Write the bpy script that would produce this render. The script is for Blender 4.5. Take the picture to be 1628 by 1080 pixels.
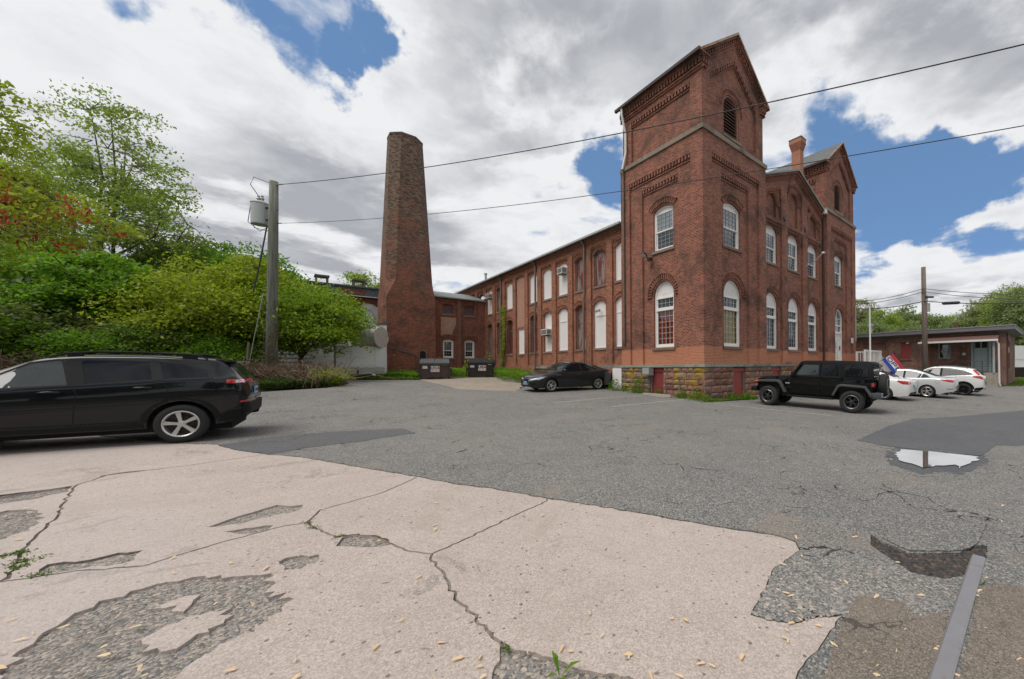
import bpy, bmesh, math, random
import numpy as np
from mathutils import Vector, Matrix
from mathutils.bvhtree import BVHTree
from mathutils.geometry import delaunay_2d_cdt, tessellate_polygon

R = math.radians
random.seed(7)
rng = np.random.default_rng(11)
scene = bpy.context.scene
for o in list(bpy.data.objects):
    bpy.data.objects.remove(o)
coll = scene.collection

# ---------------------------------------------------------------- camera
EYE = 1.604                 # eye height above the paving under the camera
FPX, CXP, CYP, ROLL = 615.4, 1000.0, 583.9, 0.0074   # photograph 1628 x 1080
cam_d = bpy.data.cameras.new("camera")
cam = bpy.data.objects.new("camera", cam_d)
coll.objects.link(cam)
cam_d.sensor_fit = 'HORIZONTAL'
cam_d.sensor_width = 36.0
cam_d.lens = FPX / 1628.0 * 36.0
cam_d.shift_x = (814.0 - CXP) / 1628.0
cam_d.shift_y = (CYP - 540.0) / 1628.0
cam_d.clip_start = 0.05
cam_d.clip_end = 3000.0
cam.matrix_world = Matrix.Translation((0, 0, EYE)) @ Matrix.Rotation(R(90), 4, 'X') @ Matrix.Rotation(-ROLL, 4, 'Z')
scene.camera = cam

# ---------------------------------------------------------------- light
SUN_EL, SUN_AZ = R(62), R(230)      # azimuth clockwise from +Y
world = bpy.data.worlds.new("World")
scene.world = world
world.use_nodes = True
sun_d = bpy.data.lights.new("sun", 'SUN')
sun_d.energy = 2.6
sun_d.angle = R(40)
sun_d.color = (1.0, 0.95, 0.87)
sun = bpy.data.objects.new("sun", sun_d)
coll.objects.link(sun)
sdir = Vector((math.sin(SUN_AZ) * math.cos(SUN_EL), math.cos(SUN_AZ) * math.cos(SUN_EL), math.sin(SUN_EL)))
sun.rotation_euler = (-sdir).to_track_quat('-Z', 'Y').to_euler()
sun.location = (0, 0, 40)
vs = scene.view_settings
vs.view_transform = 'Standard'
vs.look = 'None'
vs.gamma = 1.0
vs.exposure = 0.0
vs.use_curve_mapping = False
scene.cycles.use_denoising = True
scene.cycles.use_adaptive_sampling = True
scene.cycles.adaptive_threshold = 0.02
scene.cycles.max_bounces = 10
scene.cycles.diffuse_bounces = 4
scene.cycles.glossy_bounces = 3
scene.cycles.transparent_max_bounces = 8
scene.cycles.transmission_bounces = 7

# ---------------------------------------------------------------- node helpers
class NT:
    def __init__(self, tree):
        self.t = tree
        self.n = tree.nodes
        self.l = tree.links
    def new(self, kind, ins=None, **kw):
        nd = self.n.new(kind)
        for k, v in kw.items():
            setattr(nd, k, v)
        if ins:
            for k, v in ins.items():
                s = nd.inputs[k]
                if isinstance(v, bpy.types.NodeSocket):
                    self.l.new(v, s)
                else:
                    s.default_value = v
        return nd
    def math(self, op, a, b=0.0, c=0.0, clamp=False):
        nd = self.n.new('ShaderNodeMath')
        nd.operation = op
        nd.use_clamp = clamp
        for i, v in enumerate((a, b, c)):
            if isinstance(v, bpy.types.NodeSocket):
                self.l.new(v, nd.inputs[i])
            else:
                nd.inputs[i].default_value = v
        return nd.outputs[0]
    def vmath(self, op, a, b=(0, 0, 0)):
        nd = self.n.new('ShaderNodeVectorMath')
        nd.operation = op
        for i, v in enumerate((a, b)):
            if isinstance(v, bpy.types.NodeSocket):
                self.l.new(v, nd.inputs[i])
            elif op == 'SCALE' and i == 1:
                nd.inputs['Scale'].default_value = v
            else:
                nd.inputs[i].default_value = v
        return nd.outputs['Value'] if op in ('DOT_PRODUCT', 'LENGTH', 'DISTANCE') else nd.outputs[0]
    def noise(self, vec, scale, detail=4, rough=0.55, dist=0.0, lac=2.0):
        nd = self.new('ShaderNodeTexNoise', {'Scale': scale, 'Detail': detail, 'Roughness': rough, 'Distortion': dist, 'Lacunarity': lac})
        if vec is not None:
            self.l.new(vec, nd.inputs['Vector'])
        return nd.outputs['Fac']
    def ramp(self, fac, stops, interp='LINEAR'):
        nd = self.n.new('ShaderNodeValToRGB')
        cr = nd.color_ramp
        cr.interpolation = interp
        while len(cr.elements) < len(stops):
            cr.elements.new(0.5)
        for e, (p, c) in zip(cr.elements, stops):
            e.position = p
            e.color = (c[0], c[1], c[2], 1) if isinstance(c, (tuple, list)) else (c, c, c, 1)
        self.l.new(fac, nd.inputs[0])
        return nd.outputs[0]
    def mix(self, fac, a, b, blend='MIX'):
        nd = self.n.new('ShaderNodeMix')
        nd.data_type = 'RGBA'
        nd.blend_type = blend
        nd.clamp_factor = True
        for s, v in ((nd.inputs[0], fac), (nd.inputs[6], a), (nd.inputs[7], b)):
            if isinstance(v, bpy.types.NodeSocket):
                self.l.new(v, s)
            elif isinstance(v, (tuple, list)):
                s.default_value = (v[0], v[1], v[2], 1)
            else:
                s.default_value = v
        return nd.outputs[2]
    def smooth(self, x, lo, hi):
        nd = self.n.new('ShaderNodeMapRange')
        nd.interpolation_type = 'SMOOTHSTEP'
        nd.inputs['From Min'].default_value = lo
        nd.inputs['From Max'].default_value = hi
        self.l.new(x, nd.inputs['Value'])
        return nd.outputs[0]

MATS = {}
def new_mat(name):
    m = bpy.data.materials.new(name)
    m.use_nodes = True
    nt = NT(m.node_tree)
    bs = m.node_tree.nodes['Principled BSDF']
    MATS[name] = m
    return m, nt, bs
def objco(nt):
    return nt.new('ShaderNodeTexCoord').outputs['Object']
def worldpos(nt):
    return nt.new('ShaderNodeNewGeometry').outputs['Position']
def uvco(nt):
    return nt.new('ShaderNodeTexCoord').outputs['UV']
def objrand(nt):
    return nt.new('ShaderNodeObjectInfo').outputs['Random']
def bump(nt, bs, h, strength=0.3, dist=0.02):
    b = nt.new('ShaderNodeBump', {'Height': h, 'Strength': strength, 'Distance': dist})
    nt.l.new(b.outputs[0], bs.inputs['Normal'])

def simple(name, col, rough=0.6, metal=0.0, var=0.15, scale=6.0, spec=0.5, coat=0.0, bmp=0.0, grime=None, obj_var=0.0):
    """plain paint / plastic / metal with a little unevenness"""
    m, nt, bs = new_mat(name)
    p = objco(nt)
    n = nt.noise(p, scale, 5, 0.6)
    f = nt.math('MULTIPLY_ADD', n, 2 * var, 1 - var)
    if obj_var:
        f = nt.math('MULTIPLY', f, nt.math('MULTIPLY_ADD', objrand(nt), 2 * obj_var, 1 - obj_var))
    c = nt.mix(1.0, col, (1, 1, 1), 'MULTIPLY')
    sc = nt.new('ShaderNodeVectorMath', operation='SCALE')
    nt.l.new(c, sc.inputs[0])
    nt.l.new(f, sc.inputs['Scale'])
    out = sc.outputs[0]
    if grime:
        gcol, lo, hi, gs = grime
        g = nt.smooth(nt.noise(p, gs, 6, 0.65, 0.6), lo, hi)
        out = nt.mix(g, out, gcol)
    nt.l.new(out, bs.inputs['Base Color'])
    bs.inputs['Roughness'].default_value = rough
    bs.inputs['Metallic'].default_value = metal
    bs.inputs['Specular IOR Level'].default_value = spec
    if coat:
        bs.inputs['Coat Weight'].default_value = coat
        bs.inputs['Coat Roughness'].default_value = 0.03
    if bmp:
        bump(nt, bs, nt.noise(p, scale * 6, 4, 0.6), bmp, 0.01)
    return m

# ---------------------------------------------------------------- mesh helpers
class MB:
    """collects faces; build() links them as one mesh object with metre UVs"""
    def __init__(self):
        self.v = []
        self.f = []
    def add(self, vs_, fs):
        k = len(self.v)
        self.v += [tuple(p) for p in vs_]
        self.f += [tuple(i + k for i in f) for f in fs]
    def quad(self, a, b, c, d):
        self.add((a, b, c, d), ((0, 1, 2, 3),))
    def box(self, x0, x1, y0, y1, z0, z1):
        self.add(((x0, y0, z0), (x1, y0, z0), (x1, y1, z0), (x0, y1, z0), (x0, y0, z1), (x1, y0, z1), (x1, y1, z1), (x0, y1, z1)),
                 ((0, 3, 2, 1), (4, 5, 6, 7), (0, 1, 5, 4), (1, 2, 6, 5), (2, 3, 7, 6), (3, 0, 4, 7)))
    def obox(self, c, ax, ay, az):
        """oriented box: centre and three half-axis vectors"""
        c, ax, ay, az = Vector(c), Vector(ax), Vector(ay), Vector(az)
        pts = [c + sx * ax + sy * ay + sz * az for sz in (-1, 1) for sx, sy in ((-1, -1), (1, -1), (1, 1), (-1, 1))]
        self.add(pts, ((0, 3, 2, 1), (4, 5, 6, 7), (0, 1, 5, 4), (1, 2, 6, 5), (2, 3, 7, 6), (3, 0, 4, 7)))
    def tube(self, pts, rad, n=8, caps=True):
        pts = [Vector(p) for p in pts]
        if not isinstance(rad, (list, tuple)):
            rad = [rad] * len(pts)
        rings = []
        up = Vector((0, 0, 1))
        for i, p in enumerate(pts):
            d = (pts[min(i + 1, len(pts) - 1)] - pts[max(i - 1, 0)])
            if d.length < 1e-9:
                d = Vector((0, 0, 1))
            d.normalize()
            ref = up if abs(d.z) < 0.95 else Vector((1, 0, 0))
            a = d.cross(ref).normalized()
            b = a.cross(d).normalized()
            rings.append([p + rad[i] * (math.cos(2 * math.pi * k / n) * a + math.sin(2 * math.pi * k / n) * b) for k in range(n)])
        vs_ = [q for r in rings for q in r]
        fs = []
        for i in range(len(pts) - 1):
            for k in range(n):
                fs.append((i * n + k, (i + 1) * n + k, (i + 1) * n + (k + 1) % n, i * n + (k + 1) % n))
        if caps:
            fs.append(tuple(range(n)))
            fs.append(tuple((len(pts) - 1) * n + k for k in reversed(range(n))))
        self.add(vs_, fs)
    def lathe(self, prof, n=24, axis='z', o=(0, 0, 0), closed=False):
        """prof: list of (r, h); axis the spin axis"""
        vs_ = []
        for r_, h in prof:
            for k in range(n):
                a = 2 * math.pi * k / n
                c, s = r_ * math.cos(a), r_ * math.sin(a)
                p = (c, s, h) if axis == 'z' else ((c, h, s) if axis == 'y' else (h, c, s))
                vs_.append((p[0] + o[0], p[1] + o[1], p[2] + o[2]))
        fs = []
        m = len(prof)
        for i in range(m if closed else m - 1):
            j = (i + 1) % m
            for k in range(n):
                q = (i * n + k, i * n + (k + 1) % n, j * n + (k + 1) % n, j * n + k)
                fs.append(q if axis == 'z' else q[::-1])
        self.add(vs_, fs)
    def poly3(self, outline, holes=(), to3=None):
        """flat polygon with holes given in 2-D; to3 maps (a, b) to 3-D"""
        loops = [[Vector((a, b, 0)) for a, b in outline]] + [[Vector((a, b, 0)) for a, b in h] for h in holes]
        tris = tessellate_polygon(loops)
        flat = [p for l in loops for p in l]
        self.add([to3(p.x, p.y) for p in flat], [tuple(t) for t in tris])
    def mesh(self, name, mats, smooth=False, recalc=False):
        me = bpy.data.meshes.new(name)
        me.from_pydata(self.v, [], self.f)
        me.validate()
        if recalc:
            bm = bmesh.new()
            bm.from_mesh(me)
            bmesh.ops.remove_doubles(bm, verts=bm.verts, dist=1e-5)
            bmesh.ops.recalc_face_normals(bm, faces=bm.faces)
            bm.to_mesh(me)
            bm.free()
        finish_mesh(me, mats, smooth)
        return me
    def build(self, name, mats, parent=None, smooth=False, recalc=False):
        return link(name, self.mesh(name, mats, smooth, recalc), parent)

def finish_mesh(me, mats, smooth=False, uv=True):
    if not isinstance(mats, (list, tuple)):
        mats = [mats]
    for m in mats:
        me.materials.append(MATS[m] if isinstance(m, str) else m)
    n = len(me.polygons)
    if smooth:
        me.polygons.foreach_set('use_smooth', np.ones(n, dtype=bool))
    if uv and n:
        me.uv_layers.new(name='UVMap')
        nl = len(me.loops)
        li = np.empty(nl, dtype=np.int32)
        me.loops.foreach_get('vertex_index', li)
        co = np.empty(len(me.vertices) * 3, dtype=np.float32)
        me.vertices.foreach_get('co', co)
        co = co.reshape(-1, 3)
        nor = np.empty(n * 3, dtype=np.float32)
        me.polygons.foreach_get('normal', nor)
        nor = np.abs(nor.reshape(-1, 3))
        tot = np.empty(n, dtype=np.int32)
        me.polygons.foreach_get('loop_total', tot)
        nl_ = np.repeat(nor, tot, axis=0)
        c = co[li]
        uvs = np.empty((nl, 2), dtype=np.float32)
        zx = nl_[:, 2] > 0.9
        xx = (~zx) & (nl_[:, 0] > nl_[:, 1])
        yy = (~zx) & (~xx)
        uvs[zx] = c[zx][:, [0, 1]]
        uvs[xx] = c[xx][:, [1, 2]]
        uvs[yy] = c[yy][:, [0, 2]]
        me.uv_layers[0].data.foreach_set('uv', uvs.ravel())

def link(name, data, parent=None):
    o = bpy.data.objects.new(name, data)
    coll.objects.link(o)
    if parent is not None:
        o.parent = parent
    return o
def empty(name, loc=(0, 0, 0), rz=0.0):
    o = bpy.data.objects.new(name, None)
    coll.objects.link(o)
    o.empty_display_size = 0.3
    o.location = loc
    o.rotation_euler = (0, 0, rz)
    return o
def tag(o, label=None, cat=None, group=None, kind=None):
    if label: o['label'] = label
    if cat: o['category'] = cat
    if group: o['group'] = group
    if kind: o['kind'] = kind
    return o
def copy_tree(o, parent=None):
    c = o.copy()
    coll.objects.link(c)
    if parent is not None:
        c.parent = parent
    for ch in o.children:
        copy_tree(ch, c)
    return c

# ---------------------------------------------------------------- ground shape and survey of the photograph
def gz(x, y):
    """height of the paving: gently dished yard that rises towards the back"""
    yy = min(max(y, -5.0), 30.0)
    xx = max(-30.0, min(30.0, x))
    z = EYE - 1.604 - 0.025 * xx - 0.00833 * yy + 0.00109 * yy * yy
    # the shallow level dip that holds the puddle
    w = math.hypot((x - PUD[0]) / 1.5, (y - PUD[1]) / 0.75)
    if w < 1.5:
        f = min(1.0, max(0.0, (1.5 - w) / 0.55))
        f = f * f * (3 - 2 * f)
        z += (PUD[2] - z) * f
    return z
PUD = (5.5, 6.78, -0.135)
def pray(px, py):
    x = (px - CXP) / FPX
    y = (CYP - py) / FPX
    c, s = math.cos(ROLL), math.sin(ROLL)
    return x * c + y * s, -x * s + y * c
def gp(px, py):
    """point of the paving seen at a pixel of the photograph"""
    a, b = pray(px, py)
    Y, st = 0.4, 0.4
    lo = Y
    while Y < 200 and EYE + b * Y > gz(a * Y, Y):
        lo = Y
        Y += st
        st *= 1.03
    hi = Y
    for _ in range(40):
        m = (lo + hi) / 2
        if EYE + b * m > gz(a * m, m):
            lo = m
        else:
            hi = m
    return (a * lo, lo)
def at(px, py, Y):
    a, b = pray(px, py)
    return Vector((a * Y, Y, EYE + b * Y))

TH = R(42.14)                       # the mill stands turned by this angle
U2 = Vector((math.cos(TH), math.sin(TH)))
V2 = Vector((-math.sin(TH), math.cos(TH)))
C2 = Vector((3.342, 17.197))        # foot of the near tower's corner
def bw(t, s):
    """mill coordinates (along the front, along the long wing) to world"""
    p = C2 + U2 * t + V2 * s
    return p.x, p.y
# ---------------------------------------------------------------- sky: blue air with broken cloud
def build_sky():
    nt = NT(world.node_tree)
    bg = nt.n['Background']
    sky = nt.new('ShaderNodeTexSky', sky_type='NISHITA', sun_disc=False, sun_elevation=SUN_EL, sun_rotation=SUN_AZ, altitude=30.0, air_density=1.0, dust_density=0.6, ozone_density=2.0)
    d = nt.new('ShaderNodeTexCoord').outputs['Generated']
    sep = nt.new('ShaderNodeSeparateXYZ', {0: d})
    z = nt.math('MAXIMUM', sep.outputs[2], 0.0)
    k = nt.math('DIVIDE', 1.0, nt.math('ADD', z, 0.16))
    cx = nt.math('MULTIPLY', sep.outputs[0], k)
    cy = nt.math('MULTIPLY', sep.outputs[1], k)
    pl = nt.new('ShaderNodeCombineXYZ', {0: cx, 1: cy, 2: 0.0}).outputs[0]
    wob = nt.new('ShaderNodeTexNoise', {'Vector': d, 'Scale': 4.5, 'Detail': 6.0, 'Roughness': 0.6}).outputs['Color']
    dw = nt.vmath('ADD', d, nt.vmath('SCALE', nt.vmath('SUBTRACT', wob, (0.5, 0.5, 0.5)), 0.34))
    # openings between the clouds
    def blob(px, py, r, amp):
        a, b = pray(px, py)
        v = Vector((a, 1, b)).normalized()
        dist = nt.vmath('DISTANCE', dw, tuple(v))
        return nt.math('MULTIPLY', nt.smooth(dist, r, r * 0.15), amp)
    warp = nt.noise(pl, 2.2, 4, 0.6)
    def dens(vec):
        a = nt.noise(vec, 1.25, 9, 0.56, 0.25)
        return a
    n0 = dens(nt.vmath('ADD', pl, (3.1, 7.7, 0.0)))
    cov = nt.math('ADD', n0, 0.115)
    for args in ((505, 10, .17, -.17), (585, 55, .09, -.16), (440, 40, .09, -.08), (835, 165, .10, -.16), (950, 255, .12, -.15), (1330, 225, .12, -.16), (1430, 330, .19, -.20), (1540, 320, .12, -.16), (1480, 265, .1, -.12), (385, 275, .045, -.12),
                 (290, 30, .07, -.12), (1590, 430, .08, -.12), (1290, 165, .07, -.05), (1470, 100, .3, .10), (250, 200, .4, .10), (1050, 40, .25, .08), (760, 330, .25, .1), (1480, 470, .1, .08), (560, 210, .28, .12), (720, 60, .13, .12)):
        cov = nt.math('ADD', cov, blob(*args))
    mask = nt.smooth(cov, 0.47, 0.57)
    # shaded undersides: the same field sampled towards the zenith
    n1 = dens(nt.vmath('ADD', nt.vmath('SCALE', pl, 0.93), (3.1, 7.7, 0.0)))
    n2 = nt.noise(nt.vmath('ADD', pl, (9.0, 1.0, 0.0)), 0.9, 6, 0.55)
    thick = nt.smooth(nt.math('ADD', cov, nt.math('MULTIPLY', nt.math('SUBTRACT', n0, n1), 1.6)), 0.50, 0.80)
    shade = nt.math('MULTIPLY', thick, nt.smooth(n2, 0.36, 0.62))
    fine = nt.noise(pl, 5.0, 8, 0.6, 0.4)
    shade = nt.math('ADD', shade, nt.math('MULTIPLY', nt.math('SUBTRACT', fine, 0.5), 0.9), clamp=True)
    lit = nt.mix(shade, (8.6, 8.7, 8.9), (4.1, 4.3, 4.65))
    # haze near the horizon
    hz = nt.smooth(z, 0.16, 0.0)
    blue = nt.mix(1.0, sky.outputs[0], (0.55, 0.72, 1.0), 'MULTIPLY')
    blue = nt.mix(0.6, blue, (1.9, 3.5, 6.0))
    lit = nt.mix(nt.math('MULTIPLY', hz, 0.6), lit, (6.6, 6.9, 7.0))
    colr = nt.mix(mask, blue, lit)
    colr = nt.mix(nt.math('MULTIPLY', hz, 0.5), colr, (6.4, 6.7, 6.8))
    # below the horizon
    colr = nt.mix(nt.smooth(sep.outputs[2], 0.0, -0.03), colr, (1.2, 1.15, 1.0))
    nt.l.new(colr, bg.inputs['Color'])
    bg.inputs['Strength'].default_value = 0.1
    world.cycles.sampling_method = 'MANUAL'
    world.cycles.sample_map_resolution = 1024
build_sky()
# ---------------------------------------------------------------- building materials
def brick_mat(name, c1, c2, mortar, soot=0.35, soot_col=(0.035, 0.025, 0.022), band=None, mortar_w=0.012, pale=0.25, palecol=(0.36, 0.17, 0.12), grow=None, soot_lo=0.5):
    m, nt, bs = new_mat(name)
    uv = uvco(nt)
    p = objco(nt)
    jit = nt.noise(uv, 14.0, 2, 0.5)
    uvj = nt.vmath('ADD', uv, nt.vmath('SCALE', nt.new('ShaderNodeCombineXYZ', {0: nt.math('SUBTRACT', jit, 0.5), 1: nt.math('SUBTRACT', nt.noise(uv, 17.0, 2), 0.5), 2: 0.0}).outputs[0], 0.012))
    bt = nt.new('ShaderNodeTexBrick', {'Vector': uvj, 'Color1': (0, 0, 0, 1), 'Color2': (1, 1, 1, 1), 'Mortar': (0.5, 0.5, 0.5, 1), 'Scale': 1.0, 'Mortar Size': mortar_w, 'Mortar Smooth': 0.3, 'Bias': 0.0, 'Brick Width': 0.205, 'Row Height': 0.069})
    bt.offset = 0.5
    rnd = nt.new('ShaderNodeSeparateColor', {0: bt.outputs['Color']}).outputs[0]
    col = nt.ramp(rnd, [(0.0, c1), (0.55, tuple((a + b) / 2 for a, b in zip(c1, c2))), (1.0, c2)])
    # blotches: pale rubbed bricks, soot, weathering
    big = nt.noise(p, 0.55, 5, 0.62, 0.5)
    mid = nt.noise(p, 2.6, 6, 0.7, 0.3)
    pal = nt.math('MULTIPLY', nt.smooth(mid, 0.50, 0.68), pale * 1.6, clamp=True)
    col = nt.mix(pal, col, palecol)
    dk = nt.math('MULTIPLY', nt.smooth(nt.math('ADD', nt.math('MULTIPLY', big, 0.6), nt.math('MULTIPLY', mid, 0.4)), soot_lo, soot_lo + 0.16), soot)
    single = nt.math('MULTIPLY', nt.math('GREATER_THAN', nt.noise(uv, 9.0, 1), 0.62), 0.3)
    dk = nt.math('MAXIMUM', dk, nt.math('MULTIPLY', single, soot * 2))
    col = nt.mix(dk, col, soot_col)
    # damp and soot collect under ledges as streaks with their own shape
    st = nt.new('ShaderNodeCombineXYZ', {0: nt.math('MULTIPLY', nt.new('ShaderNodeSeparateXYZ', {0: uv}).outputs[0], 3.0), 1: nt.math('MULTIPLY', nt.new('ShaderNodeSeparateXYZ', {0: uv}).outputs[1], 0.25), 2: 0.0}).outputs[0]
    streak = nt.math('MULTIPLY', nt.smooth(nt.noise(st, 1.0, 5, 0.6), 0.55, 0.75), soot * 0.8)
    col = nt.mix(streak, col, soot_col)
    mcol = nt.mix(nt.math('MULTIPLY', dk, 0.8), mortar, soot_col)
    if band:
        # re-pointed courses near the ground, newer orange brick
        zlo, zhi, bc1, bc2, bm = band
        zz = nt.math('ADD', nt.new('ShaderNodeSeparateXYZ', {0: p}).outputs[2], nt.math('MULTIPLY', nt.math('SUBTRACT', nt.noise(p, 3.0, 3), 0.5), 0.16))
        f = nt.smooth(zz, zhi + 0.05, zhi - 0.05)
        col = nt.mix(f, col, nt.ramp(rnd, [(0, bc1), (1, bc2)]))
        mcol = nt.mix(f, mcol, bm)
    col = nt.mix(bt.outputs['Fac'], col, mcol)
    nt.l.new(col, bs.inputs['Base Color'])
    bs.inputs['Roughness'].default_value = 0.88
    bs.inputs['Specular IOR Level'].default_value = 0.25
    h = nt.math('ADD', nt.math('MULTIPLY', nt.math('SUBTRACT', 1.0, bt.outputs['Fac']), 1.0), nt.math('ADD', nt.math('MULTIPLY', nt.noise(uv, 40, 3), 0.35), nt.math('MULTIPLY', rnd, 0.3)))
    bump(nt, bs, h, 0.55, 0.012)
    return m

brick_mat('brick_tower', (0.15, 0.036, 0.022), (0.39, 0.118, 0.072), (0.31, 0.215, 0.165), 0.68, pale=0.34, palecol=(0.37, 0.18, 0.13), soot_lo=0.455, band=(0, EYE + 0.92, (0.40, 0.115, 0.055), (0.50, 0.17, 0.085), (0.44, 0.29, 0.2)))
brick_mat('brick_wing', (0.17, 0.04, 0.022), (0.44, 0.135, 0.065), (0.33, 0.23, 0.17), 0.7, pale=0.5, palecol=(0.42, 0.2, 0.13))
brick_mat('brick_patch', (0.33, 0.14, 0.09), (0.45, 0.22, 0.15), (0.5, 0.38, 0.3), 0.12, pale=0.3)
brick_mat('brick_stack', (0.14, 0.03, 0.018), (0.36, 0.092, 0.045), (0.22, 0.15, 0.11), 0.7, pale=0.2, soot_lo=0.46)
brick_mat('brick_dark', (0.14, 0.03, 0.018), (0.32, 0.082, 0.043), (0.25, 0.16, 0.12), 0.5, pale=0.2)
brick_mat('brick_low', (0.13, 0.045, 0.033), (0.30, 0.12, 0.085), (0.33, 0.26, 0.21), 0.65, pale=0.4, palecol=(0.3, 0.19, 0.15), soot_lo=0.46)
brick_mat('brick_maroon', (0.05, 0.016, 0.02), (0.12, 0.03, 0.034), (0.24, 0.19, 0.18), 0.4, pale=0.1)
brick_mat('brick_flue', (0.36, 0.13, 0.08), (0.45, 0.18, 0.11), (0.4, 0.26, 0.2), 0.18)

def stone_mat(name, cols, moss=0.0, bmp=0.8, dirt=0.3):
    m, nt, bs = new_mat(name)
    p = worldpos(nt)
    n = nt.noise(p, 3.0, 6, 0.65)
    f = nt.math('ADD', nt.math('MULTIPLY', objrand(nt), 0.75), nt.math('MULTIPLY', n, 0.3))
    col = nt.ramp(f, [(0.1 + 0.85 * i / (len(cols) - 1), c) for i, c in enumerate(cols)])
    fine = nt.noise(p, 34.0, 5, 0.7)
    col = nt.mix(nt.math('MULTIPLY', nt.smooth(fine, 0.45, 0.75), 0.45), col, (0.06, 0.045, 0.04))
    dk = nt.math('MULTIPLY', nt.smooth(nt.noise(p, 1.1, 5, 0.65, 0.4), 0.5, 0.68), dirt)
    col = nt.mix(dk, col, (0.05, 0.042, 0.038))
    if moss:
        # ochre lichen on the side of the tower that gets the light
        xyz = nt.new('ShaderNodeSeparateXYZ', {0: p})
        reg = nt.smooth(nt.noise(p, 1.5, 5, 0.7, 0.6), 0.49, 0.61)
        col = nt.mix(nt.math('MULTIPLY', reg, moss), col, nt.mix(nt.noise(p, 9.0, 3), (0.30, 0.17, 0.02), (0.46, 0.30, 0.04)))
    nt.l.new(col, bs.inputs['Base Color'])
    bs.inputs['Roughness'].default_value = 0.92
    bs.inputs['Specular IOR Level'].default_value = 0.2
    bump(nt, bs, nt.math('ADD', nt.noise(p, 12.0, 6, 0.7), nt.math('MULTIPLY', fine, 0.4)), bmp, 0.03)
    return m
stone_mat('stone_lichen', [(0.12, 0.09, 0.08), (0.27, 0.17, 0.13), (0.21, 0.17, 0.145), (0.3, 0.2, 0.15)], moss=0.85)
stone_mat('stone_brown', [(0.17, 0.09, 0.075), (0.26, 0.13, 0.1), (0.33, 0.18, 0.14), (0.22, 0.16, 0.14)], moss=0.12)
stone_mat('stone_belt', [(0.2, 0.165, 0.13), (0.3, 0.25, 0.2), (0.26, 0.22, 0.18)], dirt=0.6, bmp=0.4)
stone_mat('stone_sill', [(0.2, 0.14, 0.11), (0.27, 0.2, 0.16)], dirt=0.4, bmp=0.3)
stone_mat('stone_green', [(0.22, 0.25, 0.21), (0.3, 0.32, 0.27), (0.17, 0.18, 0.16)], dirt=0.55, bmp=0.3)

simple('white_paint', (0.80, 0.78, 0.75), 0.45, var=0.05, scale=9, grime=((0.42, 0.37, 0.31), 0.60, 0.82, 3.0))
simple('muntin', (0.40, 0.42, 0.42), 0.5, var=0.05)
simple('white_board', (0.77, 0.73, 0.72), 0.55, var=0.04, scale=3, grime=((0.5, 0.46, 0.42), 0.58, 0.85, 2.2))
simple('ac_plastic', (0.66, 0.65, 0.61), 0.5, var=0.06, scale=8)
simple('ac_grille', (0.12, 0.12, 0.125), 0.5, var=0.1)
simple('pipe_brown', (0.17, 0.12, 0.09), 0.5, var=0.3, scale=4, grime=((0.09, 0.05, 0.035), 0.5, 0.75, 3))
simple('pipe_white', (0.7, 0.69, 0.66), 0.45, var=0.08)
simple('rust_flash', (0.42, 0.30, 0.21), 0.6, var=0.2, scale=3, grime=((0.30, 0.12, 0.05), 0.47, 0.62, 2.5))
simple('verdigris', (0.16, 0.22, 0.20), 0.5, var=0.2, scale=3)
simple('eave_dark', (0.05, 0.035, 0.03), 0.7, var=0.2)
simple('red_door', (0.22, 0.035, 0.032), 0.6, var=0.22, scale=2.5, grime=((0.13, 0.05, 0.045), 0.55, 0.75, 4))
simple('red_door_bright', (0.30, 0.05, 0.035), 0.6, var=0.2, scale=2.5, grime=((0.16, 0.07, 0.05), 0.55, 0.75, 4))
simple('louver', (0.26, 0.15, 0.115), 0.7, var=0.3, scale=5)
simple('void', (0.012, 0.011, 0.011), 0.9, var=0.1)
simple('black_metal', (0.02, 0.02, 0.021), 0.45, var=0.2)
simple('grey_metal', (0.42, 0.42, 0.41), 0.45, 0.3, var=0.15)
simple('lamp_glass', (0.55, 0.57, 0.56), 0.2, var=0.05)
simple('tar_roof', (0.10, 0.11, 0.11), 0.85, var=0.25, scale=3)

def wood_old(name, base, under, amt):
    """old boarding whose paint has flaked off"""
    m, nt, bs = new_mat(name)
    p = worldpos(nt)
    s = nt.new('ShaderNodeMapping', {'Vector': p, 'Scale': (9.0, 9.0, 0.9)})
    g = nt.noise(s.outputs[0], 1.0, 7, 0.7, 0.4)
    patch = nt.noise(nt.new('ShaderNodeMapping', {'Vector': p, 'Scale': (2.5, 2.5, 1.1)}).outputs[0], 1.0, 4, 0.6)
    f = nt.smooth(nt.math('ADD', nt.math('MULTIPLY', g, 0.6), nt.math('MULTIPLY', patch, 0.5)), amt, amt + 0.1)
    col = nt.mix(f, base, nt.mix(g, under, tuple(0.55 * c for c in under)))
    nt.l.new(col, bs.inputs['Base Color'])
    bs.inputs['Roughness'].default_value = 0.85
    bump(nt, bs, g, 0.5, 0.01)
wood_old('wood_red', (0.17, 0.028, 0.028), (0.34, 0.29, 0.26), 0.50)
wood_old('wood_darkred', (0.12, 0.022, 0.022), (0.16, 0.13, 0.115), 0.60)
wood_old('wood_grey', (0.13, 0.05, 0.045), (0.24, 0.22, 0.20), 0.5)
wood_old('wood_frame', (0.15, 0.12, 0.10), (0.28, 0.25, 0.22), 0.55)
wood_old('wood_teal', (0.30, 0.40, 0.40), (0.40, 0.37, 0.33), 0.56)

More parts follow.
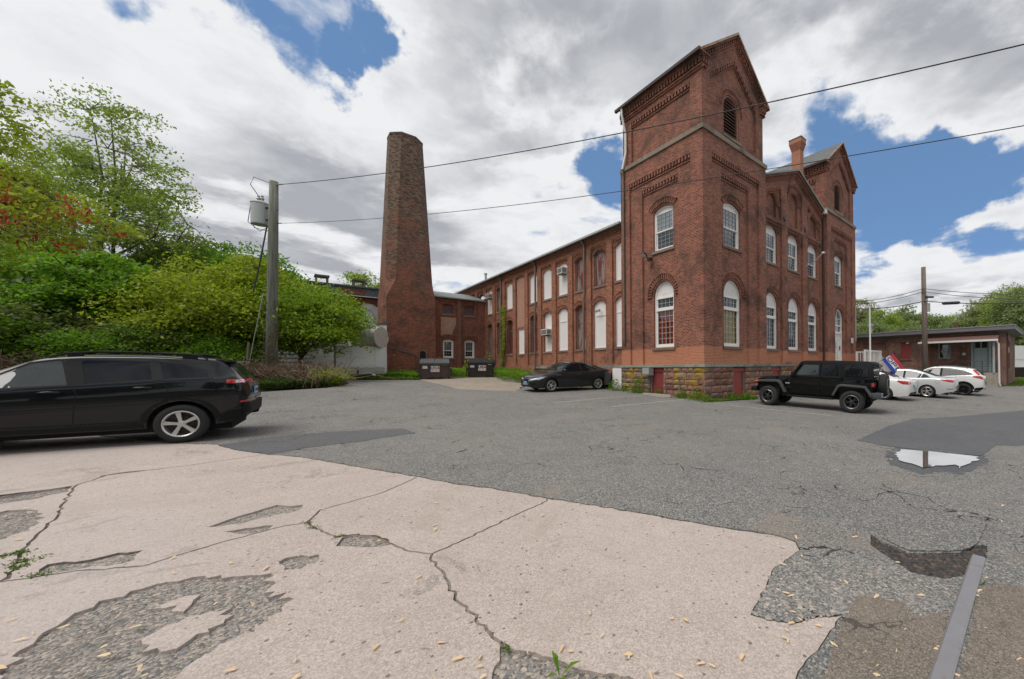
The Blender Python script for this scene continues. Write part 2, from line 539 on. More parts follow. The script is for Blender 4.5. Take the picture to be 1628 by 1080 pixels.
def glass_mat(name, tint, refl=0.22, rough=0.015, wave=0.06, fres=0.55):
    """old window glass seen from outside: dark room behind, sky in front"""
    m, nt, bs = new_mat(name)
    p = worldpos(nt)
    bs.inputs['Base Color'].default_value = (*tint, 1)
    bs.inputs['Roughness'].default_value = 0.5
    bs.inputs['Specular IOR Level'].default_value = 0.0
    gl = nt.new('ShaderNodeBsdfGlossy', {'Color': (0.95, 0.97, 1.0, 1), 'Roughness': rough})
    b = nt.new('ShaderNodeBump', {'Height': nt.noise(p, 1.6, 2), 'Strength': wave, 'Distance': 0.05})
    nt.l.new(b.outputs[0], gl.inputs['Normal'])
    lw = nt.new('ShaderNodeLayerWeight', {'Blend': 0.25})
    f = nt.math('ADD', refl, nt.math('MULTIPLY', lw.outputs['Fresnel'], fres), clamp=True)
    mx = nt.new('ShaderNodeMixShader', {0: f, 1: bs.outputs[0], 2: gl.outputs[0]})
    nt.l.new(mx.outputs[0], nt.n['Material Output'].inputs['Surface'])
    return m
glass_mat('glass_dark', (0.012, 0.018, 0.022), 0.08)
glass_mat('glass_upper', (0.09, 0.115, 0.13), 0.2)
glass_mat('glass_blue', (0.012, 0.02, 0.026), 0.15)
def glass_clear(name, refl=0.05, tint=(0.9, 0.93, 0.92)):
    m, nt, bs = new_mat(name)
    nt.n.remove(bs)
    tr = nt.new('ShaderNodeBsdfTransparent', {'Color': (*tint, 1)})
    gl = nt.new('ShaderNodeBsdfGlossy', {'Color': (0.95, 0.97, 1.0, 1), 'Roughness': 0.01})
    lw = nt.new('ShaderNodeLayerWeight', {'Blend': 0.3})
    f = nt.math('ADD', refl, nt.math('MULTIPLY', lw.outputs['Fresnel'], 0.6), clamp=True)
    mx = nt.new('ShaderNodeMixShader', {0: f, 1: tr.outputs[0], 2: gl.outputs[0]})
    nt.l.new(mx.outputs[0], nt.n['Material Output'].inputs['Surface'])
glass_clear('glass_clear')
simple('curtain_red', (0.55, 0.07, 0.045), 0.8, var=0.25, scale=3)
simple('curtain_yellow', (0.62, 0.46, 0.10), 0.8, var=0.25, scale=2)
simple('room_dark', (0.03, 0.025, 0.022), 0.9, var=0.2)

def slate_mat(name, c1, c2, w=0.28, h=0.16):
    m, nt, bs = new_mat(name)
    uv = uvco(nt)
    bt = nt.new('ShaderNodeTexBrick', {'Vector': uv, 'Color1': (0, 0, 0, 1), 'Color2': (1, 1, 1, 1), 'Mortar': (0, 0, 0, 1), 'Scale': 1.0, 'Mortar Size': 0.008, 'Brick Width': w, 'Row Height': h})
    rnd = nt.new('ShaderNodeSeparateColor', {0: bt.outputs['Color']}).outputs[0]
    n = nt.noise(objco(nt), 0.8, 5, 0.6)
    col = nt.mix(nt.math('ADD', nt.math('MULTIPLY', rnd, 0.5), nt.math('MULTIPLY', n, 0.5)), c1, c2)
    col = nt.mix(bt.outputs['Fac'], col, tuple(0.4 * c for c in c1))
    nt.l.new(col, bs.inputs['Base Color'])
    bs.inputs['Roughness'].default_value = 0.75
    bump(nt, bs, nt.math('SUBTRACT', 1.0, bt.outputs['Fac']), 0.4, 0.01)
slate_mat('slate', (0.075, 0.08, 0.082), (0.14, 0.15, 0.15))
slate_mat('slate_light', (0.10, 0.12, 0.135), (0.17, 0.195, 0.21), 0.4, 0.2)

# ---------------------------------------------------------------- wall helpers (mill frame: x along the front, y along the wing)
class Face:
    """a wall plane: (along, depth, z) to building coordinates"""
    def __init__(self, kind, o=(0.0, 0.0)):
        self.k, self.o = kind, o
    def p(self, a, d, z):
        if self.k == 'front':           # faces -y, runs along +x
            return (self.o[0] + a, self.o[1] + d, z)
        if self.k == 'side':            # faces -x, runs along +y
            return (self.o[0] + d, self.o[1] + a, z)
        if self.k == 'back':            # faces +y
            return (self.o[0] + a, self.o[1] - d, z)
        return (self.o[0] - d, self.o[1] + a, z)   # 'far' faces +x
    def n(self):
        return {'front': Vector((0, -1, 0)), 'side': Vector((-1, 0, 0)), 'back': Vector((0, 1, 0)), 'far': Vector((1, 0, 0))}[self.k]

def rect(a0, a1, z0, z1):
    return [(a0, z0), (a1, z0), (a1, z1), (a0, z1)]
def arch_pts(ac, hw, zs, rise, n=14):
    """points of an arch from right springing to left springing"""
    if rise < 0.01:
        return [(ac + hw, zs), (ac - hw, zs)]
    Rr = (hw * hw + rise * rise) / (2 * rise)
    cz = zs + rise - Rr
    a0 = math.asin(min(1.0, hw / Rr))
    if rise > hw:
        a0 = math.pi - a0
    return [(ac + Rr * math.sin(a), cz + Rr * math.cos(a)) for a in np.linspace(a0, -a0, n)]
def opening(ac, w, zb, zs, rise, n=14):
    return [(ac - w / 2, zb), (ac + w / 2, zb)] + arch_pts(ac, w / 2, zs, rise, n)
def layer(mb, F, outline, holes=(), d=0.0, reveal=0.0, edge=0.0):
    """sheet of wall at depth d with openings; reveal: depth of the jambs; edge: returns at the outline"""
    k = len(mb.f)
    mb.poly3(outline, holes, lambda a, z: F.p(a, d, z))
    nn = F.n()
    for i in range(k, len(mb.f)):
        f = mb.f[i]
        a, b, c = (Vector(mb.v[j]) for j in f[:3])
        if (b - a).cross(c - a).dot(nn) < 0:
            mb.f[i] = tuple(reversed(f))
    for h in holes:
        if reveal:
            for (a0, z0), (a1, z1) in zip(h, list(h[1:]) + [h[0]]):
                mb.quad(F.p(a0, d, z0), F.p(a1, d, z1), F.p(a1, d + reveal, z1), F.p(a0, d + reveal, z0))
    if edge:
        for (a0, z0), (a1, z1) in zip(outline, list(outline[1:]) + [outline[0]]):
            mb.quad(F.p(a0, d, z0), F.p(a1, d, z1), F.p(a1, d + edge, z1), F.p(a0, d + edge, z0))
def fbox(mb, F, a0, a1, d0, d1, z0, z1):
    p, q = F.p(a0, d0, z0), F.p(a1, d1, z1)
    mb.box(min(p[0], q[0]), max(p[0], q[0]), min(p[1], q[1]), max(p[1], q[1]), min(p[2], q[2]), max(p[2], q[2]))
def slant(mb, F, a0, z0, a1, z1, d0, d1, h):
    """bar between two points of a wall, of height h measured up"""
    P = [F.p(a0, d0, z0), F.p(a1, d0, z1), F.p(a1, d1, z1), F.p(a0, d1, z0), F.p(a0, d0, z0 + h), F.p(a1, d0, z1 + h), F.p(a1, d1, z1 + h), F.p(a0, d1, z0 + h)]
    mb.add(P, ((0, 3, 2, 1), (4, 5, 6, 7), (0, 1, 5, 4), (1, 2, 6, 5), (2, 3, 7, 6), (3, 0, 4, 7)))
def dentils(mb, F, a0, z0, a1, z1, d0, d1, h=0.16, pitch=0.2, w=0.11, under=True):
    """row of corbelled bricks hanging from the line a0,z0 - a1,z1, with a string course below"""
    n = max(1, int(round(abs(a1 - a0) / pitch)))
    for i in range(n):
        f = (i + 0.5) / n
        ac, zc = a0 + (a1 - a0) * f, z0 + (z1 - z0) * f
        m = (z1 - z0) / (a1 - a0)
        slant(mb, F, ac - w / 2, zc - h - m * w / 2, ac + w / 2, zc - h + m * w / 2, d0, d1, h)
    if under:
        slant(mb, F, a0, z0 - h - 0.10, a1, z1 - h - 0.10, d0 + (d1 - d0) * 0.45, d1, 0.05)
def voussoirs(mb, F, ac, hw, zs, rise, r0, r1, d0, d1, n=18, gap=0.42):
    """ring of radial bricks round an arch, from r0 to r1 outside the opening"""
    if rise < 0.02:
        return
    Rr = (hw * hw + rise * rise) / (2 * rise)
    cz = zs + rise - Rr
    a0 = math.asin(min(1.0, hw / Rr))
    if rise > hw:
        a0 = math.pi - a0
    a0 *= 1.06
    st = 2 * a0 / n
    for i in range(n):
        b0 = -a0 + st * i + st * gap / 2
        b1 = -a0 + st * (i + 1) - st * gap / 2
        q = [(ac + (Rr + r) * math.sin(b), cz + (Rr + r) * math.cos(b)) for r, b in ((r0, b0), (r0, b1), (r1, b1), (r1, b0))]
        P = [F.p(a, d0, z) for a, z in q] + [F.p(a, d1, z) for a, z in q]
        mb.add(P, ((0, 1, 2, 3), (0, 4, 5, 1), (1, 5, 6, 2), (2, 6, 7, 3), (3, 7, 4, 0)))
    # thin label ring outside
    m = 20
    for i in range(m):
        b0, b1 = -a0 + 2 * a0 * i / m, -a0 + 2 * a0 * (i + 1) / m
        q = [(ac + (Rr + r) * math.sin(b), cz + (Rr + r) * math.cos(b)) for r, b in ((r1 + 0.004, b0), (r1 + 0.004, b1), (r1 + 0.07, b1), (r1 + 0.07, b0))]
        P = [F.p(a, d0 - 0.02, z) for a, z in q] + [F.p(a, d1, z) for a, z in q]
        mb.add(P, ((0, 1, 2, 3), (0, 4, 5, 1), (2, 6, 7, 3)))
def inset(ac, w, zb, zs, rise, k, n=14):
    """the opening shrunk by k all round"""
    hw = w / 2
    if rise < 0.01:
        return rect(ac - hw + k, ac + hw - k, zb + k, zs - k)
    Rr = (hw * hw + rise * rise) / (2 * rise)
    cz = zs + rise - Rr
    hw2, R2 = hw - k, Rr - k
    zs2 = cz + math.sqrt(max(R2 * R2 - hw2 * hw2, 0.0)) if rise <= hw else zs
    return [(ac - hw2, zb + k), (ac + hw2, zb + k)] + arch_pts(ac, hw2, zs2, cz + R2 - zs2, n)
def frame_ring(mb, F, ac, w, zb, zs, rise, k, d0, d1):
    out, inn = opening(ac, w, zb, zs, rise), inset(ac, w, zb, zs, rise, k)
    layer(mb, F, out, [inn], d0, d1 - d0)
def bars(mb, F, a0, a1, z0, z1, nx, nz, d0, d1, t=0.02):
    for i in range(1, nx):
        a = a0 + (a1 - a0) * i / nx
        fbox(mb, F, a - t / 2, a + t / 2, d0, d1, z0, z1)
    for j in range(1, nz):
        z = z0 + (z1 - z0) * j / nz
        fbox(mb, F, a0, a1, d0 + 0.003, d1 + 0.003, z - t / 2, z + t / 2)
def one(parent, name, mat, fn, **kw):
    mb = MB()
    fn(mb)
    return mb.build(name, mat, parent, **kw)
def brickarch(par, F, ac, w, zs, rise, d, mat, n=18, r0=0.1, r1=0.36):
    return one(par, 'arch', mat, lambda mb: voussoirs(mb, F, ac, w / 2, zs, rise, r0, r1, d - 0.06, d + 0.02, n))
def sill(par, F, ac, w, zb, d, out=0.07, mat='stone_sill', h=0.13, ext=0.1):
    return one(par, 'sill', mat, lambda mb: fbox(mb, F, ac - w / 2 - ext, ac + w / 2 + ext, d - out, d + 0.16, zb - h, zb - 0.002))

def win_tall(par, F, ac, w, zb, zs, rise, d, bricks, glass='glass_blue', curtain=None, archn=22):
    """tall arched window: white head panel, glazed transom, many-paned light below"""
    dd = d + 0.10
    fr = one(par, 'window', 'white_paint', lambda mb: frame_ring(mb, F, ac, w, zb, zs, rise, 0.085, dd, dd + 0.12))
    k = 0.085
    zt0, zt1 = zs - 0.62, zs - 0.12            # transom light
    def head(mb):
        out = [(ac - w / 2 + k, zt1), (ac + w / 2 - k, zt1)] + inset(ac, w, zb, zs, rise, k)[2:]
        layer(mb, F, out, (), dd + 0.05)
        n = 10
        for rr in (0.30, 0.17):                # shallow fan moulding in the head
            q = [(ac + rr * w / 2 * 0.9 * math.cos(math.pi * i / n), zt1 + 0.06 + rr * w / 2 * 0.9 * math.sin(math.pi * i / n)) for i in range(n + 1)]
            for (a0, z0), (a1, z1) in zip(q, q[1:]):
                mb.quad(F.p(a0, dd + 0.04, z0), F.p(a1, dd + 0.04, z1), F.p(ac + (a1 - ac) * 0.88, dd + 0.04, zt1 + 0.06 + (z1 - zt1 - 0.06) * 0.88), F.p(ac + (a0 - ac) * 0.88, dd + 0.04, zt1 + 0.06 + (z0 - zt1 - 0.06) * 0.88))
    one(fr, 'head_panel', 'white_board', head)
    def rails(mb):
        fbox(mb, F, ac - w / 2 + k, ac + w / 2 - k, dd + 0.01, dd + 0.1, zt1 - 0.05, zt1 + 0.03)
        fbox(mb, F, ac - w / 2 + k, ac + w / 2 - k, dd - 0.01, dd + 0.1, zt0 - 0.16, zt0)
        fbox(mb, F, ac - w / 2 + k, ac + w / 2 - k, dd + 0.015, dd + 0.1, zb + k - 0.01, zb + k + 0.09)
        for s in (-1, 1):
            e = ac + s * (w / 2 - k)
            fbox(mb, F, min(e, e - s * 0.06), max(e, e - s * 0.06), dd + 0.03, dd + 0.1, zb + k + 0.09, zt1 - 0.05)
    one(fr, 'sash', 'white_paint', rails)
    a0, a1 = ac - w / 2 + k + 0.06, ac + w / 2 - k - 0.06
    def munt(mb):
        bars(mb, F, a0, a1, zt0, zt1 - 0.05, 4, 2, dd + 0.06, dd + 0.085)
        bars(mb, F, a0, a1, zb + k + 0.09, zt0 - 0.16, 4, 6, dd + 0.06, dd + 0.085)
    one(fr, 'glazing_bar', 'muntin', munt)
    one(fr, 'pane', glass, lambda mb: layer(mb, F, rect(a0, a1, zt0, zt1 - 0.05), (), dd + 0.09))
    one(fr, 'pane', 'glass_clear' if curtain else glass, lambda mb: layer(mb, F, rect(a0, a1, zb + k + 0.09, zt0 - 0.16), (), dd + 0.09))
    if curtain:
        def cur(mb):
            n = 60
            xs = np.linspace(a0 - 0.1, a1 + 0.1, n)
            zz0, zz1 = zb, zt0
            pts = [(x, dd + 0.22 + 0.035 * math.sin(x * 38) + 0.02 * math.sin(x * 17 + 1)) for x in xs]
            for (x0, y0), (x1, y1) in zip(pts, pts[1:]):
                if curtain == 'curtain_red' and abs((x0 + x1) / 2 - ac - 0.02) < 0.05:
                    continue
                mb.quad(F.p(x0, y0, zz0), F.p(x1, y1, zz0), F.p(x1, y1, zz1), F.p(x0, y0, zz1))
        one(fr, 'curtain', curtain, cur)
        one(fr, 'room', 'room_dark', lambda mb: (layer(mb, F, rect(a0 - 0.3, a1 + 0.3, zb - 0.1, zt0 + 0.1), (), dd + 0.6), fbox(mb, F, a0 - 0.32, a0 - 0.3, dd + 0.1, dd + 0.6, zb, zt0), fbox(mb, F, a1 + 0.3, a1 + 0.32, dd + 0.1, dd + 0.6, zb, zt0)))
    sill(fr, F, ac, w, zb, d)
    if bricks:
        brickarch(fr, F, ac, w, zs, rise, d, bricks, archn)
    return fr
def win_hung(par, F, ac, w, zb, zs, rise, d, bricks, nx=4, nz=4, archn=16, split=None, frame=0.085, sillon=True, glass_lo='glass_dark', glass_up='glass_upper'):
    """double-hung sash under a shallow arch"""
    dd = d + 0.10
    k = frame
    fr = one(par, 'window', 'white_paint', lambda mb: frame_ring(mb, F, ac, w, zb, zs, rise, k, dd, dd + 0.14))
    zt = zs - 0.06
    one(fr, 'head_panel', 'white_board', lambda mb: layer(mb, F, [(ac - w / 2 + k, zt), (ac + w / 2 - k, zt)] + inset(ac, w, zb, zs, rise, k)[2:], (), dd + 0.05))
    a0, a1 = ac - w / 2 + k, ac + w / 2 - k
    zm = split or (zb + zt) / 2
    def sash(mb):
        for (z0, z1, dp) in ((zm, zt, dd + 0.03), (zb + k, zm + 0.03, dd + 0.07)):
            fbox(mb, F, a0, a1, dp, dp + 0.05, z0, z0 + 0.055)
            fbox(mb, F, a0, a1, dp, dp + 0.05, z1 - 0.05, z1)
            fbox(mb, F, a0, a0 + 0.05, dp, dp + 0.05, z0 + 0.055, z1 - 0.05)
            fbox(mb, F, a1 - 0.05, a1, dp, dp + 0.05, z0 + 0.055, z1 - 0.05)
    one(fr, 'sash', 'white_paint', sash)
    def munt(mb):
        bars(mb, F, a0 + 0.05, a1 - 0.05, zm + 0.055, zt - 0.05, nx, nz, dd + 0.035, dd + 0.055, 0.016)
        bars(mb, F, a0 + 0.05, a1 - 0.05, zb + k + 0.055, zm - 0.02, nx, nz, dd + 0.085, dd + 0.10, 0.014)
    one(fr, 'glazing_bar', 'muntin', munt)
    one(fr, 'pane', glass_up, lambda mb: layer(mb, F, rect(a0, a1, zm + 0.01, zt), (), dd + 0.06))
    one(fr, 'pane', glass_lo, lambda mb: layer(mb, F, rect(a0, a1, zb + k, zm + 0.03), (), dd + 0.11))
    if sillon:
        sill(fr, F, ac, w, zb, d)
    if bricks:
        brickarch(fr, F, ac, w, zs, rise, d, bricks, archn)
    return fr
def win_board(par, F, ac, w, zb, zs, rise, d, bricks, mat='white_board', rail=None, archn=12, planks=False, depth=0.06, label=None, trim=True, sillmat='stone_sill'):
    """opening closed with a board or old planks"""
    dd = d + depth
    fr = one(par, 'window', mat if mat == 'white_board' else 'wood_frame', lambda mb: frame_ring(mb, F, ac, w, zb, zs, rise, 0.06, dd - 0.02, dd + 0.1))
    if planks:
        n = 6
        base = inset(ac, w, zb, zs, rise, 0.06)
        zt_of = lambda a: max((z for (x, z) in base if abs(x - a) < w), default=zs) if rise < 0.01 else None
        hw = w / 2 - 0.06
        Rr = (w * w / 4 + rise * rise) / (2 * rise) if rise > 0.01 else 0
        for i in range(n):
            x0, x1 = ac - hw + 2 * hw * i / n + 0.006, ac - hw + 2 * hw * (i + 1) / n - 0.006
            def top(a):
                if rise < 0.01:
                    return zs - 0.06
                return zs + rise - Rr + math.sqrt(max((Rr - 0.06) ** 2 - (a - ac) ** 2, 0))
            off = random.uniform(0, 0.012)
            one(fr, 'plank', mat, lambda mb: layer(mb, F, [(x0, zb + 0.06), (x1, zb + 0.06), (x1, top(x1)), (x0, top(x0))], (), dd + 0.02 + off, edge=0.03))
    else:
        one(fr, 'board', mat, lambda mb: layer(mb, F, inset(ac, w, zb, zs, rise, 0.055), (), dd + 0.015))
    if rail is not None:
        one(fr, 'rail', mat if mat == 'white_board' else 'wood_frame', lambda mb: fbox(mb, F, ac - w / 2 + 0.06, ac + w / 2 - 0.06, dd - 0.01, dd + 0.05, rail - 0.03, rail + 0.03))
    sill(fr, F, ac, w, zb, d, 0.05, sillmat)
    if bricks:
        brickarch(fr, F, ac, w, zs, rise, d, bricks, archn, 0.04, 0.26)
    if label:
        fr['label'] = label
    return fr
def air_con(par, F, ac, z0, d, w=0.62, h=0.42, proj=0.38):
    """window air conditioner bolted through the board"""
    b = one(par, 'air_conditioner', 'ac_plastic', lambda mb: fbox(mb, F, ac - w / 2, ac + w / 2, d - proj, d + 0.05, z0, z0 + h))
    def gr(mb):
        for i in range(5):
            fbox(mb, F, ac - w / 2 + 0.05, ac + w / 2 - 0.05, d - proj - 0.012, d - proj + 0.002, z0 + 0.06 + i * 0.065, z0 + 0.10 + i * 0.065)
        for i in range(6):                      # side louvres
            fbox(mb, F, ac + w / 2 - 0.002, ac + w / 2 + 0.01, d - proj + 0.03 + i * 0.05, d - proj + 0.055 + i * 0.05, z0 + 0.08, z0 + h - 0.08)
            fbox(mb, F, ac - w / 2 - 0.01, ac - w / 2 + 0.002, d - proj + 0.03 + i * 0.05, d - proj + 0.055 + i * 0.05, z0 + 0.08, z0 + h - 0.08)
    one(b, 'grille', 'ac_grille', gr)
    one(b, 'bracket', 'black_metal', lambda mb: (fbox(mb, F, ac - 0.2, ac - 0.17, d - proj + 0.08, d, z0 - 0.06, z0 - 0.003), fbox(mb, F, ac + 0.17, ac + 0.2, d - proj + 0.08, d, z0 - 0.06, z0 - 0.003)))
    return b
# rough-faced blocks, a few meshes shared by all stones
def rock_mesh(name, mat, seed, rough=0.16, nx=3, nz=3):
    """unit block: x 0..1, z 0..1, face towards -y, depth 1"""
    r_ = random.Random(seed)
    mb = MB()
    g = {}
    for i in range(nx + 1):
        for j in range(nz + 1):
            e = i in (0, nx) or j in (0, nz)
            x = i / nx + (0 if i in (0, nx) else r_.uniform(-0.08, 0.08))
            z = j / nz + (0 if j in (0, nz) else r_.uniform(-0.08, 0.08))
            y = (0.0 if e else -rough * r_.uniform(0.5, 1.4))
            mb.v.append((x + (r_.uniform(-0.012, 0.012) if e else 0), y, z + (r_.uniform(-0.015, 0.015) if e else 0)))
            g[i, j] = len(mb.v) - 1
    for i in range(nx):
        for j in range(nz):
            mb.f.append((g[i, j], g[i + 1, j], g[i + 1, j + 1], g[i, j + 1]))
    k = len(mb.v)
    mb.v += [(0, 1, 0), (1, 1, 0), (1, 1, 1), (0, 1, 1)]
    mb.f += [tuple([g[i, 0] for i in range(nx, -1, -1)] + [k, k + 1]), tuple([g[i, nz] for i in range(nx + 1)] + [k + 2, k + 3]),
             tuple([g[0, j] for j in range(nz + 1)] + [k + 3, k]), tuple([g[nx, j] for j in range(nz, -1, -1)] + [k + 1, k + 2])]
    return mb.mesh(name, mat)
def rubble_wall(par, F, a0, a1, z0, z1, holes, mats, depth=0.25, seed=1, hrow=(0.2, 0.36), wblk=(0.28, 0.8)):
    r_ = random.Random(seed)
    prot = {m: [rock_mesh('stone', m, seed * 10 + i) for i in range(4)] for m in set(mats)}
    z = z1
    while z > z0 + 0.05:
        h = min(r_.uniform(*hrow), z - z0)
        if z - h < z0 + 0.16:
            h = z - z0
        a = a0
        while a < a1 - 0.02:
            w = r_.uniform(*wblk)
            if a + w > a1 - 0.2:
                w = a1 - a
            segs = [(a, a + w)]
            for (h0, h1, hz0, hz1) in holes:
                if z - h < hz1 - 0.02 and z > hz0 + 0.02:
                    ns = []
                    for (p, q) in segs:
                        if q <= h0 or p >= h1:
                            ns.append((p, q))
                        else:
                            if p < h0: ns.append((p, h0))
                            if q > h1: ns.append((h1, q))
                    segs = ns
            for (p, q) in segs:
                if q - p < 0.06:
                    continue
                o = link('stone', r_.choice(prot[r_.choice(mats)]), par)
                g = 0.014
                if F.k == 'front':
                    o.location = F.p(p + g, r_.uniform(-0.01, 0.015), z - h + g)
                    o.scale = (q - p - 2 * g, depth, h - 2 * g)
                else:
                    o.location = F.p(q - g, r_.uniform(-0.01, 0.015), z - h + g)
                    o.rotation_euler = (0, 0, -math.pi / 2)
                    o.scale = (q - p - 2 * g, depth, h - 2 * g)
            a += w
        z -= h
    return
def slab_course(par, name, F, a0, a1, z0, z1, d0, d1, mat, wr=(0.9, 1.5), seed=2, back=True):
    r_ = random.Random(seed)
    a = a0
    while a < a1 - 0.01:
        w = r_.uniform(*wr)
        if a + w > a1 - 0.4:
            w = a1 - a
        one(par, name, mat, lambda mb: fbox(mb, F, a + 0.004, a + w - 0.004, d0 + r_.uniform(-0.004, 0.004), d1, z0, z1))
        a += w
# ---------------------------------------------------------------- ground materials
def paving_mat(name, base, alt, grain, dark, speck=0.5, gscale=260.0, stain=(0.2, 0.17, 0.14), stain_amt=0.3, cracks=0.0, rough=0.9, bmp=0.5, bdist=0.004, pits=0.0, ctint=None, mid=1.0):
    m, nt, bs = new_mat(name)
    p = worldpos(nt)
    big = nt.noise(p, 0.35, 5, 0.6, 0.4)
    md = nt.noise(p, 3.0, 6, 0.65, 0.2)
    col = nt.mix(nt.smooth(nt.math('ADD', nt.math('MULTIPLY', big, 0.55), nt.math('MULTIPLY', md, 0.45)), 0.38, 0.64), base, alt)
    # stone grains
    vo = nt.new('ShaderNodeTexVoronoi', {'Vector': p, 'Scale': gscale * 0.55, 'Randomness': 1.0})
    rc = nt.new('ShaderNodeSeparateColor', {0: vo.outputs['Color']})
    col = nt.mix(nt.math('MULTIPLY', nt.math('GREATER_THAN', rc.outputs[0], 0.62), speck), col, grain)
    col = nt.mix(nt.math('MULTIPLY', nt.math('LESS_THAN', rc.outputs[1], 0.30), speck), col, dark)
    gr = nt.noise(p, gscale * 0.35, 3, 0.7)
    col = nt.mix(nt.math('MULTIPLY', nt.smooth(gr, 0.52, 0.75), 0.5 * speck), col, dark)
    md2 = nt.noise(p, 22.0, 4, 0.7)
    col = nt.mix(nt.math('MULTIPLY', nt.smooth(md2, 0.45, 0.72), 0.28 * mid), col, dark)
    height = nt.math('ADD', nt.math('MULTIPLY', vo.outputs['Distance'], -0.8), nt.math('MULTIPLY', gr, 0.8))
    if pits:
        pv = nt.new('ShaderNodeTexVoronoi', {'Vector': p, 'Scale': 21.0, 'Randomness': 1.0})
        psz = nt.new('ShaderNodeSeparateColor', {0: pv.outputs['Color']}).outputs[1]
        pit = nt.math('LESS_THAN', pv.outputs['Distance'], nt.math('MULTIPLY', nt.math('POWER', psz, 3.5), 0.27))
        pc = nt.new('ShaderNodeSeparateColor', {0: pv.outputs['Color']}).outputs[2]
        col = nt.mix(nt.math('MULTIPLY', pit, pits), col, nt.ramp(pc, [(0.0, (0.09, 0.075, 0.07)), (0.5, (0.2, 0.14, 0.11)), (1.0, (0.13, 0.13, 0.14))]))
        height = nt.math('SUBTRACT', height, nt.math('MULTIPLY', pit, 1.2))
    if pits:
        # places where the skin of the concrete has scaled off
        sp_ = nt.smooth(nt.noise(p, 1.15, 8, 0.72, 0.5), 0.585, 0.63)
        sp_ = nt.math('MULTIPLY', sp_, nt.smooth(nt.noise(p, 40.0, 3, 0.7), 0.36, 0.52))
        col = nt.mix(nt.math('MULTIPLY', sp_, 0.75), col, nt.mix(rc.outputs[2], (0.15, 0.14, 0.13), (0.36, 0.31, 0.27)))
        height = nt.math('SUBTRACT', height, nt.math('MULTIPLY', sp_, 0.8))
    st = nt.smooth(nt.noise(p, 0.8, 6, 0.7, 0.8), 0.52, 0.70)
    col = nt.mix(nt.math('MULTIPLY', st, stain_amt), col, stain)
    if ctint:
        f = nt.smooth(nt.noise(p, 0.22, 3, 0.5, 0.3), 0.45, 0.65)
        col = nt.mix(nt.math('MULTIPLY', f, ctint[1]), col, ctint[0])
    if cracks:
        # fine crazing, only in worn zones
        wv = nt.vmath('ADD', p, nt.vmath('SCALE', nt.new('ShaderNodeTexNoise', {'Vector': p, 'Scale': 2.5, 'Detail': 4.0}).outputs['Color'], 0.35))
        cv = nt.new('ShaderNodeTexVoronoi', {'Vector': wv, 'Scale': 1.5, 'Randomness': 1.0}, feature='DISTANCE_TO_EDGE')
        cw = nt.math('LESS_THAN', cv.outputs['Distance'], nt.math('MULTIPLY', nt.smooth(nt.noise(p, 0.9, 4, 0.6), 0.50, 0.72), 0.022))
        cv2 = nt.new('ShaderNodeTexVoronoi', {'Vector': wv, 'Scale': 5.0, 'Randomness': 1.0}, feature='DISTANCE_TO_EDGE')
        cw2 = nt.math('LESS_THAN', cv2.outputs['Distance'], nt.math('MULTIPLY', nt.smooth(nt.noise(p, 0.6, 4, 0.6), 0.56, 0.74), 0.035))
        c_ = nt.math('MAXIMUM', cw, cw2)
        col = nt.mix(nt.math('MULTIPLY', c_, cracks), col, (0.025, 0.022, 0.02))
        height = nt.math('SUBTRACT', height, nt.math('MULTIPLY', c_, 2.5))
    nt.l.new(col, bs.inputs['Base Color'])
    bs.inputs['Roughness'].default_value = rough
    bs.inputs['Specular IOR Level'].default_value = 0.25
    bump(nt, bs, height, bmp, bdist)
    return m
paving_mat('asphalt', (0.150, 0.149, 0.143), (0.205, 0.195, 0.182), (0.37, 0.355, 0.33), (0.045, 0.045, 0.046), 0.62, 150, (0.25, 0.205, 0.165), 0.55, cracks=0.9, bmp=0.7, bdist=0.006)
paving_mat('asphalt_patch', (0.098, 0.101, 0.108), (0.122, 0.123, 0.127), (0.17, 0.17, 0.17), (0.035, 0.036, 0.04), 0.4, 170, (0.13, 0.11, 0.095), 0.3, cracks=0.5, rough=0.8, bmp=0.4)
paving_mat('asphalt_brown', (0.16, 0.135, 0.11), (0.21, 0.175, 0.145), (0.34, 0.29, 0.25), (0.06, 0.052, 0.046), 0.5, 230, (0.26, 0.2, 0.15), 0.4, cracks=0.6, bmp=0.7, bdist=0.006)
paving_mat('asphalt_wet', (0.055, 0.053, 0.05), (0.085, 0.08, 0.074), (0.16, 0.15, 0.14), (0.025, 0.025, 0.025), 0.5, 150, (0.10, 0.085, 0.07), 0.4, rough=0.35, bmp=0.4)
paving_mat('concrete', (0.385, 0.325, 0.292), (0.455, 0.388, 0.348), (0.54, 0.475, 0.435), (0.27, 0.215, 0.18), 0.5, 190, (0.33, 0.265, 0.22), 0.5, pits=0.9, bmp=0.5, bdist=0.004, ctint=((0.43, 0.39, 0.38), 0.35), mid=0.8)
paving_mat('aggregate', (0.30, 0.26, 0.225), (0.21, 0.19, 0.17), (0.42, 0.37, 0.32), (0.09, 0.088, 0.085), 0.8, 130, (0.16, 0.14, 0.125), 0.5, bmp=0.9, bdist=0.01)
paving_mat('gravel', (0.25, 0.215, 0.175), (0.35, 0.30, 0.245), (0.46, 0.41, 0.35), (0.17, 0.13, 0.1), 0.6, 90, (0.22, 0.17, 0.12), 0.4, bmp=0.9, bdist=0.012)
paving_mat('earth', (0.115, 0.095, 0.055), (0.07, 0.085, 0.03), (0.17, 0.15, 0.1), (0.05, 0.045, 0.03), 0.5, 60, (0.06, 0.085, 0.025), 0.7, bmp=1.0, bdist=0.03)
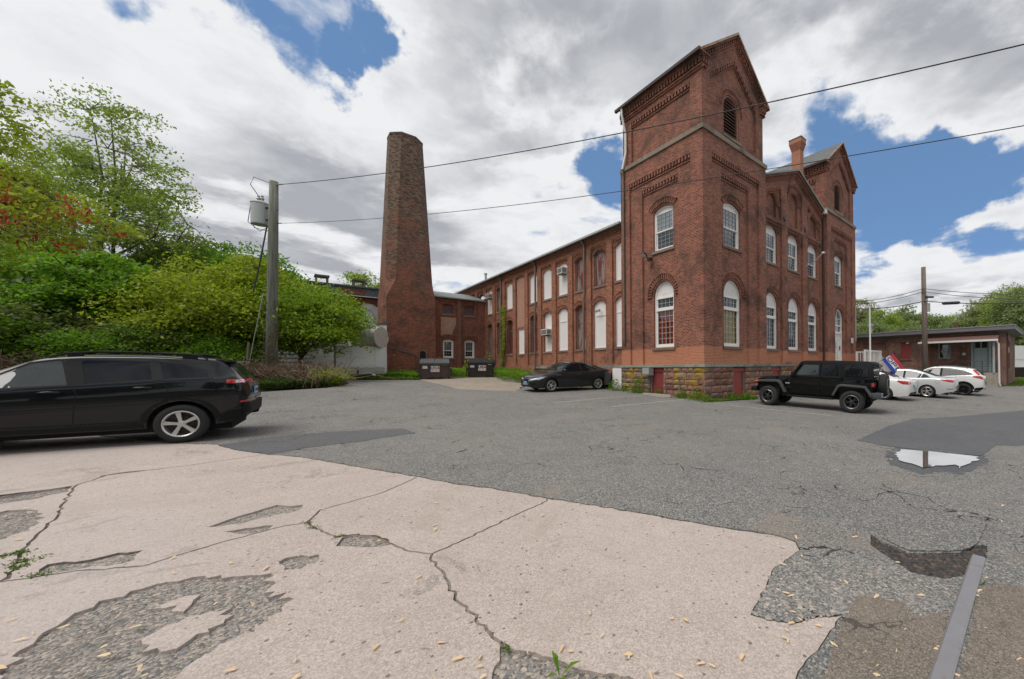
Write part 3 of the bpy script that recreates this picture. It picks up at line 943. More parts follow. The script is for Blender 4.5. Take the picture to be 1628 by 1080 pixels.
def line_paint():
    m, nt, bs = new_mat('line_paint')
    p = worldpos(nt)
    f = nt.smooth(nt.noise(p, 14, 5, 0.75), 0.42, 0.58)
    col = nt.mix(f, (0.46, 0.455, 0.44), (0.18, 0.175, 0.165))
    nt.l.new(col, bs.inputs['Base Color'])
    bs.inputs['Roughness'].default_value = 0.8
line_paint()
def water_mat():
    m, nt, bs = new_mat('water')
    p = worldpos(nt)
    bs.inputs['Base Color'].default_value = (0.05, 0.045, 0.038, 1)
    bs.inputs['Roughness'].default_value = 0.02
    bs.inputs['Specular IOR Level'].default_value = 0.5
    gl = nt.new('ShaderNodeBsdfGlossy', {'Color': (1, 1, 1, 1), 'Roughness': 0.03})
    lw = nt.new('ShaderNodeFresnel', {'IOR': 1.45})
    f = nt.math('MULTIPLY', lw.outputs[0], 1.6, clamp=True)
    mx = nt.new('ShaderNodeMixShader', {0: f, 1: bs.outputs[0], 2: gl.outputs[0]})
    nt.l.new(mx.outputs[0], nt.n['Material Output'].inputs['Surface'])
water_mat()
simple('rail_steel', (0.30, 0.29, 0.30), 0.5, 0.55, var=0.14, scale=9, grime=((0.24, 0.155, 0.12), 0.55, 0.78, 6))
simple('rail_rust', (0.12, 0.055, 0.035), 0.85, var=0.3, scale=12)

# ---------------------------------------------------------------- sheets that follow the ground
def inside(pts, poly):
    """even-odd test, numpy"""
    x, y = pts[:, 0], pts[:, 1]
    P = np.asarray(poly)
    c = np.zeros(len(pts), dtype=bool)
    j = len(P) - 1
    for i in range(len(P)):
        xi, yi, xj, yj = P[i, 0], P[i, 1], P[j, 0], P[j, 1]
        cond = ((yi > y) != (yj > y))
        with np.errstate(divide='ignore', invalid='ignore'):
            t = (xj - xi) * (y - yi) / (yj - yi + 1e-12) + xi
        c ^= cond & (x < t)
        j = i
    return c
def jag(line, amp=0.02, seg=0.08, seed=0, close=False):
    """break a polyline into short uneven pieces"""
    r_ = random.Random(seed)
    pts = [Vector((p[0], p[1])) for p in line]
    if close:
        pts.append(pts[0])
    out = []
    for a, b in zip(pts, pts[1:]):
        L = (b - a).length
        s_ = max(seg, 0.012 * (a.length + b.length) / 2)
        n = max(1, min(60, int(L / s_)))
        nrm = Vector((-(b - a).y, (b - a).x)).normalized() if L > 1e-6 else Vector((0, 0))
        ph, fr = r_.uniform(0, 6), r_.uniform(2, 5)
        for i in range(n):
            f = i / n
            e = math.sin(math.pi * f) if n > 1 else 0
            off = amp * (0.6 * math.sin(ph + fr * 6.28 * f) * e + r_.uniform(-0.6, 0.6)) if i else r_.uniform(-0.3, 0.3) * amp
            out.append(a + (b - a) * f + nrm * off)
    if not close:
        out.append(pts[-1])
    return out
def offset_poly(poly, k):
    """move every corner inwards by k"""
    n = len(poly)
    ar = sum(poly[i].x * poly[(i + 1) % n].y - poly[(i + 1) % n].x * poly[i].y for i in range(n))
    sgn = 1 if ar > 0 else -1
    out = []
    for i in range(n):
        a, b, c = poly[i - 1], poly[i], poly[(i + 1) % n]
        d = (c - a)
        if d.length < 1e-7:
            out.append(b)
            continue
        nr = Vector((-d.y, d.x)).normalized() * sgn
        out.append(b + nr * k)
    return out
def sheet(name, poly, dz, mat, parent=None, res=0.5, skirt=0.0, holes=(), zf=None, grade=True):
    poly = [Vector((p[0], p[1])) for p in poly]
    P = np.array([(p.x, p.y) for p in poly])
    lo, hi = P.min(0), P.max(0)
    pts = [Vector(p) for p in poly]
    edges = [(i, (i + 1) % len(poly)) for i in range(len(poly))]
    for h in holes:
        k = len(pts)
        pts += [Vector((p[0], p[1])) for p in h]
        edges += [(k + i, k + (i + 1) % len(h)) for i in range(len(h))]
    # interior points, denser near the camera
    gx, y = [], lo[1]
    while y < hi[1]:
        st = res * (max(1.0, math.hypot(y, 0) / 8.0) if grade else 1.0)
        x = lo[0] + (st / 2 if int(y * 10) % 2 else 0)
        while x < hi[0]:
            gx.append((x, y))
            x += st
        y += st
    if gx:
        g = np.array(gx)
        ok = inside(g, P)
        for h in holes:
            ok &= ~inside(g, [(p[0], p[1]) for p in h])
        pts += [Vector(q) for q in g[ok].tolist()]
    v2, _, f2, _, _, _ = delaunay_2d_cdt(pts, edges, [], 0, 1e-5)
    V = np.array([(v.x, v.y) for v in v2])
    Fc = [tuple(f) for f in f2]
    cen = np.array([V[list(f)].mean(0) for f in Fc])
    ok = inside(cen, P)
    for h in holes:
        ok &= ~inside(cen, [(p[0], p[1]) for p in h])
    zf = zf or gz
    mb = MB()
    mb.v = [(x, y, zf(x, y) + dz) for x, y in V.tolist()]
    for f, k in zip(Fc, ok):
        if k:
            a, b, c = (V[i] for i in f[:3])
            if (b[0] - a[0]) * (c[1] - a[1]) - (b[1] - a[1]) * (c[0] - a[0]) < 0:
                f = tuple(reversed(f))
            mb.f.append(f)
    if skirt:
        for lp in [poly] + [[Vector((p[0], p[1])) for p in h] for h in holes]:
            for a, b in zip(lp, lp[1:] + lp[:1]):
                za, zb = zf(a.x, a.y) + dz, zf(b.x, b.y) + dz
                mb.quad((a.x, a.y, za), (b.x, b.y, zb), (b.x, b.y, zb - skirt), (a.x, a.y, za - skirt))
    return mb.build(name, mat, parent)
def G(*pp):
    return [Vector(gp(*p)) for p in pp]

def build_ground():
    # far ground to the horizon
    mb = MB()
    xs = [-900, -400, -200, -120, -80, -60, -50, -40, -30, -20, -12, -6, 0, 6, 12, 18, 24, 30, 36, 42, 50, 60, 80, 120, 200, 400, 900]
    ys = [-900, -300, -100, -40, -20, -10, -5, 0, 3, 6, 9, 12, 15, 18, 21, 24, 27, 30, 34, 40, 50, 70, 110, 200, 400, 1200]
    idx = {}
    for i, x in enumerate(xs):
        for j, y in enumerate(ys):
            idx[i, j] = len(mb.v)
            mb.v.append((x, y, gz(x, y) - 0.10))
    for i in range(len(xs) - 1):
        for j in range(len(ys) - 1):
            mb.f.append((idx[i, j], idx[i + 1, j], idx[i + 1, j + 1], idx[i, j + 1]))
    tag(mb.build('ground', 'earth'), kind='structure')

    # edge between the concrete apron and the asphalt
    edge = G((-700, 640), (-300, 655), (100, 686), (260, 705), (350, 707), (375, 715), (420, 722), (480, 727), (531, 735.5), (577.6, 744), (663.6, 757.8), (725.5, 770), (784, 776.8), (870, 793), (921.6, 799.8), (1000, 813), (1081.5, 827.5), (1155, 839.7), (1228, 849.9), (1265, 862), (1273, 876))
    edge = jag(edge, 0.022, 0.10, 3)
    right = G((1273, 876), (1254.7, 888.6), (1228, 909), (1220, 933.4), (1195.6, 978), (1225, 985), (1260.8, 990.5), (1300, 980), (1340, 978), (1313.8, 1019), (1285, 1051.6), (1269, 1080), (1240, 1150), (1215, 1260))
    right = jag(right, 0.012, 0.05, 4)
    # asphalt yard
    rub = G((1273, 876), (1300, 905), (1332, 928), (1352, 950), (1340, 978))
    yard = [Vector(p) for p in edge] + [Vector(p) for p in right[1:]] + [Vector((0.6, -6)), Vector((60, -6)), Vector((60, 27)), Vector((34, 31)), Vector((30.5, 31)), Vector(bw(20, 0.5)), Vector(bw(0.3, 0.5)), Vector(bw(0.3, 6.2)), Vector(bw(-1.2, 8)), Vector(bw(-1.8, 12.4))]
    yard += G((820, 622), (775, 621), (730, 619), (700, 611.5), (668, 604.5), (600, 603), (541, 604), (556, 610), (520, 617), (410, 624), (330, 632), (200, 640), (0, 640), (-400, 630))
    broken = jag(G((1384, 850), (1398, 860), (1446, 881), (1500, 880), (1527, 880), (1545, 868), (1571, 869), (1567, 892), (1552, 900), (1543, 915), (1500, 922), (1450, 912), (1420, 893), (1385, 869)), 0.01, 0.04, 9, True)
    ry = sheet('asphalt_yard', yard, 0.008, 'asphalt', res=0.45, skirt=0.05, holes=[broken])
    tag(ry, kind='structure')
    # loose base under the paving, seen in cracks and holes
    tag(sheet('subbase', [Vector((-16, -2)), Vector((9, -2)), Vector((9, 6)), Vector((2, 7.5)), Vector((-16, 9.5))], -0.02, 'aggregate', res=0.5, grade=False), kind='structure')
    # rest of the paving round the camera
    # gravel bay by the bins
    gpoly = jag(G((668, 604.5), (700, 611.5), (730, 619), (775, 621), (820, 622), (835, 612), (840, 600), (800, 598.5), (740, 599), (700, 600.5), (660, 600.5)), 0.06, 0.3, 12, True)
    tag(sheet('gravel_bay', gpoly, 0.004, 'gravel', res=0.6), kind='structure')

    # concrete slabs between cracks
    j1 = jag(G((875, 794), (818.4, 819.8), (780, 838), (735.8, 859.3), (686, 881)), 0.014, 0.05, 21)
    j2 = jag(G((686, 881), (653.3, 877.2), (627.5, 866.2), (590, 852), (560, 850), (536, 854), (498.5, 838.7), (488, 830)), 0.014, 0.05, 22)
    j3 = jag(G((488, 830), (508.8, 811), (577.6, 792), (612, 782), (661.9, 759.6)), 0.012, 0.06, 23)
    j4 = jag(G((488, 830), (440.7, 839), (355.6, 861.5), (270, 887), (229.6, 900), (120, 908), (0, 925), (-300, 965)), 0.014, 0.06, 24)
    j5 = jag(G((686, 881), (684, 888.6), (701.4, 905.8), (715, 933), (729, 957), (751, 974.6), (773.7, 1002), (797.8, 1022.7)), 0.018, 0.04, 25)
    j6 = jag(G((420, 723), (307.4, 739), (170, 756), (122, 771), (0, 791), (-400, 850)), 0.016, 0.07, 26)
    j7 = jag(G((122, 771), (100, 800), (89, 823), (60, 850), (37, 873), (12, 921)), 0.022, 0.05, 27)
    hb = jag(G((797.8, 1022.7), (815, 1034.8), (852.8, 1040), (883.8, 1050), (921.6, 1067.5), (1000, 1078), (1060, 1100), (1120, 1160), (1160, 1260)), 0.012, 0.04, 28)
    hl = jag(G((797.8, 1022.7), (797.8, 1041), (784, 1080), (760, 1160), (740, 1260)), 0.012, 0.04, 29)
    def near(q, line):
        return min(range(len(line)), key=lambda i: (line[i] - q).length)
    e_a = near(Vector(gp(420, 722)), edge)
    e_b = near(Vector(gp(663.6, 757.8)), edge)
    e_c = near(Vector(gp(870, 793)), edge)
    rv = lambda l: list(reversed(l))
    apron = empty('concrete_apron', (0, 0, 0))
    tag(apron, kind='structure')
    P1 = lambda *q: jag([Vector(gp(x / 2.7, 680 + y / 2.7)) for x, y in q], 0.055, 0.04, len(q) + int(q[0][0]), True)
    pot = P1((-300, 1260), (0, 1050), (130, 930), (240, 850), (400, 770), (560, 700), (720, 660), (880, 635), (1000, 640), (1165, 625), (1150, 690), (1260, 735), (1150, 830), (950, 930), (800, 1030), (740, 1080), (600, 1250), (100, 1400))
    isl = P1((600, 930), (660, 880), (720, 840), (860, 800), (985, 775), (990, 805), (900, 880), (700, 955), (610, 965))
    isl2 = P1((655, 775), (720, 745), (800, 720), (862, 715), (830, 755), (780, 790), (760, 760), (700, 775))
    pot2 = jag(G((443, 893), (470, 884), (508, 881), (503, 895), (478, 905), (450, 907)), 0.035, 0.045, 31, True)
    pot3 = jag(G((330, 838), (390, 818), (440, 803), (480, 803), (475, 812), (430, 822), (385, 832)), 0.035, 0.045, 32, True)
    pot3b = jag(G((355, 846), (390, 840), (435, 835), (420, 845), (380, 850)), 0.035, 0.045, 37, True)
    pot4 = jag(G((541, 851), (570, 849), (604, 853), (624, 866), (600, 869), (560, 868), (535, 868)), 0.035, 0.045, 33, True)
    pot5 = jag(G((74, 898), (120, 894), (190, 878), (226, 875), (214, 890), (170, 900), (120, 906), (60, 912)), 0.035, 0.045, 34, True)
    pot6 = jag(G((-60, 830), (10, 812), (60, 812), (66, 830), (50, 843), (10, 856), (-50, 872)), 0.035, 0.045, 35, True)
    pot7 = jag(G((160, 757), (200, 750), (300, 741), (306, 746), (250, 756), (190, 768), (150, 766)), 0.035, 0.045, 36, True)
    pot8 = jag(G((-40, 797), (0, 787), (60, 780), (115, 773), (108, 782), (60, 793), (10, 800), (-40, 808)), 0.035, 0.045, 38, True)
    slabs = [
        (edge[e_c:] + right[1:] + rv(hb)[0:-1] + rv(j5) + rv(j1)[1:-1], []),
        (edge[e_b:e_c + 1] + j1[1:] + j2[1:] + j3[1:-1], [pot4]),
        (j5[:-1] + hl + [Vector((-4, 1.0)), Vector((-14, 1.0))] + rv(j4)[0:] + rv(j2)[1:-1], [pot, pot2, pot4, pot5]),
        (edge[e_a:e_b + 1] + rv(j3)[1:] + j4[1:near(j7[-1], j4) + 1] + rv(j7)[0:] + rv(j6[:near(Vector(gp(122, 771)), j6)])[0:-1], [pot3, pot3b, pot5]),
        (edge[:e_a + 1] + j6[1:] + [Vector((-14, 4.5))], [pot7, pot8]),
        (j6[near(Vector(gp(122, 771)), j6):] + [Vector((-13, 3.2))] + rv(j4[near(j7[-1], j4):]) + rv(j7)[1:-1], [pot6, pot8]),
    ]
    for poly, hs in slabs:
        q = offset_poly(poly, 0.011)
        sheet('slab', q, 0.0, 'concrete', apron, res=0.35, skirt=0.03, holes=hs)
    sheet('slab', isl, 0.0, 'concrete', apron, res=0.3, skirt=0.03)
    sheet('slab', isl2, -0.003, 'concrete', apron, res=0.3, skirt=0.03)
    sheet('slab', jag(G((1255, 905), (1285, 908), (1318, 920), (1316, 936), (1285, 942), (1262, 925)), 0.008, 0.03, 41, True), -0.004, 'concrete', apron, res=0.3, skirt=0.03)
    sheet('slab', jag(G((1330, 942), (1352, 948), (1350, 962), (1335, 958)), 0.006, 0.03, 42, True), -0.004, 'concrete', apron, res=0.3, skirt=0.03)
    # asphalt patches, each laid later than the yard
    for i, (pl, mt) in enumerate((
        (((347, 709), (420, 697), (520, 688), (640, 682), (661, 689), (600, 698), (575, 703), (489, 712.5), (430, 723), (380, 717)), 'asphalt_patch'),
        (((1362.7, 701), (1411.6, 678.7), (1452, 666.5), (1513, 664), (1640, 652), (1700, 655), (1700, 709), (1582.7, 709), (1558, 725.6), (1489, 719.5), (1407.5, 710)), 'asphalt_patch'),
        (((1410, 838), (1440, 812), (1500, 806), (1575, 812), (1565, 845), (1555, 866), (1528, 878), (1447, 878.5), (1402, 857)), 'asphalt'),
        (((1335, 1000), (1365, 950), (1440, 962), (1455, 985), (1508, 975), (1500, 1030), (1470, 1110), (1300, 1110)), 'asphalt_brown'),
        (((1560, 935), (1590, 930), (1660, 945), (1720, 1000), (1720, 1120), (1520, 1120), (1535, 1040)), 'asphalt_brown'),        )):
        tag(sheet('asphalt_patch', jag(G(*pl), 0.015, 0.06, 50 + i, True), 0.014 + 0.003 * (i % 3), mt, res=0.4, skirt=0.008), kind='structure')
    pd = jag(G((1425, 721), (1432, 716), (1490, 721), (1555, 728), (1557, 733), (1540, 740), (1527, 747), (1520, 741), (1488, 742), (1467, 746), (1450, 739), (1430, 734)), 0.05, 0.05, 61, True)
    wet = jag(G((1405, 722), (1425, 711), (1490, 717), (1562, 724), (1572, 735), (1550, 746), (1530, 756), (1500, 750), (1468, 756), (1440, 748), (1415, 740)), 0.06, 0.07, 63, True)
    tag(sheet('wet_asphalt', wet, 0.0095, 'asphalt_wet', res=0.3), kind='structure')
    tag(sheet('puddle', pd, 0.0, 'water', zf=lambda x, y: PUD[2] + 0.021), kind='structure')
    # faded bay lines
    for (a, b, w) in (((970, 632.7), (1019.7, 629.4), 0.10), ((971.8, 647.2), (1086, 635.8), 0.10), ((1160, 645), (1322, 661.7), 0.10), ((880, 641), (968, 632.9), 0.10), ((1440, 668), (1560, 682), 0.1)):
        p, q = Vector(gp(*a)), Vector(gp(*b))
        n = (q - p)
        n = Vector((-n.y, n.x)).normalized() * w / 2
        tag(sheet('painted_line', jag([p + n, q + n, q - n, p - n], 0.006, 0.3, 3, True), 0.013, 'line_paint', ry, res=0.8), None)
    # old siding rail
    a, b = Vector(gp(1556, 887)), Vector(gp(1497, 1080))
    d = (b - a).normalized()
    n = Vector((-d.y, d.x))
    b2 = b + d * 2.2
    mb, ms = MB(), MB()
    hw = 0.046
    za, zb = gz(a.x, a.y) + 0.02, gz(b2.x, b2.y) + 0.02
    P = []
    for q, z in ((a, za), (a + d * 0.12, za + 0.006), (b2, zb + 0.006)):
        for s, dz in ((-1.0, -0.05), (-1.0, -0.008), (-0.75, 0.0), (0.75, 0.0), (1.0, -0.008), (1.0, -0.05)):
            r_ = q + n * hw * s
            P.append((r_.x, r_.y, z + dz))
    fs = [(r0 + k, r0 + k + 1, r0 + k + 7, r0 + k + 6) for r0 in (0, 6) for k in range(5)] + [(5, 4, 3, 2, 1, 0)]
    mb.add(P, fs)
    rail = mb.build('old_rail', 'rail_steel')
    tag(rail, 'worn steel siding rail set in broken asphalt', 'rail')
    # kerb stone at the tower
    p, q = Vector(gp(1023.4, 627)), Vector(gp(1067.7, 633.5))
    mb = MB()
    d = (q - p)
    n = Vector((-d.y, d.x)).normalized() * 0.09
    m = (p + q) / 2
    mb.obox((m.x, m.y, gz(m.x, m.y) + 0.05), (d.x / 2, d.y / 2, 0), (n.x, n.y, 0), (0, 0, 0.06))
    tag(mb.build('wheel_stop', 'concrete'), 'grey concrete wheel stop lying along the lichened tower base', 'wheel stop')
    return dict(pots=[pot, pot2, pot3, pot3b, pot4, pot5, pot6, pot7, pot8], holes_in_pot=[isl, isl2], broken=broken, edge=edge,
                rub=jag(G((1273, 878), (1300, 905), (1332, 928), (1360, 950), (1400, 975), (1340, 978), (1300, 982), (1262, 991), (1225, 986), (1197, 979), (1218, 935), (1228, 911)), 0.01, 0.05, 70, True),
                low=hl + rv(hb),
                scat=G((1285, 872), (1400, 895), (1500, 928), (1530, 960), (1500, 985), (1450, 980), (1380, 968), (1330, 930)))
GR = build_ground()
# ---------------------------------------------------------------- the brick mill: two towers, gabled front, long wing
def build_mill():
    x0, y0 = bw(0, 0)
    mill = empty('mill_building', (x0, y0, 0), TH)
    tag(mill, 'long red brick mill with two gabled towers and a stone basement', 'building')
    Z = lambda z: z + EYE
    TW = 5.55
    def tower(tx, door=False):
        """tower whose near corner stands at tx along the front"""
        Ff, Fs = Face('front', (tx, 0)), Face('side', (tx, 0))
        Ffar, Fb = Face('far', (tx + TW, 0)), Face('back', (tx, TW))
        side_full = tx == 0
        wc_f, wc_s = 2.62, 2.62
        mb = MB()
        # lower storeys: three nested planes
        zb, zt = Z(0.1), Z(10.62)
        A = (0.70, TW - 0.70, zb, Z(9.80))
        B = (1.55, TW - 1.55, zb, Z(9.20))
        D1, D2 = 0.11, 0.22
        lowf = (wc_f, 1.5, Z(0.97), Z(3.55), 0.70)
        upf = (wc_f, 1.48, Z(5.85), Z(7.80), 0.24)
        lows = (wc_s, 1.34, Z(0.97), Z(3.60), 0.67)
        ups = (wc_s, 1.32, Z(5.85), Z(7.82), 0.22)
        doorf = (wc_f + 0.1, 1.55, Z(0.1), Z(3.45), 0.7)
        for F, lo, up in ((Ff, doorf if door else lowf, upf), (Fs, lows, ups)):
            layer(mb, F, rect(0, TW, zb, zt), [rect(A[0], A[1], A[2] + 0.001, A[3])], 0, D1)
            layer(mb, F, rect(A[0], A[1], A[2], A[3]), [rect(B[0], B[1], B[2] + 0.001, B[3])], D1, D1)
            layer(mb, F, rect(B[0], B[1], B[2], B[3]), [opening(*lo), opening(*up)], D2, 0.2)
        for F in (Ffar, Fb):
            layer(mb, F, rect(0, TW, zb, zt), (), 0)
        wall = mb.build('tower_wall', 'brick_tower', mill)
        # belfry stage, set in a little
        mb = MB()
        e = 0.10
        zl, ze, zp = Z(10.82), Z(14.15), Z(16.25)
        zr = lambda a: zp - abs(a - TW / 2) / (TW / 2 - e) * (zp - ze)
        out = [(e, zl), (TW - e, zl), (TW - e, ze), (TW / 2, zp), (e, ze)]
        pg = 0.78
        zg = lambda a: zr(a) - 1.15
        pan = [(pg, zl + 0.02), (TW - pg, zl + 0.02), (TW - pg, zg(TW - pg)), (TW / 2, zg(TW / 2)), (pg, zg(pg))]
        bel = (wc_f, 1.34, Z(11.25), Z(12.66), 0.67)
        layer(mb, Ff, out, [pan], e, 0.12)
        layer(mb, Ff, pan, [opening(*bel)], e + 0.12, 0.25)
        for F in (Fs, Ffar):
            panS = rect(0.78, TW - 0.78, zl + 0.02, Z(13.12))
            layer(mb, F, rect(e, TW - e, zl, ze), [panS], e, 0.12)
            layer(mb, F, panS, (), e + 0.12)
        layer(mb, Fb, out, (), e)
        wall2 = mb.build('belfry_wall', 'brick_tower', mill)
        # corbel tables, one set per face
        mbf, mbs, mbr = MB(), MB(), MB()
        for F, m_ in ((Ff, mbf), (Fs, mbs)):
            dentils(m_, F, A[0], A[3], A[1], A[3], 0.012, D1 + 0.01, 0.20, 0.2)
            dentils(m_, F, B[0], B[3], B[1], B[3], D1 + 0.012, D2 + 0.01, 0.18, 0.2)
            m_.build('corbel_table', 'brick_tower', mill)
        mbf, mbs = MB(), MB()
        dentils(mbs, Fs, 0.78, Z(13.12), TW - 0.78, Z(13.12), e + 0.01, e + 0.13, 0.17, 0.2)
        dentils(mbf, Ff, pg, zg(pg), TW / 2, zg(TW / 2), e + 0.01, e + 0.13, 0.17, 0.19)
        dentils(mbf, Ff, TW / 2, zg(TW / 2), TW - pg, zg(TW - pg), e + 0.01, e + 0.13, 0.17, 0.19)
        # eaves cornices
        for F, m_ in ((Fs, mbs), (Ffar, mbr)):
            for k, (za, zb_, dd) in enumerate(((13.88, 13.96, -0.17), (13.80, 13.88, -0.11), (13.47, 13.56, -0.02), (13.38, 13.47, 0.035))):
                fbox(m_, F, -dd - 0.001 * k, TW + dd, dd, e + 0.01, Z(za), Z(zb_))
            dentils(m_, F, 0.0, Z(13.80), TW, Z(13.80), -0.08, e + 0.01, 0.22, 0.19, under=False)
            m_.build('cornice', 'brick_tower', mill)
        # their returns on the front
        for aa, bb in ((-0.155, 0.42), (TW - 0.42, TW + 0.155)):
            fbox(mbf, Ff, aa, bb, -0.155, e + 0.01, Z(13.881), Z(13.955))
            fbox(mbf, Ff, aa + 0.06, bb - 0.06, -0.10, e + 0.01, Z(13.801), Z(13.879))
            fbox(mbf, Ff, max(aa, 0.02), min(bb, TW - 0.02) - 0.05, -0.018, e + 0.01, Z(13.471), Z(13.559))
            for i in range(3):
                c = (0.06 + i * 0.15) if aa < 0 else (TW - 0.36 + i * 0.15)
                fbox(mbf, Ff, c - 0.045, c + 0.045, -0.08, e + 0.01, Z(13.56), Z(13.80))
        # raking cornice
        for s0, s1 in ((e - 0.06, TW / 2), (TW / 2, TW - e + 0.06)):
            slant(mbf, Ff, s0, zr(s0) - 0.10, s1, zr(s1) - 0.10, e - 0.17, e + 0.01, 0.13)
            dentils(mbf, Ff, s0, zr(s0) - 0.10, s1, zr(s1) - 0.10, e - 0.10, e + 0.01, 0.17, 0.17, 0.09, under=False)
            slant(mbf, Ff, s0, zr(s0) - 0.36, s1, zr(s1) - 0.36, e - 0.05, e + 0.01, 0.08)
            slant(mbf, Ff, s0, zr(s0) - 0.54, s1, zr(s1) - 0.54, e - 0.025, e + 0.01, 0.05)
        mbf.build('cornice', 'brick_tower', mill)
        # belt course stones
        for F, sd in ((Ff, 4), (Fs, 5), (Ffar, 6)):
            lo, hi = (-0.07, TW + 0.07) if F is Ff else (0.0, TW)
            slab_course(mill, 'belt_stone', F, lo, hi, Z(10.62), Z(10.83), -0.07, 0.25, 'stone_belt', (0.7, 1.3), sd + int(tx))
        # belfry louvres
        br = one(mill, 'belfry_window', 'louver', lambda m: frame_ring(m, Ff, *[bel[i] for i in range(5)], 0.07, e + 0.16, e + 0.36))
        zz = bel[2] + 0.1
        while zz < bel[3] + bel[4] - 0.14:
            if zz < bel[3]:
                hw = bel[1] / 2 - 0.07
            else:
                hw = math.sqrt(max((bel[4] - 0.07) ** 2 - (zz - bel[3]) ** 2, 0.01))
            def sl(m):
                P = [Ff.p(bel[0] + sx * hw, e + dd, zz + dz) for dd, dz in ((0.20, -0.045), (0.34, 0.06), (0.34, 0.075), (0.20, -0.03)) for sx in (-1, 1)]
                m.add(P, ((0, 1, 3, 2), (2, 3, 5, 4), (4, 5, 7, 6), (6, 7, 1, 0), (0, 2, 4, 6), (1, 7, 5, 3)))
            one(br, 'slat', 'louver', sl)
            zz += 0.16
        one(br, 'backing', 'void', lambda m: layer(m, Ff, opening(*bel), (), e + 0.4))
        sill(br, Ff, bel[0], bel[1], bel[2], e + 0.12, 0.08, 'stone_belt', 0.14)
        one(br, 'arch', 'brick_tower', lambda m: voussoirs(m, Ff, bel[0], bel[1] / 2, bel[3], bel[4], 0.12, 0.24, e + 0.09, e + 0.14, 26, 0.5))
        # windows
        if door:
            build_door(mill, Ff, doorf, D2)
        else:
            win_tall(mill, Ff, *lowf, D2, 'brick_tower', 'glass_blue', 'curtain_yellow')
            win_tall(mill, Fs, *lows, D2, 'brick_tower', 'glass_dark', 'curtain_red')
            win_hung(mill, Fs, *ups, D2, 'brick_tower')
        win_hung(mill, Ff, *upf, D2, 'brick_tower', glass_lo='glass_blue', glass_up='glass_upper')
        # roof
        ov = 0.24
        def roof(m):
            for s in (-1, 1):
                a0 = TW / 2 + s * (TW / 2 - e + 0.30)
                z_ = zr(a0) + 0.045
                P = []
                for yy in (-0.10, TW + 0.1):
                    for dz in (0.0, 0.06):
                        P += [(tx + a0, yy, z_ + dz), (tx + TW / 2, yy, zp + 0.045 + dz)]
                m.add(P, ((0, 1, 3, 2), (4, 6, 7, 5), (0, 4, 5, 1), (2, 3, 7, 6), (0, 2, 6, 4)))
        rf = one(mill, 'roof', 'slate', roof)
        def flash(m):
            for s in (-1, 1):
                a0 = TW / 2 + s * (TW / 2 - e + 0.31)
                a1 = TW / 2
                slant(m, Ff, min(a0, a1), zr(min(a0, a1)) + 0.0, max(a0, a1), zr(max(a0, a1)) + 0.0, -0.14, -0.102, 0.12)
        one(rf, 'verge_flashing', 'rust_flash', flash)
        one(rf, 'gutter', 'eave_dark', lambda m: (fbox(m, Fs, -0.1, TW + 0.1, -0.33, -0.20, Z(13.90), Z(14.04)), fbox(m, Ffar, -0.1, TW + 0.1, -0.33, -0.20, Z(13.90), Z(14.04))))
    def build_door(mill, F, op, d):
        ac, w, zb, zs, rise = op
        dd = d + 0.1
        fr = one(mill, 'door', 'white_paint', lambda m: frame_ring(m, F, ac, w, zb, zs, rise, 0.11, dd, dd + 0.14))
        fr['label'] = 'white panelled door under an arched fanlight'
        a0, a1 = ac - w / 2 + 0.11, ac + w / 2 - 0.11
        zd = zb + 2.25
        def leaf(m):
            layer(m, F, rect(a0, a1, zb + 0.03, zd), (), dd + 0.08)
            for (u0, u1) in ((0.08, 0.46), (0.54, 0.92)):
                for (v0, v1) in ((0.08, 0.42), (0.48, 0.80), (0.84, 0.95)):
                    layer(m, F, rect(a0 + (a1 - a0) * u0, a0 + (a1 - a0) * u1, zb + 2.25 * v0, zb + 2.25 * v1), [rect(a0 + (a1 - a0) * u0 + 0.05, a0 + (a1 - a0) * u1 - 0.05, zb + 2.25 * v0 + 0.05, zb + 2.25 * v1 - 0.05)], dd + 0.06, 0.018)
            fbox(m, F, a0, a1, dd + 0.0, dd + 0.1, zd, zd + 0.14)
            fbox(m, F, a0, a1, dd + 0.02, dd + 0.1, zd + 0.55, zd + 0.62)
        one(fr, 'leaf', 'white_paint', leaf)
        one(fr, 'handle', 'black_metal', lambda m: fbox(m, F, a1 - 0.2, a1 - 0.15, dd + 0.02, dd + 0.08, zb + 0.95, zb + 1.35))
        one(fr, 'notice', 'ac_plastic', lambda m: fbox(m, F, ac - 0.25, ac - 0.02, dd + 0.05, dd + 0.058, zb + 1.15, zb + 1.6))
        one(fr, 'pane', 'glass_upper', lambda m: layer(m, F, rect(a0, a1, zd + 0.14, zd + 0.55), (), dd + 0.09))
        one(fr, 'fanlight', 'glass_upper', lambda m: layer(m, F, [(a0, zd + 0.62), (a1, zd + 0.62)] + inset(ac, w, zb, zs, rise, 0.11)[2:], (), dd + 0.09))
        one(fr, 'glazing_bar', 'white_paint', lambda m: (fbox(m, F, ac - 0.02, ac + 0.02, dd + 0.06, dd + 0.088, zd + 0.14, zs + rise - 0.12), fbox(m, F, a0, a1, dd + 0.06, dd + 0.085, zs - 0.02, zs + 0.02)))
        brickarch(fr, F, ac, w, zs, rise, d, 'brick_tower', 22)
    tower(0.0)
    tower(13.87, True)

    # ---- gabled front between the towers
    F = Face('front', (0, 0.30))
    G0, G1 = TW, 13.87
    gc = (G0 + G1) / 2
    ze, zp = Z(10.35), Z(11.95)
    zr = lambda a: zp - abs(a - gc) / (gc - G0) * (zp - ze)
    cs = (gc - 2.79, gc, gc + 2.79)
    mb = MB()
    panels, niches = [], []
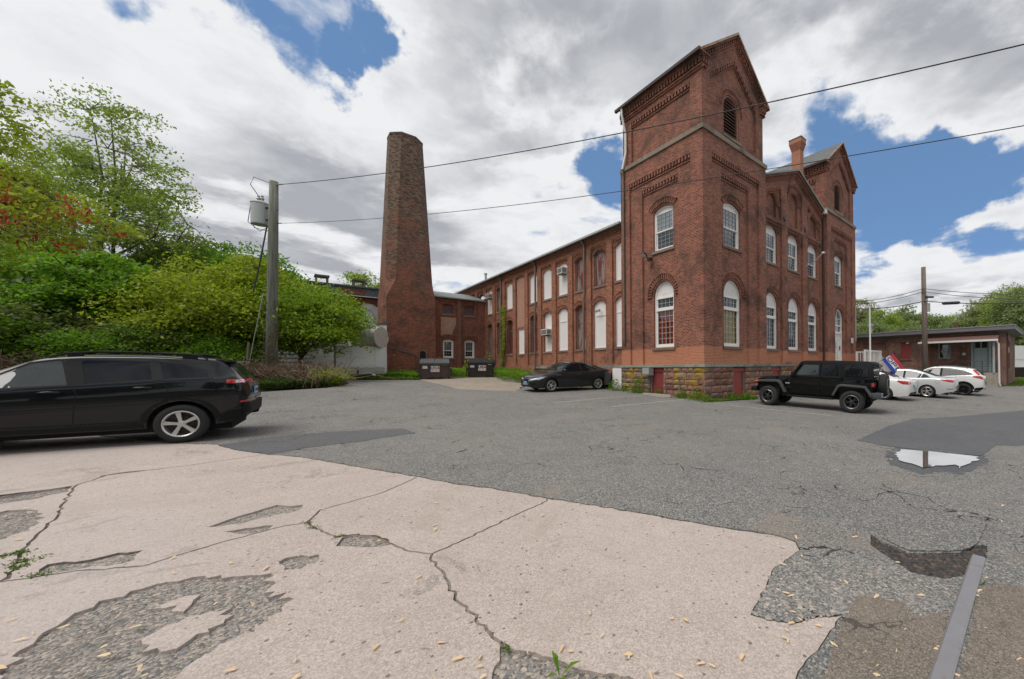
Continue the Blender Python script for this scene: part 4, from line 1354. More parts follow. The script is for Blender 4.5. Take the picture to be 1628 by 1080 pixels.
    for c in cs:
        panels.append(rect(c - 1.08, c + 1.08, Z(0.12), Z(8.25)))
        t0, t1 = c - 1.02, c + 1.02
        top = [(t1, zr(t1) - 0.72)] + ([(gc, zr(gc) - 0.72)] if c == gc else []) + [(t0, zr(t0) - 0.72)]
        niches.append([(t0, Z(8.52)), (t1, Z(8.52))] + top)
    layer(mb, F, [(G0, Z(0.1)), (G1, Z(0.1)), (G1, ze), (gc, zp), (G0, ze)], panels + niches, 0, 0.12)
    lows = [(c - 0.02, 1.46, Z(0.99), Z(3.52), 0.68) for c in cs]
    ups = [(c - 0.02, 1.44, Z(5.9), Z(7.68), 0.42) for c in cs]
    for c, pn, nc, lo, up in zip(cs, panels, niches, lows, ups):
        layer(mb, F, pn, [opening(*lo), opening(*up)], 0.12, 0.2)
        ap = Z(10.62) if c == gc else Z(9.95)
        na = (c, 1.15, Z(8.56), ap - 0.57, 0.57)
        layer(mb, F, nc, [opening(*na)], 0.12, 0.12)
        layer(mb, F, opening(*na), (), 0.24)
    mb.build('gable_wall', 'brick_tower', mill)
    mb = MB()
    for c, nc in zip(cs, niches):
        dentils(mb, F, c - 1.08, Z(8.25), c + 1.08, Z(8.25), 0.01, 0.13, 0.16, 0.2)
        slant(mb, F, c - 1.08, Z(8.30), c + 1.08, Z(8.30), -0.04, 0.01, 0.06)
        tp = nc[2:]
        for (a1, z1), (a0, z0) in zip(tp, tp[1:]):
            dentils(mb, F, a0, z0, a1, z1, 0.01, 0.13, 0.17, 0.19)
        ap = Z(10.62) if c == gc else Z(9.95)
        for r0, dd in ((0.02, 0.075), (0.16, 0.05)):
            voussoirs(mb, F, c, 0.575, ap - 0.57, 0.57, r0, r0 + 0.09, dd, 0.125, 22, 0.3)
    for s0, s1 in ((G0, gc), (gc, G1)):
        slant(mb, F, s0, zr(s0) - 0.10, s1, zr(s1) - 0.10, -0.20, 0.01, 0.12)
        dentils(mb, F, s0, zr(s0) - 0.10, s1, zr(s1) - 0.10, -0.12, 0.01, 0.18, 0.16, 0.085, under=False)
        slant(mb, F, s0, zr(s0) - 0.36, s1, zr(s1) - 0.36, -0.06, 0.01, 0.07)
        slant(mb, F, s0, zr(s0) - 0.52, s1, zr(s1) - 0.52, -0.03, 0.01, 0.05)
    mb.build('cornice', 'brick_tower', mill)
    for lo, up in zip(lows, ups):
        win_tall(mill, F, *lo, 0.12, 'brick_tower', 'glass_blue')
        win_hung(mill, F, *up, 0.12, 'brick_tower', glass_lo='glass_blue')
    def groof(m):
        for s in (-1, 1):
            a0 = G0 if s < 0 else G1
            P = []
            for yy in (0.04, 5.2):
                for dz in (0.02, 0.10):
                    P += [(a0, yy, ze + dz), (gc, yy, zp + dz)]
            m.add(P, ((0, 1, 3, 2), (4, 6, 7, 5), (2, 3, 7, 6), (0, 4, 5, 1)))
    rf = one(mill, 'roof', 'slate', groof)
    one(rf, 'verge_flashing', 'verdigris', lambda m: [slant(m, F, min(a, gc), zr(min(a, gc)) + 0.015, max(a, gc), zr(max(a, gc)) + 0.015, -0.30, -0.262, 0.10) for a in (G0 + 0.02, G1 - 0.02)])
    # side walls under the gabled roof, above the wing roofs
    one(mill, 'attic_wall', 'brick_tower', lambda m: layer(m, Face('back', (0, 5.2)), [(G0, Z(7.9)), (G1, Z(7.9)), (G1, ze), (gc, zp), (G0, ze)], (), 0))
    # tie-rod plates
    for c in (gc - 1.39, gc + 1.39):
        one(mill, 'tie_plate', 'black_metal', lambda m: m.lathe([(0.0, -0.06), (0.13, -0.05), (0.17, -0.01), (0.17, 0.01)], 14, 'y', (c, 0.29, Z(8.75))))
    # outdoor unit arm on the pilaster
    one(mill, 'wall_bracket', 'grey_metal', lambda m: (m.tube([(gc + 1.4, 0.28, Z(6.35)), (gc + 1.4, -0.15, Z(6.5)), (gc + 1.45, -0.75, Z(7.0))], 0.035, 8), m.lathe([(0.0, 0), (0.13, 0.0), (0.1, 0.1), (0.0, 0.1)], 10, 'z', (gc + 1.45, -0.78, Z(6.98)))))
    # roof flue
    fx, fy = 11.55, 0.95
    def flue(m):
        m.box(fx - 0.30, fx + 0.30, fy - 0.34, fy + 0.34, Z(10.6), Z(12.6))
        m.box(fx - 0.24, fx + 0.24, fy - 0.29, fy + 0.29, Z(12.6), Z(14.2))
        for i in range(7):
            g = 0.26 + i * 0.018
            m.box(fx - g, fx + g, fy - g - 0.05, fy + g + 0.05, Z(14.2 + i * 0.07), Z(14.265 + i * 0.07))
        m.box(fx - 0.36, fx + 0.36, fy - 0.41, fy + 0.41, Z(14.69), Z(14.9))
    fl = one(mill, 'chimney', 'brick_flue', flue)
    one(fl, 'chimney_cap', 'tar_roof', lambda m: m.box(fx - 0.38, fx + 0.38, fy - 0.43, fy + 0.43, Z(14.9), Z(14.95)))
    # dark pipe shape standing in for shade on the far tower's return, lighter boxes
    one(mill, 'downpipe', 'eave_dark', lambda m: m.tube([(13.76, 0.2, Z(10.2)), (13.76, 0.2, Z(0.2))], 0.06, 10))
    one(mill, 'downpipe', 'black_metal', lambda m: m.tube([(5.68, 0.2, Z(10.3)), (5.68, 0.2, Z(0.2))], 0.07, 10))
    one(mill, 'roof_bracket', 'pipe_white', lambda m: m.box(13.5, 13.8, -0.05, 0.2, Z(10.35), Z(10.6)))
    one(mill, 'meter_box', 'ac_plastic', lambda m: m.box(18.35, 18.65, -0.06, 0.01, Z(1.7), Z(2.1)))
    one(mill, 'conduit', 'grey_metal', lambda m: m.tube([(19.25, -0.04, Z(1.9)), (19.25, -0.04, Z(4.6))], 0.04, 8))

    # ---- long wing
    F = Face('side', (0.30, 0))
    L1 = 34.0
    zt = Z(7.98)
    bays = [5.97 + 2.05 * i for i in range(14)]
    hb = 0.76
    mb = MB()
    pans = [rect(max(b - hb, 5.45), b + hb, Z(0.2), Z(7.38)) for b in bays]
    layer(mb, F, rect(5.3, L1, Z(-2.3), zt), pans, 0, 0.12)
    up_k = ['half', 'red', 'red', 'whiteac', 'white', 'white', 'brick', 'white', 'red', 'whiteac', 'white', 'red', 'white', 'red']
    lo_k = ['white', 'whitelamp', 'redrail', 'white', 'oldac', 'dark', 'short', 'dark', 'dark', 'grey', 'dark', 'dark', 'dark', 'dark']
    wl = []
    for b, pn, uk, lk in zip(bays, pans, up_k, lo_k):
        u = (b, 1.12, Z(4.96), Z(6.86), 0.22)
        l = (b, 1.12, Z(1.17), Z(3.76), 0.25) if lk != 'short' else (b, 1.0, Z(1.13), Z(3.12), 0.0)
        holes = [opening(*l)] + ([opening(*u)] if uk != 'brick' else [])
        if b < 6.2:
            holes = [[(max(a, 5.5), z) for a, z in h] for h in holes]
        layer(mb, F, pn, holes, 0.12, 0.22)
        wl.append((b, u, l, uk, lk))
    Ff = Face('front', (0.3, 5.3))
    mb.build('wing_wall', 'brick_wing', mill)
    for b, u, l, uk, lk in wl:
        if b > 25:
            continue
        if uk == 'half':
            w = win_board(mill, F, *u, 0.12, 'brick_wing')
            win_hung(mill, F, b - 0.2, 0.7, Z(5.06), Z(6.35), 0.0, 0.04, None, 2, 2, sillon=False, frame=0.05)
        elif uk == 'red':
            win_board(mill, F, *u, 0.12, 'brick_wing', 'wood_red', planks=True, depth=0.12, label='weathered red boarded window with flaking paint')
        elif uk == 'white':
            win_board(mill, F, *u, 0.12, None)
        elif uk == 'whiteac':
            win_board(mill, F, *u, 0.12, None)
            air_con(mill, F, b - 0.15, Z(6.35), 0.14)
        elif uk == 'brick':
            one(mill, 'bricked_window', 'brick_patch', lambda m: layer(m, F, opening(b, 1.25, Z(3.25), Z(7.05), 0.2), (), 0.10, edge=0.03))
        if lk in ('white', 'whitelamp'):
            w = win_board(mill, F, *l, 0.12, 'brick_wing', rail=Z(3.15))
            if lk == 'whitelamp':
                one(mill, 'flood_lamp', 'grey_metal', lambda m: (m.lathe([(0.0, 0.0), (0.08, 0.02), (0.09, 0.14), (0.0, 0.16)], 10, 'x', (0.16, b - 0.12, Z(3.42))), m.lathe([(0.0, 0.0), (0.08, 0.02), (0.09, 0.14), (0.0, 0.16)], 10, 'x', (0.16, b + 0.14, Z(3.40))), m.tube([(0.42, b, Z(3.5)), (0.28, b - 0.1, Z(3.46))], 0.03, 6)))
        elif lk == 'redrail':
            win_board(mill, F, *l, 0.12, 'brick_wing', 'wood_red', rail=Z(2.9), planks=True, depth=0.16, label='tall red boarded window, paint flaking to grey')
        elif lk == 'oldac':
            win_board(mill, F, *l, 0.12, 'brick_wing', 'white_board', rail=Z(2.35), depth=0.14)
            air_con(mill, F, b - 0.02, Z(2.35), 0.16, 0.8)
        elif lk == 'dark':
            win_board(mill, F, *l, 0.12, 'brick_wing', 'wood_darkred', rail=Z(3.1), planks=True, depth=0.16)
        elif lk == 'grey':
            win_board(mill, F, *l, 0.12, 'brick_wing', 'wood_grey', rail=Z(3.0), planks=True, depth=0.16)
        elif lk == 'short':
            win_board(mill, F, *l, 0.12, None)
    mb = MB()
    for b in bays:
        dentils(mb, F, max(b - hb, 5.45), Z(7.38), b + hb, Z(7.38), 0.012, 0.13, 0.12, 0.17, 0.09, under=False)
    dentils(mb, F, 5.5, Z(7.82), L1, Z(7.82), -0.06, 0.01, 0.16, 0.19, 0.10, under=False)
    slant(mb, F, 5.5, Z(7.821), L1, Z(7.821), -0.10, 0.01, 0.12)
    slant(mb, F, 5.5, Z(7.58), L1, Z(7.58), -0.03, 0.01, 0.06)
    mb.build('cornice', 'brick_wing', mill)
    def wroof(m):
        P = [(0.0, 5.4, zt + 0.02), (0.0, L1, zt + 0.02), (gc, L1, zt + 0.9), (gc, 5.4, zt + 0.9), (19.1, L1, zt + 0.02), (19.1, 5.4, zt + 0.02)]
        m.add(P, ((0, 1, 2, 3), (3, 2, 4, 5)))
        m.quad((0.0, 5.4, zt - 0.03), (0.0, L1, zt - 0.03), (0.0, L1, zt + 0.02), (0.0, 5.4, zt + 0.02))
        m.quad((0.3, 5.4, zt - 0.03), (0.3, L1, zt - 0.03), (0.0, L1, zt - 0.03), (0.0, 5.4, zt - 0.03))
    rf = one(mill, 'roof', 'tar_roof', wroof)
    one(rf, 'gutter', 'grey_metal', lambda m: fbox(m, F, 5.6, L1, -0.42, -0.30, zt - 0.06, zt + 0.05))
    one(rf, 'vent_pipe', 'grey_metal', lambda m: (m.tube([(1.2, 27.3, zt), (1.2, 27.3, zt + 1.3)], 0.11, 8), m.lathe([(0.0, 0), (0.17, 0.0), (0.17, 0.08), (0, 0.1)], 8, 'z', (1.2, 27.3, zt + 1.3))))
    one(mill, 'wing_end_wall', 'brick_wing', lambda m: (m.quad((0.3, L1, 0), (19.1, L1, 0), (19.1, L1, zt), (0.3, L1, zt)), m.quad((19.1, 5.4, 0), (19.1, L1, 0), (19.1, L1, zt), (19.1, 5.4, zt))))
    # downpipes of the wing and of the tower
    for sx, zb_ in ((9.33, -0.6), (15.55, -0.3), (21.6, 0.0)):
        one(mill, 'downpipe', 'pipe_brown', lambda m: m.tube([(-0.05, sx, Z(7.9)), (0.20, sx, Z(7.6)), (0.20, sx, Z(4.6)), (0.16, sx + 0.03, Z(4.3)), (0.16, sx + 0.03, Z(zb_ + 0.25)), (0.02, sx + 0.06, Z(zb_))], 0.075, 10))
    one(mill, 'downpipe', 'pipe_white', lambda m: m.tube([(-0.24, 5.15, Z(13.95)), (-0.24, 5.15, Z(13.6)), (-0.02, 5.1, Z(12.6)), (-0.02, 5.1, Z(11.6)), (-0.16, 5.22, Z(10.7))], 0.065, 10))
    one(mill, 'downpipe', 'pipe_brown', lambda m: m.tube([(-0.16, 5.22, Z(10.7)), (-0.08, 5.25, Z(10.3)), (-0.08, 5.25, Z(1.4)), (-0.02, 5.25, Z(1.25))], 0.06, 10))
    # flood light on the tower
    fl = one(mill, 'flood_light', 'black_metal', lambda m: (m.obox((-0.25, 3.52, Z(5.68)), (0.02, 0, 0.03), (0, 0.16, 0), (0.10, 0, -0.07)), m.tube([(0.12, 3.42, Z(5.5)), (-0.2, 3.5, Z(5.62))], 0.03, 6), m.box(-0.04, 0.13, 3.28, 3.5, Z(5.4), Z(5.56))))
    one(fl, 'lens', 'lamp_glass', lambda m: m.obox((-0.275, 3.52, Z(5.655)), (0.004, 0, 0.006), (0, 0.14, 0), (0.085, 0, -0.06)))

    # ---- stone basement
    Ff, Fs = Face('front', (0, -0.03)), Face('side', (-0.03, 0))
    hs = [(2.42, 3.36, Z(-1.5), Z(-0.06))]
    hf = [(2.31, 3.32, Z(-1.45), Z(-0.06)), (6.15, 7.1, Z(-1.5), Z(-0.06))]
    one(mill, 'basement_core', 'stone_brown', lambda m: (m.box(0.2, 19.3, 0.2, 5.5, Z(-2.4), Z(-0.02)),))
    fd = one(mill, 'foundation', 'stone_lichen', lambda m: m.box(0.19, 0.21, 0.3, 5.5, Z(-2.4), Z(-0.03)))
    rubble_wall(fd, Fs, 0.0, 5.6, Z(-2.0), Z(-0.02), hs, ['stone_lichen', 'stone_lichen', 'stone_brown'], 0.24, 3)
    fd2 = one(mill, 'foundation', 'stone_brown', lambda m: m.box(0.3, 19.3, 0.19, 0.21, Z(-2.4), Z(-0.03)))
    rubble_wall(fd2, Ff, -0.03, 19.45, Z(-2.0), Z(-0.02), hf, ['stone_brown', 'stone_brown', 'stone_brown', 'stone_lichen'], 0.22, 4)
    slab_course(mill, 'water_table_stone', Fs, 0.0, 5.6, Z(-0.02), Z(0.105), -0.06, 0.3, 'stone_green', (0.9, 1.6), 8)
    slab_course(mill, 'water_table_stone', Ff, -0.09, 8.35, Z(-0.02), Z(0.105), -0.06, 0.3, 'stone_green', (0.9, 1.6), 9)
    slab_course(mill, 'water_table_stone', Ff, 8.35, 19.5, Z(-0.02), Z(0.22), -0.04, 0.3, 'stone_brown', (0.6, 1.2), 10)
    Fw = Face('side', (0.30, 0))
    slab_course(mill, 'water_table_stone', Fw, 5.62, 16.0, Z(-0.05), Z(0.105), -0.12, 0.1, 'stone_green', (1.0, 1.8), 11)
    fd3 = one(mill, 'foundation', 'stone_lichen', lambda m: m.box(0.27, 0.30, 5.6, 16, Z(-2.0), Z(-0.05)))
    rubble_wall(fd3, Face('side', (0.16, 0)), 6.6, 13.0, Z(-1.6), Z(-0.05), [], ['stone_lichen', 'stone_brown'], 0.12, 6)
    one(mill, 'access_panel', 'white_board', lambda m: m.box(0.1, 0.27, 5.7, 6.5, Z(-1.5), Z(-0.06)))
    for F_, a0, a1, mt, z0_ in ((Fs, 2.42, 3.36, 'red_door', -1.5), (Ff, 2.31, 3.32, 'red_door_bright', -1.45), (Ff, 6.15, 7.1, 'red_door_bright', -1.5)):
        d_ = one(mill, 'basement_hatch', mt, lambda m: fbox(m, F_, a0 + 0.02, a1 - 0.02, 0.12, 0.17, Z(z0_), Z(-0.25)))
        one(d_, 'lintel', mt, lambda m: fbox(m, F_, a0, a1, 0.07, 0.17, Z(-0.25), Z(-0.07)))
        one(d_, 'jamb', 'wood_frame', lambda m: fbox(m, F_, a0, a0 + 0.07, 0.05, 0.12, Z(z0_), Z(-0.251)))
        one(d_, 'jamb', 'wood_frame', lambda m: fbox(m, F_, a1 - 0.09, a1, 0.04, 0.12, Z(z0_), Z(-0.251)))
    vb = one(mill, 'vent_box', 'grey_metal', lambda m: m.box(-0.36, -0.04, 3.1, 3.52, Z(-0.42), Z(-0.06)))
    one(vb, 'hood', 'grey_metal', lambda m: m.box(-0.40, -0.37, 3.08, 3.54, Z(-0.36), Z(-0.04)))
    return mill
build_mill()
# ---------------------------------------------------------------- other buildings
simple('metal_roof_green', (0.30, 0.35, 0.31), 0.55, 0.1, var=0.12, scale=1.5)
simple('metal_roof_grey', (0.23, 0.25, 0.24), 0.6, var=0.15, scale=2)
simple('white_cladding', (0.62, 0.64, 0.63), 0.6, var=0.08, scale=2, grime=((0.35, 0.36, 0.34), 0.55, 0.8, 1.5))
simple('trailer_white', (0.72, 0.73, 0.72), 0.5, var=0.05, scale=2, grime=((0.47, 0.48, 0.45), 0.55, 0.8, 1.2))
simple('trailer_grey', (0.42, 0.43, 0.41), 0.6, var=0.15, scale=3, grime=((0.25, 0.25, 0.22), 0.5, 0.75, 2))
simple('duct_metal', (0.52, 0.50, 0.46), 0.5, 0.2, var=0.15, scale=2, grime=((0.34, 0.17, 0.07), 0.58, 0.72, 1.8))
simple('fascia', (0.16, 0.16, 0.165), 0.55, var=0.12, scale=2)
simple('fascia_light', (0.34, 0.34, 0.35), 0.5, var=0.1, scale=2)
simple('porch_roof', (0.11, 0.055, 0.042), 0.8, var=0.25, scale=5)
simple('concrete_old', (0.34, 0.30, 0.26), 0.9, var=0.15, scale=3, bmp=0.3, grime=((0.2, 0.17, 0.14), 0.5, 0.75, 2))
simple('teal_door', (0.33, 0.42, 0.42), 0.6, var=0.1, scale=4, grime=((0.36, 0.33, 0.29), 0.55, 0.75, 4))
simple('orange_lamp', (0.7, 0.12, 0.02), 0.3, var=0.05)
simple('rubber', (0.022, 0.022, 0.023), 0.8, var=0.2, scale=20)
Zr = lambda z: z + EYE

def build_stack():
    x, y = bw(-5.98, 26.38)
    th = empty('chimney_stack', (x, y, 0), TH)
    tag(th, 'tall tapering octagonal brick factory chimney, sooty towards the top', 'chimney')
    # soot grows with height: the brick is really blackened there
    m, nt, bs = MATS['brick_stack'], None, None
    nt = NT(m.node_tree)
    bs = m.node_tree.nodes['Principled BSDF']
    src = bs.inputs['Base Color'].links[0].from_socket
    p = objco(nt)
    zz = nt.new('ShaderNodeSeparateXYZ', {0: p}).outputs[2]
    n = nt.noise(p, 0.9, 6, 0.7, 0.5)
    f = nt.smooth(nt.math('ADD', zz, nt.math('MULTIPLY', nt.math('SUBTRACT', n, 0.5), 30.0)), 5.5, 17.0)
    fine = nt.smooth(nt.noise(nt.new('ShaderNodeMapping', {'Vector': p, 'Scale': (3.0, 3.0, 9.0)}).outputs[0], 1.0, 5, 0.7), 0.38, 0.62)
    col = nt.mix(nt.math('MULTIPLY', f, 0.85), src, nt.mix(fine, (0.04, 0.034, 0.031), (0.21, 0.155, 0.11)))
    nt.l.new(col, bs.inputs['Base Color'])
    def oct_(hw, cut, z):
        a = hw - cut
        return [(-a, -hw, z), (a, -hw, z), (hw, -a, z), (hw, a, z), (a, hw, z), (-a, hw, z), (-hw, a, z), (-hw, -a, z)]
    rings = [oct_(1.80, 0.004, Zr(-1.3)), oct_(1.775, 0.004, Zr(5.7)), oct_(1.735, 0.62, Zr(7.15))]
    for k in range(1, 7):
        f_ = k / 6
        rings.append(oct_(1.735 - 0.52 * f_, 0.62 + 0.07 * f_, Zr(7.15 + 11.95 * f_)))
    rings += [oct_(1.235, 0.70, Zr(19.12)), oct_(1.235, 0.70, Zr(19.3)), oct_(1.0, 0.58, Zr(19.32)), oct_(1.0, 0.58, Zr(17.5))]
    mb = MB()
    for r in rings:
        mb.v += r
    for i in range(len(rings) - 1):
        for k in range(8):
            mb.f.append((i * 8 + k, i * 8 + (k + 1) % 8, (i + 1) * 8 + (k + 1) % 8, (i + 1) * 8 + k))
    mb.build('shaft', 'brick_stack', th)
    F = Face('front', (0.0, -1.80))
    d = one(th, 'door', 'wood_frame', lambda m_: frame_ring(m_, F, 0.78, 0.62, Zr(-0.6), Zr(1.35), 0.2, 0.09, -0.05, 0.1))
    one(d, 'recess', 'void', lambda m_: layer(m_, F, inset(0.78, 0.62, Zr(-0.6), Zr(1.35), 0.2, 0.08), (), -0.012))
    one(th, 'roof_scar', 'tar_roof', lambda m_: slant(m_, F, -1.75, Zr(1.75), 0.2, Zr(1.1), -0.03, 0.02, 0.10))
    one(th, 'bracket', 'rust_flash', lambda m_: m_.box(-1.96, -1.78, -1.3, -1.0, Zr(5.0), Zr(5.15)))
build_stack()

def build_connector():
    x, y = bw(-4.3, 25.3)
    th = empty('link_building', (x, y, 0), TH)
    tag(th, 'two-storey brick link block with a grey roof beside the chimney', 'building')
    W = 4.6
    F = Face('front', (0, 0))
    zt = Zr(6.25)
    mb = MB()
    pil = [(0.6, 2.1), (2.55, 3.95)]
    pan = [rect(a, b, Zr(-0.2), Zr(5.95)) for a, b in pil]
    layer(mb, F, rect(0, W, Zr(-1.2), zt), pan, 0, 0.10)
    cs = [1.36, 3.2]
    for c, pn in zip(cs, pan):
        layer(mb, F, pn, [opening(c, 0.9, Zr(0.93), Zr(2.45), 0.12), opening(c, 0.88, Zr(4.8), Zr(5.5), 0.12)], 0.10, 0.2)
    layer(mb, Face('side', (0, 0)), rect(0, 9, Zr(-1.2), zt), (), 0)
    layer(mb, Face('far', (W, 0)), rect(0, 9, Zr(-1.2), zt), (), 0)
    mb.build('wall', 'brick_dark', th)
    for c in cs:
        win_hung(th, F, c, 0.9, Zr(0.93), Zr(2.45), 0.12, 0.10, 'brick_dark', 3, 2, archn=9, split=Zr(1.55), frame=0.10)
        w = one(th, 'bricked_window', 'brick_maroon', lambda m: layer(m, F, opening(c, 0.88, Zr(4.8), Zr(5.5), 0.12), (), 0.2))
        sill(w, F, c, 0.88, Zr(4.8), 0.10, 0.05)
        brickarch(w, F, c, 0.88, Zr(5.5), 0.12, 0.10, 'brick_dark', 9, 0.03, 0.2)
    one(th, 'brick_patch', 'brick_patch', lambda m: layer(m, F, [(0.75, Zr(2.75)), (1.6, Zr(2.75)), (1.75, Zr(3.3)), (2.0, Zr(3.9)), (2.05, Zr(4.5)), (0.75, Zr(4.5))], (), 0.094))
    for a, b in pil:
        one(th, 'cornice', 'brick_dark', lambda m: dentils(m, F, a, Zr(5.95), b, Zr(5.95), 0.01, 0.11, 0.1, 0.15, 0.08, under=False))
    def roof(m):
        m.add([(-0.1, -0.22, zt), (W + 0.1, -0.22, zt), (W + 0.1, 4.0, zt + 1.15), (-0.1, 4.0, zt + 1.15), (-0.1, 9.0, zt), (W + 0.1, 9.0, zt), (-0.1, -0.22, zt - 0.1), (W + 0.1, -0.22, zt - 0.1)], ((0, 1, 2, 3), (3, 2, 5, 4), (6, 7, 1, 0)))
    one(th, 'roof', 'metal_roof_grey', roof)
    one(th, 'downpipe', 'pipe_brown', lambda m: m.tube([(2.32, -0.05, Zr(6.1)), (2.32, -0.05, Zr(-0.4))], 0.05, 8))
    one(th, 'flashing', 'pipe_white', lambda m: m.obox((W - 0.1, 0.1, zt + 0.28), (0.12, 0, 0.1), (0, 0.3, 0.1), (0, 0, 0.04)))
build_connector()

def build_far_mill():
    x, y = bw(-34.0, 31.0)
    th = empty('back_mill', (x, y, 0), TH)
    tag(th, 'low dark brick mill behind the chimney with two open roof vents', 'building')
    W = 34.0 - 4.4
    F = Face('front', (0, 0))
    mb = MB()
    wins = [W - 3.6 - 3.4 * i for i in range(8)]
    layer(mb, F, rect(0, W, Zr(-1.2), Zr(6.45)), [opening(c, 1.5, Zr(3.6), Zr(5.55), 0.35) for c in wins], 0, 0.2)
    layer(mb, Face('side', (0, 0)), rect(0, 14, Zr(-1.2), Zr(6.45)), (), 0)
    mb.build('wall', 'brick_dark', th)
    for c in wins:
        w = win_board(th, F, c, 1.5, Zr(3.6), Zr(5.55), 0.35, 0.0, 'brick_dark', 'white_board', archn=12)
    # slate-hung clerestory with brick panels
    def cl(m):
        layer(m, Face('front', (0, 0.5)), rect(0.4, W, Zr(6.5), Zr(7.3)), (), 0)
        m.add([(0.0, -0.25, Zr(6.42)), (W, -0.25, Zr(6.42)), (W, 0.5, Zr(6.6)), (0.0, 0.5, Zr(6.6))], ((0, 1, 2, 3),))
    one(th, 'clerestory', 'slate_light', cl)
    for i in range(9):
        one(th, 'clerestory_panel', 'brick_dark', lambda m: fbox(m, F, W - 2.6 - i * 2.9, W - 0.9 - i * 2.9, 0.45, 0.52, Zr(6.68), Zr(7.12)))
    one(th, 'eaves_board', 'white_cladding', lambda m: fbox(m, F, 0, W, -0.32, -0.25, Zr(6.40), Zr(6.47)))
    one(th, 'roof', 'tar_roof', lambda m: (m.box(0.2, W, 0.3, 13.5, Zr(7.3), Zr(7.42)),))
    for c in (W - 9.6 + 2.8, W - 4.15):
        def vent(m):
            for a in (c - 0.42, c + 0.34):
                m.box(a, a + 0.1, 1.0, 1.1, Zr(7.42), Zr(8.05))
                m.box(a, a + 0.1, 1.9, 2.0, Zr(7.42), Zr(8.05))
            m.box(c - 0.5, c + 0.52, 0.92, 2.08, Zr(8.05), Zr(8.17))
            m.box(c - 0.46, c + 0.48, 0.96, 2.04, Zr(7.421), Zr(7.52))
        one(th, 'roof_vent', 'wood_frame', vent)
build_far_mill()

def build_lean_to():
    x, y = bw(-20.0, 28.0)
    th = empty('lean_to_shed', (x, y, 0), TH)
    tag(th, 'pale clad lean-to shed with grey shingle roof against the back mill', 'shed')
    W = 12.1
    def roof(m):
        m.add([(0, -0.2, Zr(3.6)), (W, -0.2, Zr(3.6)), (W, 2.98, Zr(5.35)), (0, 2.98, Zr(5.35)), (0, -0.2, Zr(3.48)), (W, -0.2, Zr(3.48))], ((0, 1, 2, 3), (4, 5, 1, 0)))
    one(th, 'roof', 'slate_light', roof)
    one(th, 'wall', 'white_cladding', lambda m: (m.box(0.1, W, 0.0, 0.1, Zr(-1.2), Zr(3.5)),))
    for i in range(11):
        one(th, 'cladding_board', 'white_cladding', lambda m: m.add([(0.1, -0.06, Zr(3.3 - i * 0.3)), (W, -0.06, Zr(3.3 - i * 0.3)), (W, -0.01, Zr(3.6 - i * 0.3)), (0.1, -0.01, Zr(3.6 - i * 0.3)), (0.1, 0, Zr(3.3 - i * 0.3)), (W, 0, Zr(3.3 - i * 0.3))], ((0, 1, 2, 3), (4, 5, 1, 0))))
    # low monopitch in front of it
    def low(m):
        m.add([(W - 4.5, -3.0, Zr(2.75)), (W - 0.3, -3.0, Zr(3.35)), (W - 0.3, -0.2, Zr(3.9)), (W - 4.5, -0.2, Zr(3.2)), (W - 4.5, -3.0, Zr(2.6)), (W - 0.3, -3.0, Zr(3.1))], ((0, 1, 2, 3), (4, 5, 1, 0)))
    one(th, 'porch_roof', 'tar_roof', low)
    one(th, 'porch_wall', 'white_cladding', lambda m: m.box(W - 4.4, W - 0.4, -2.9, -2.8, Zr(-1.0), Zr(2.65)))
    one(th, 'side_panel', 'white_board', lambda m: m.box(11.25, 11.72, -6.4, -2.95, Zr(-0.6), Zr(3.1)))
    one(th, 'side_panel_cap', 'tar_roof', lambda m: m.obox((11.5, -6.2, Zr(3.25)), (0.33, 0, 0.12), (0, 0.3, 0), (0, 0, 0.08)))
build_lean_to()

def build_duct():
    p = at(587, 534, 26.9)
    th = empty('exhaust_duct', (p.x, p.y, 0), R(-4))
    tag(th, 'fat rust-streaked metal exhaust elbow above the white box trailer', 'duct')
    def pipe(m):
        c = [(0.85, 0, Zr(2.2)), (0.35, 0, Zr(2.2)), (-0.25, 0.0, Zr(2.05)), (-0.70, 0.2, Zr(1.6)), (-0.85, 0.4, Zr(1.0))]
        m.tube(c, [0.66, 0.66, 0.66, 0.60, 0.5], 18)
        m.tube([(0.80, 0, Zr(2.2)), (0.9, 0, Zr(2.2))], 0.72, 18)
        for k in (0.3,):
            m.tube([(k, 0, Zr(2.2)), (k + 0.05, 0, Zr(2.2))], 0.685, 18)
    one(th, 'pipe', 'duct_metal', pipe, smooth=False)
    one(th, 'leg', 'black_metal', lambda m: (m.box(0.5, 0.58, -0.05, 0.05, Zr(-0.7), Zr(1.6)),))
    one(th, 'leg', 'black_metal', lambda m: (m.box(-0.2, -0.12, -0.05, 0.05, Zr(-0.7), Zr(1.5)),))
build_duct()

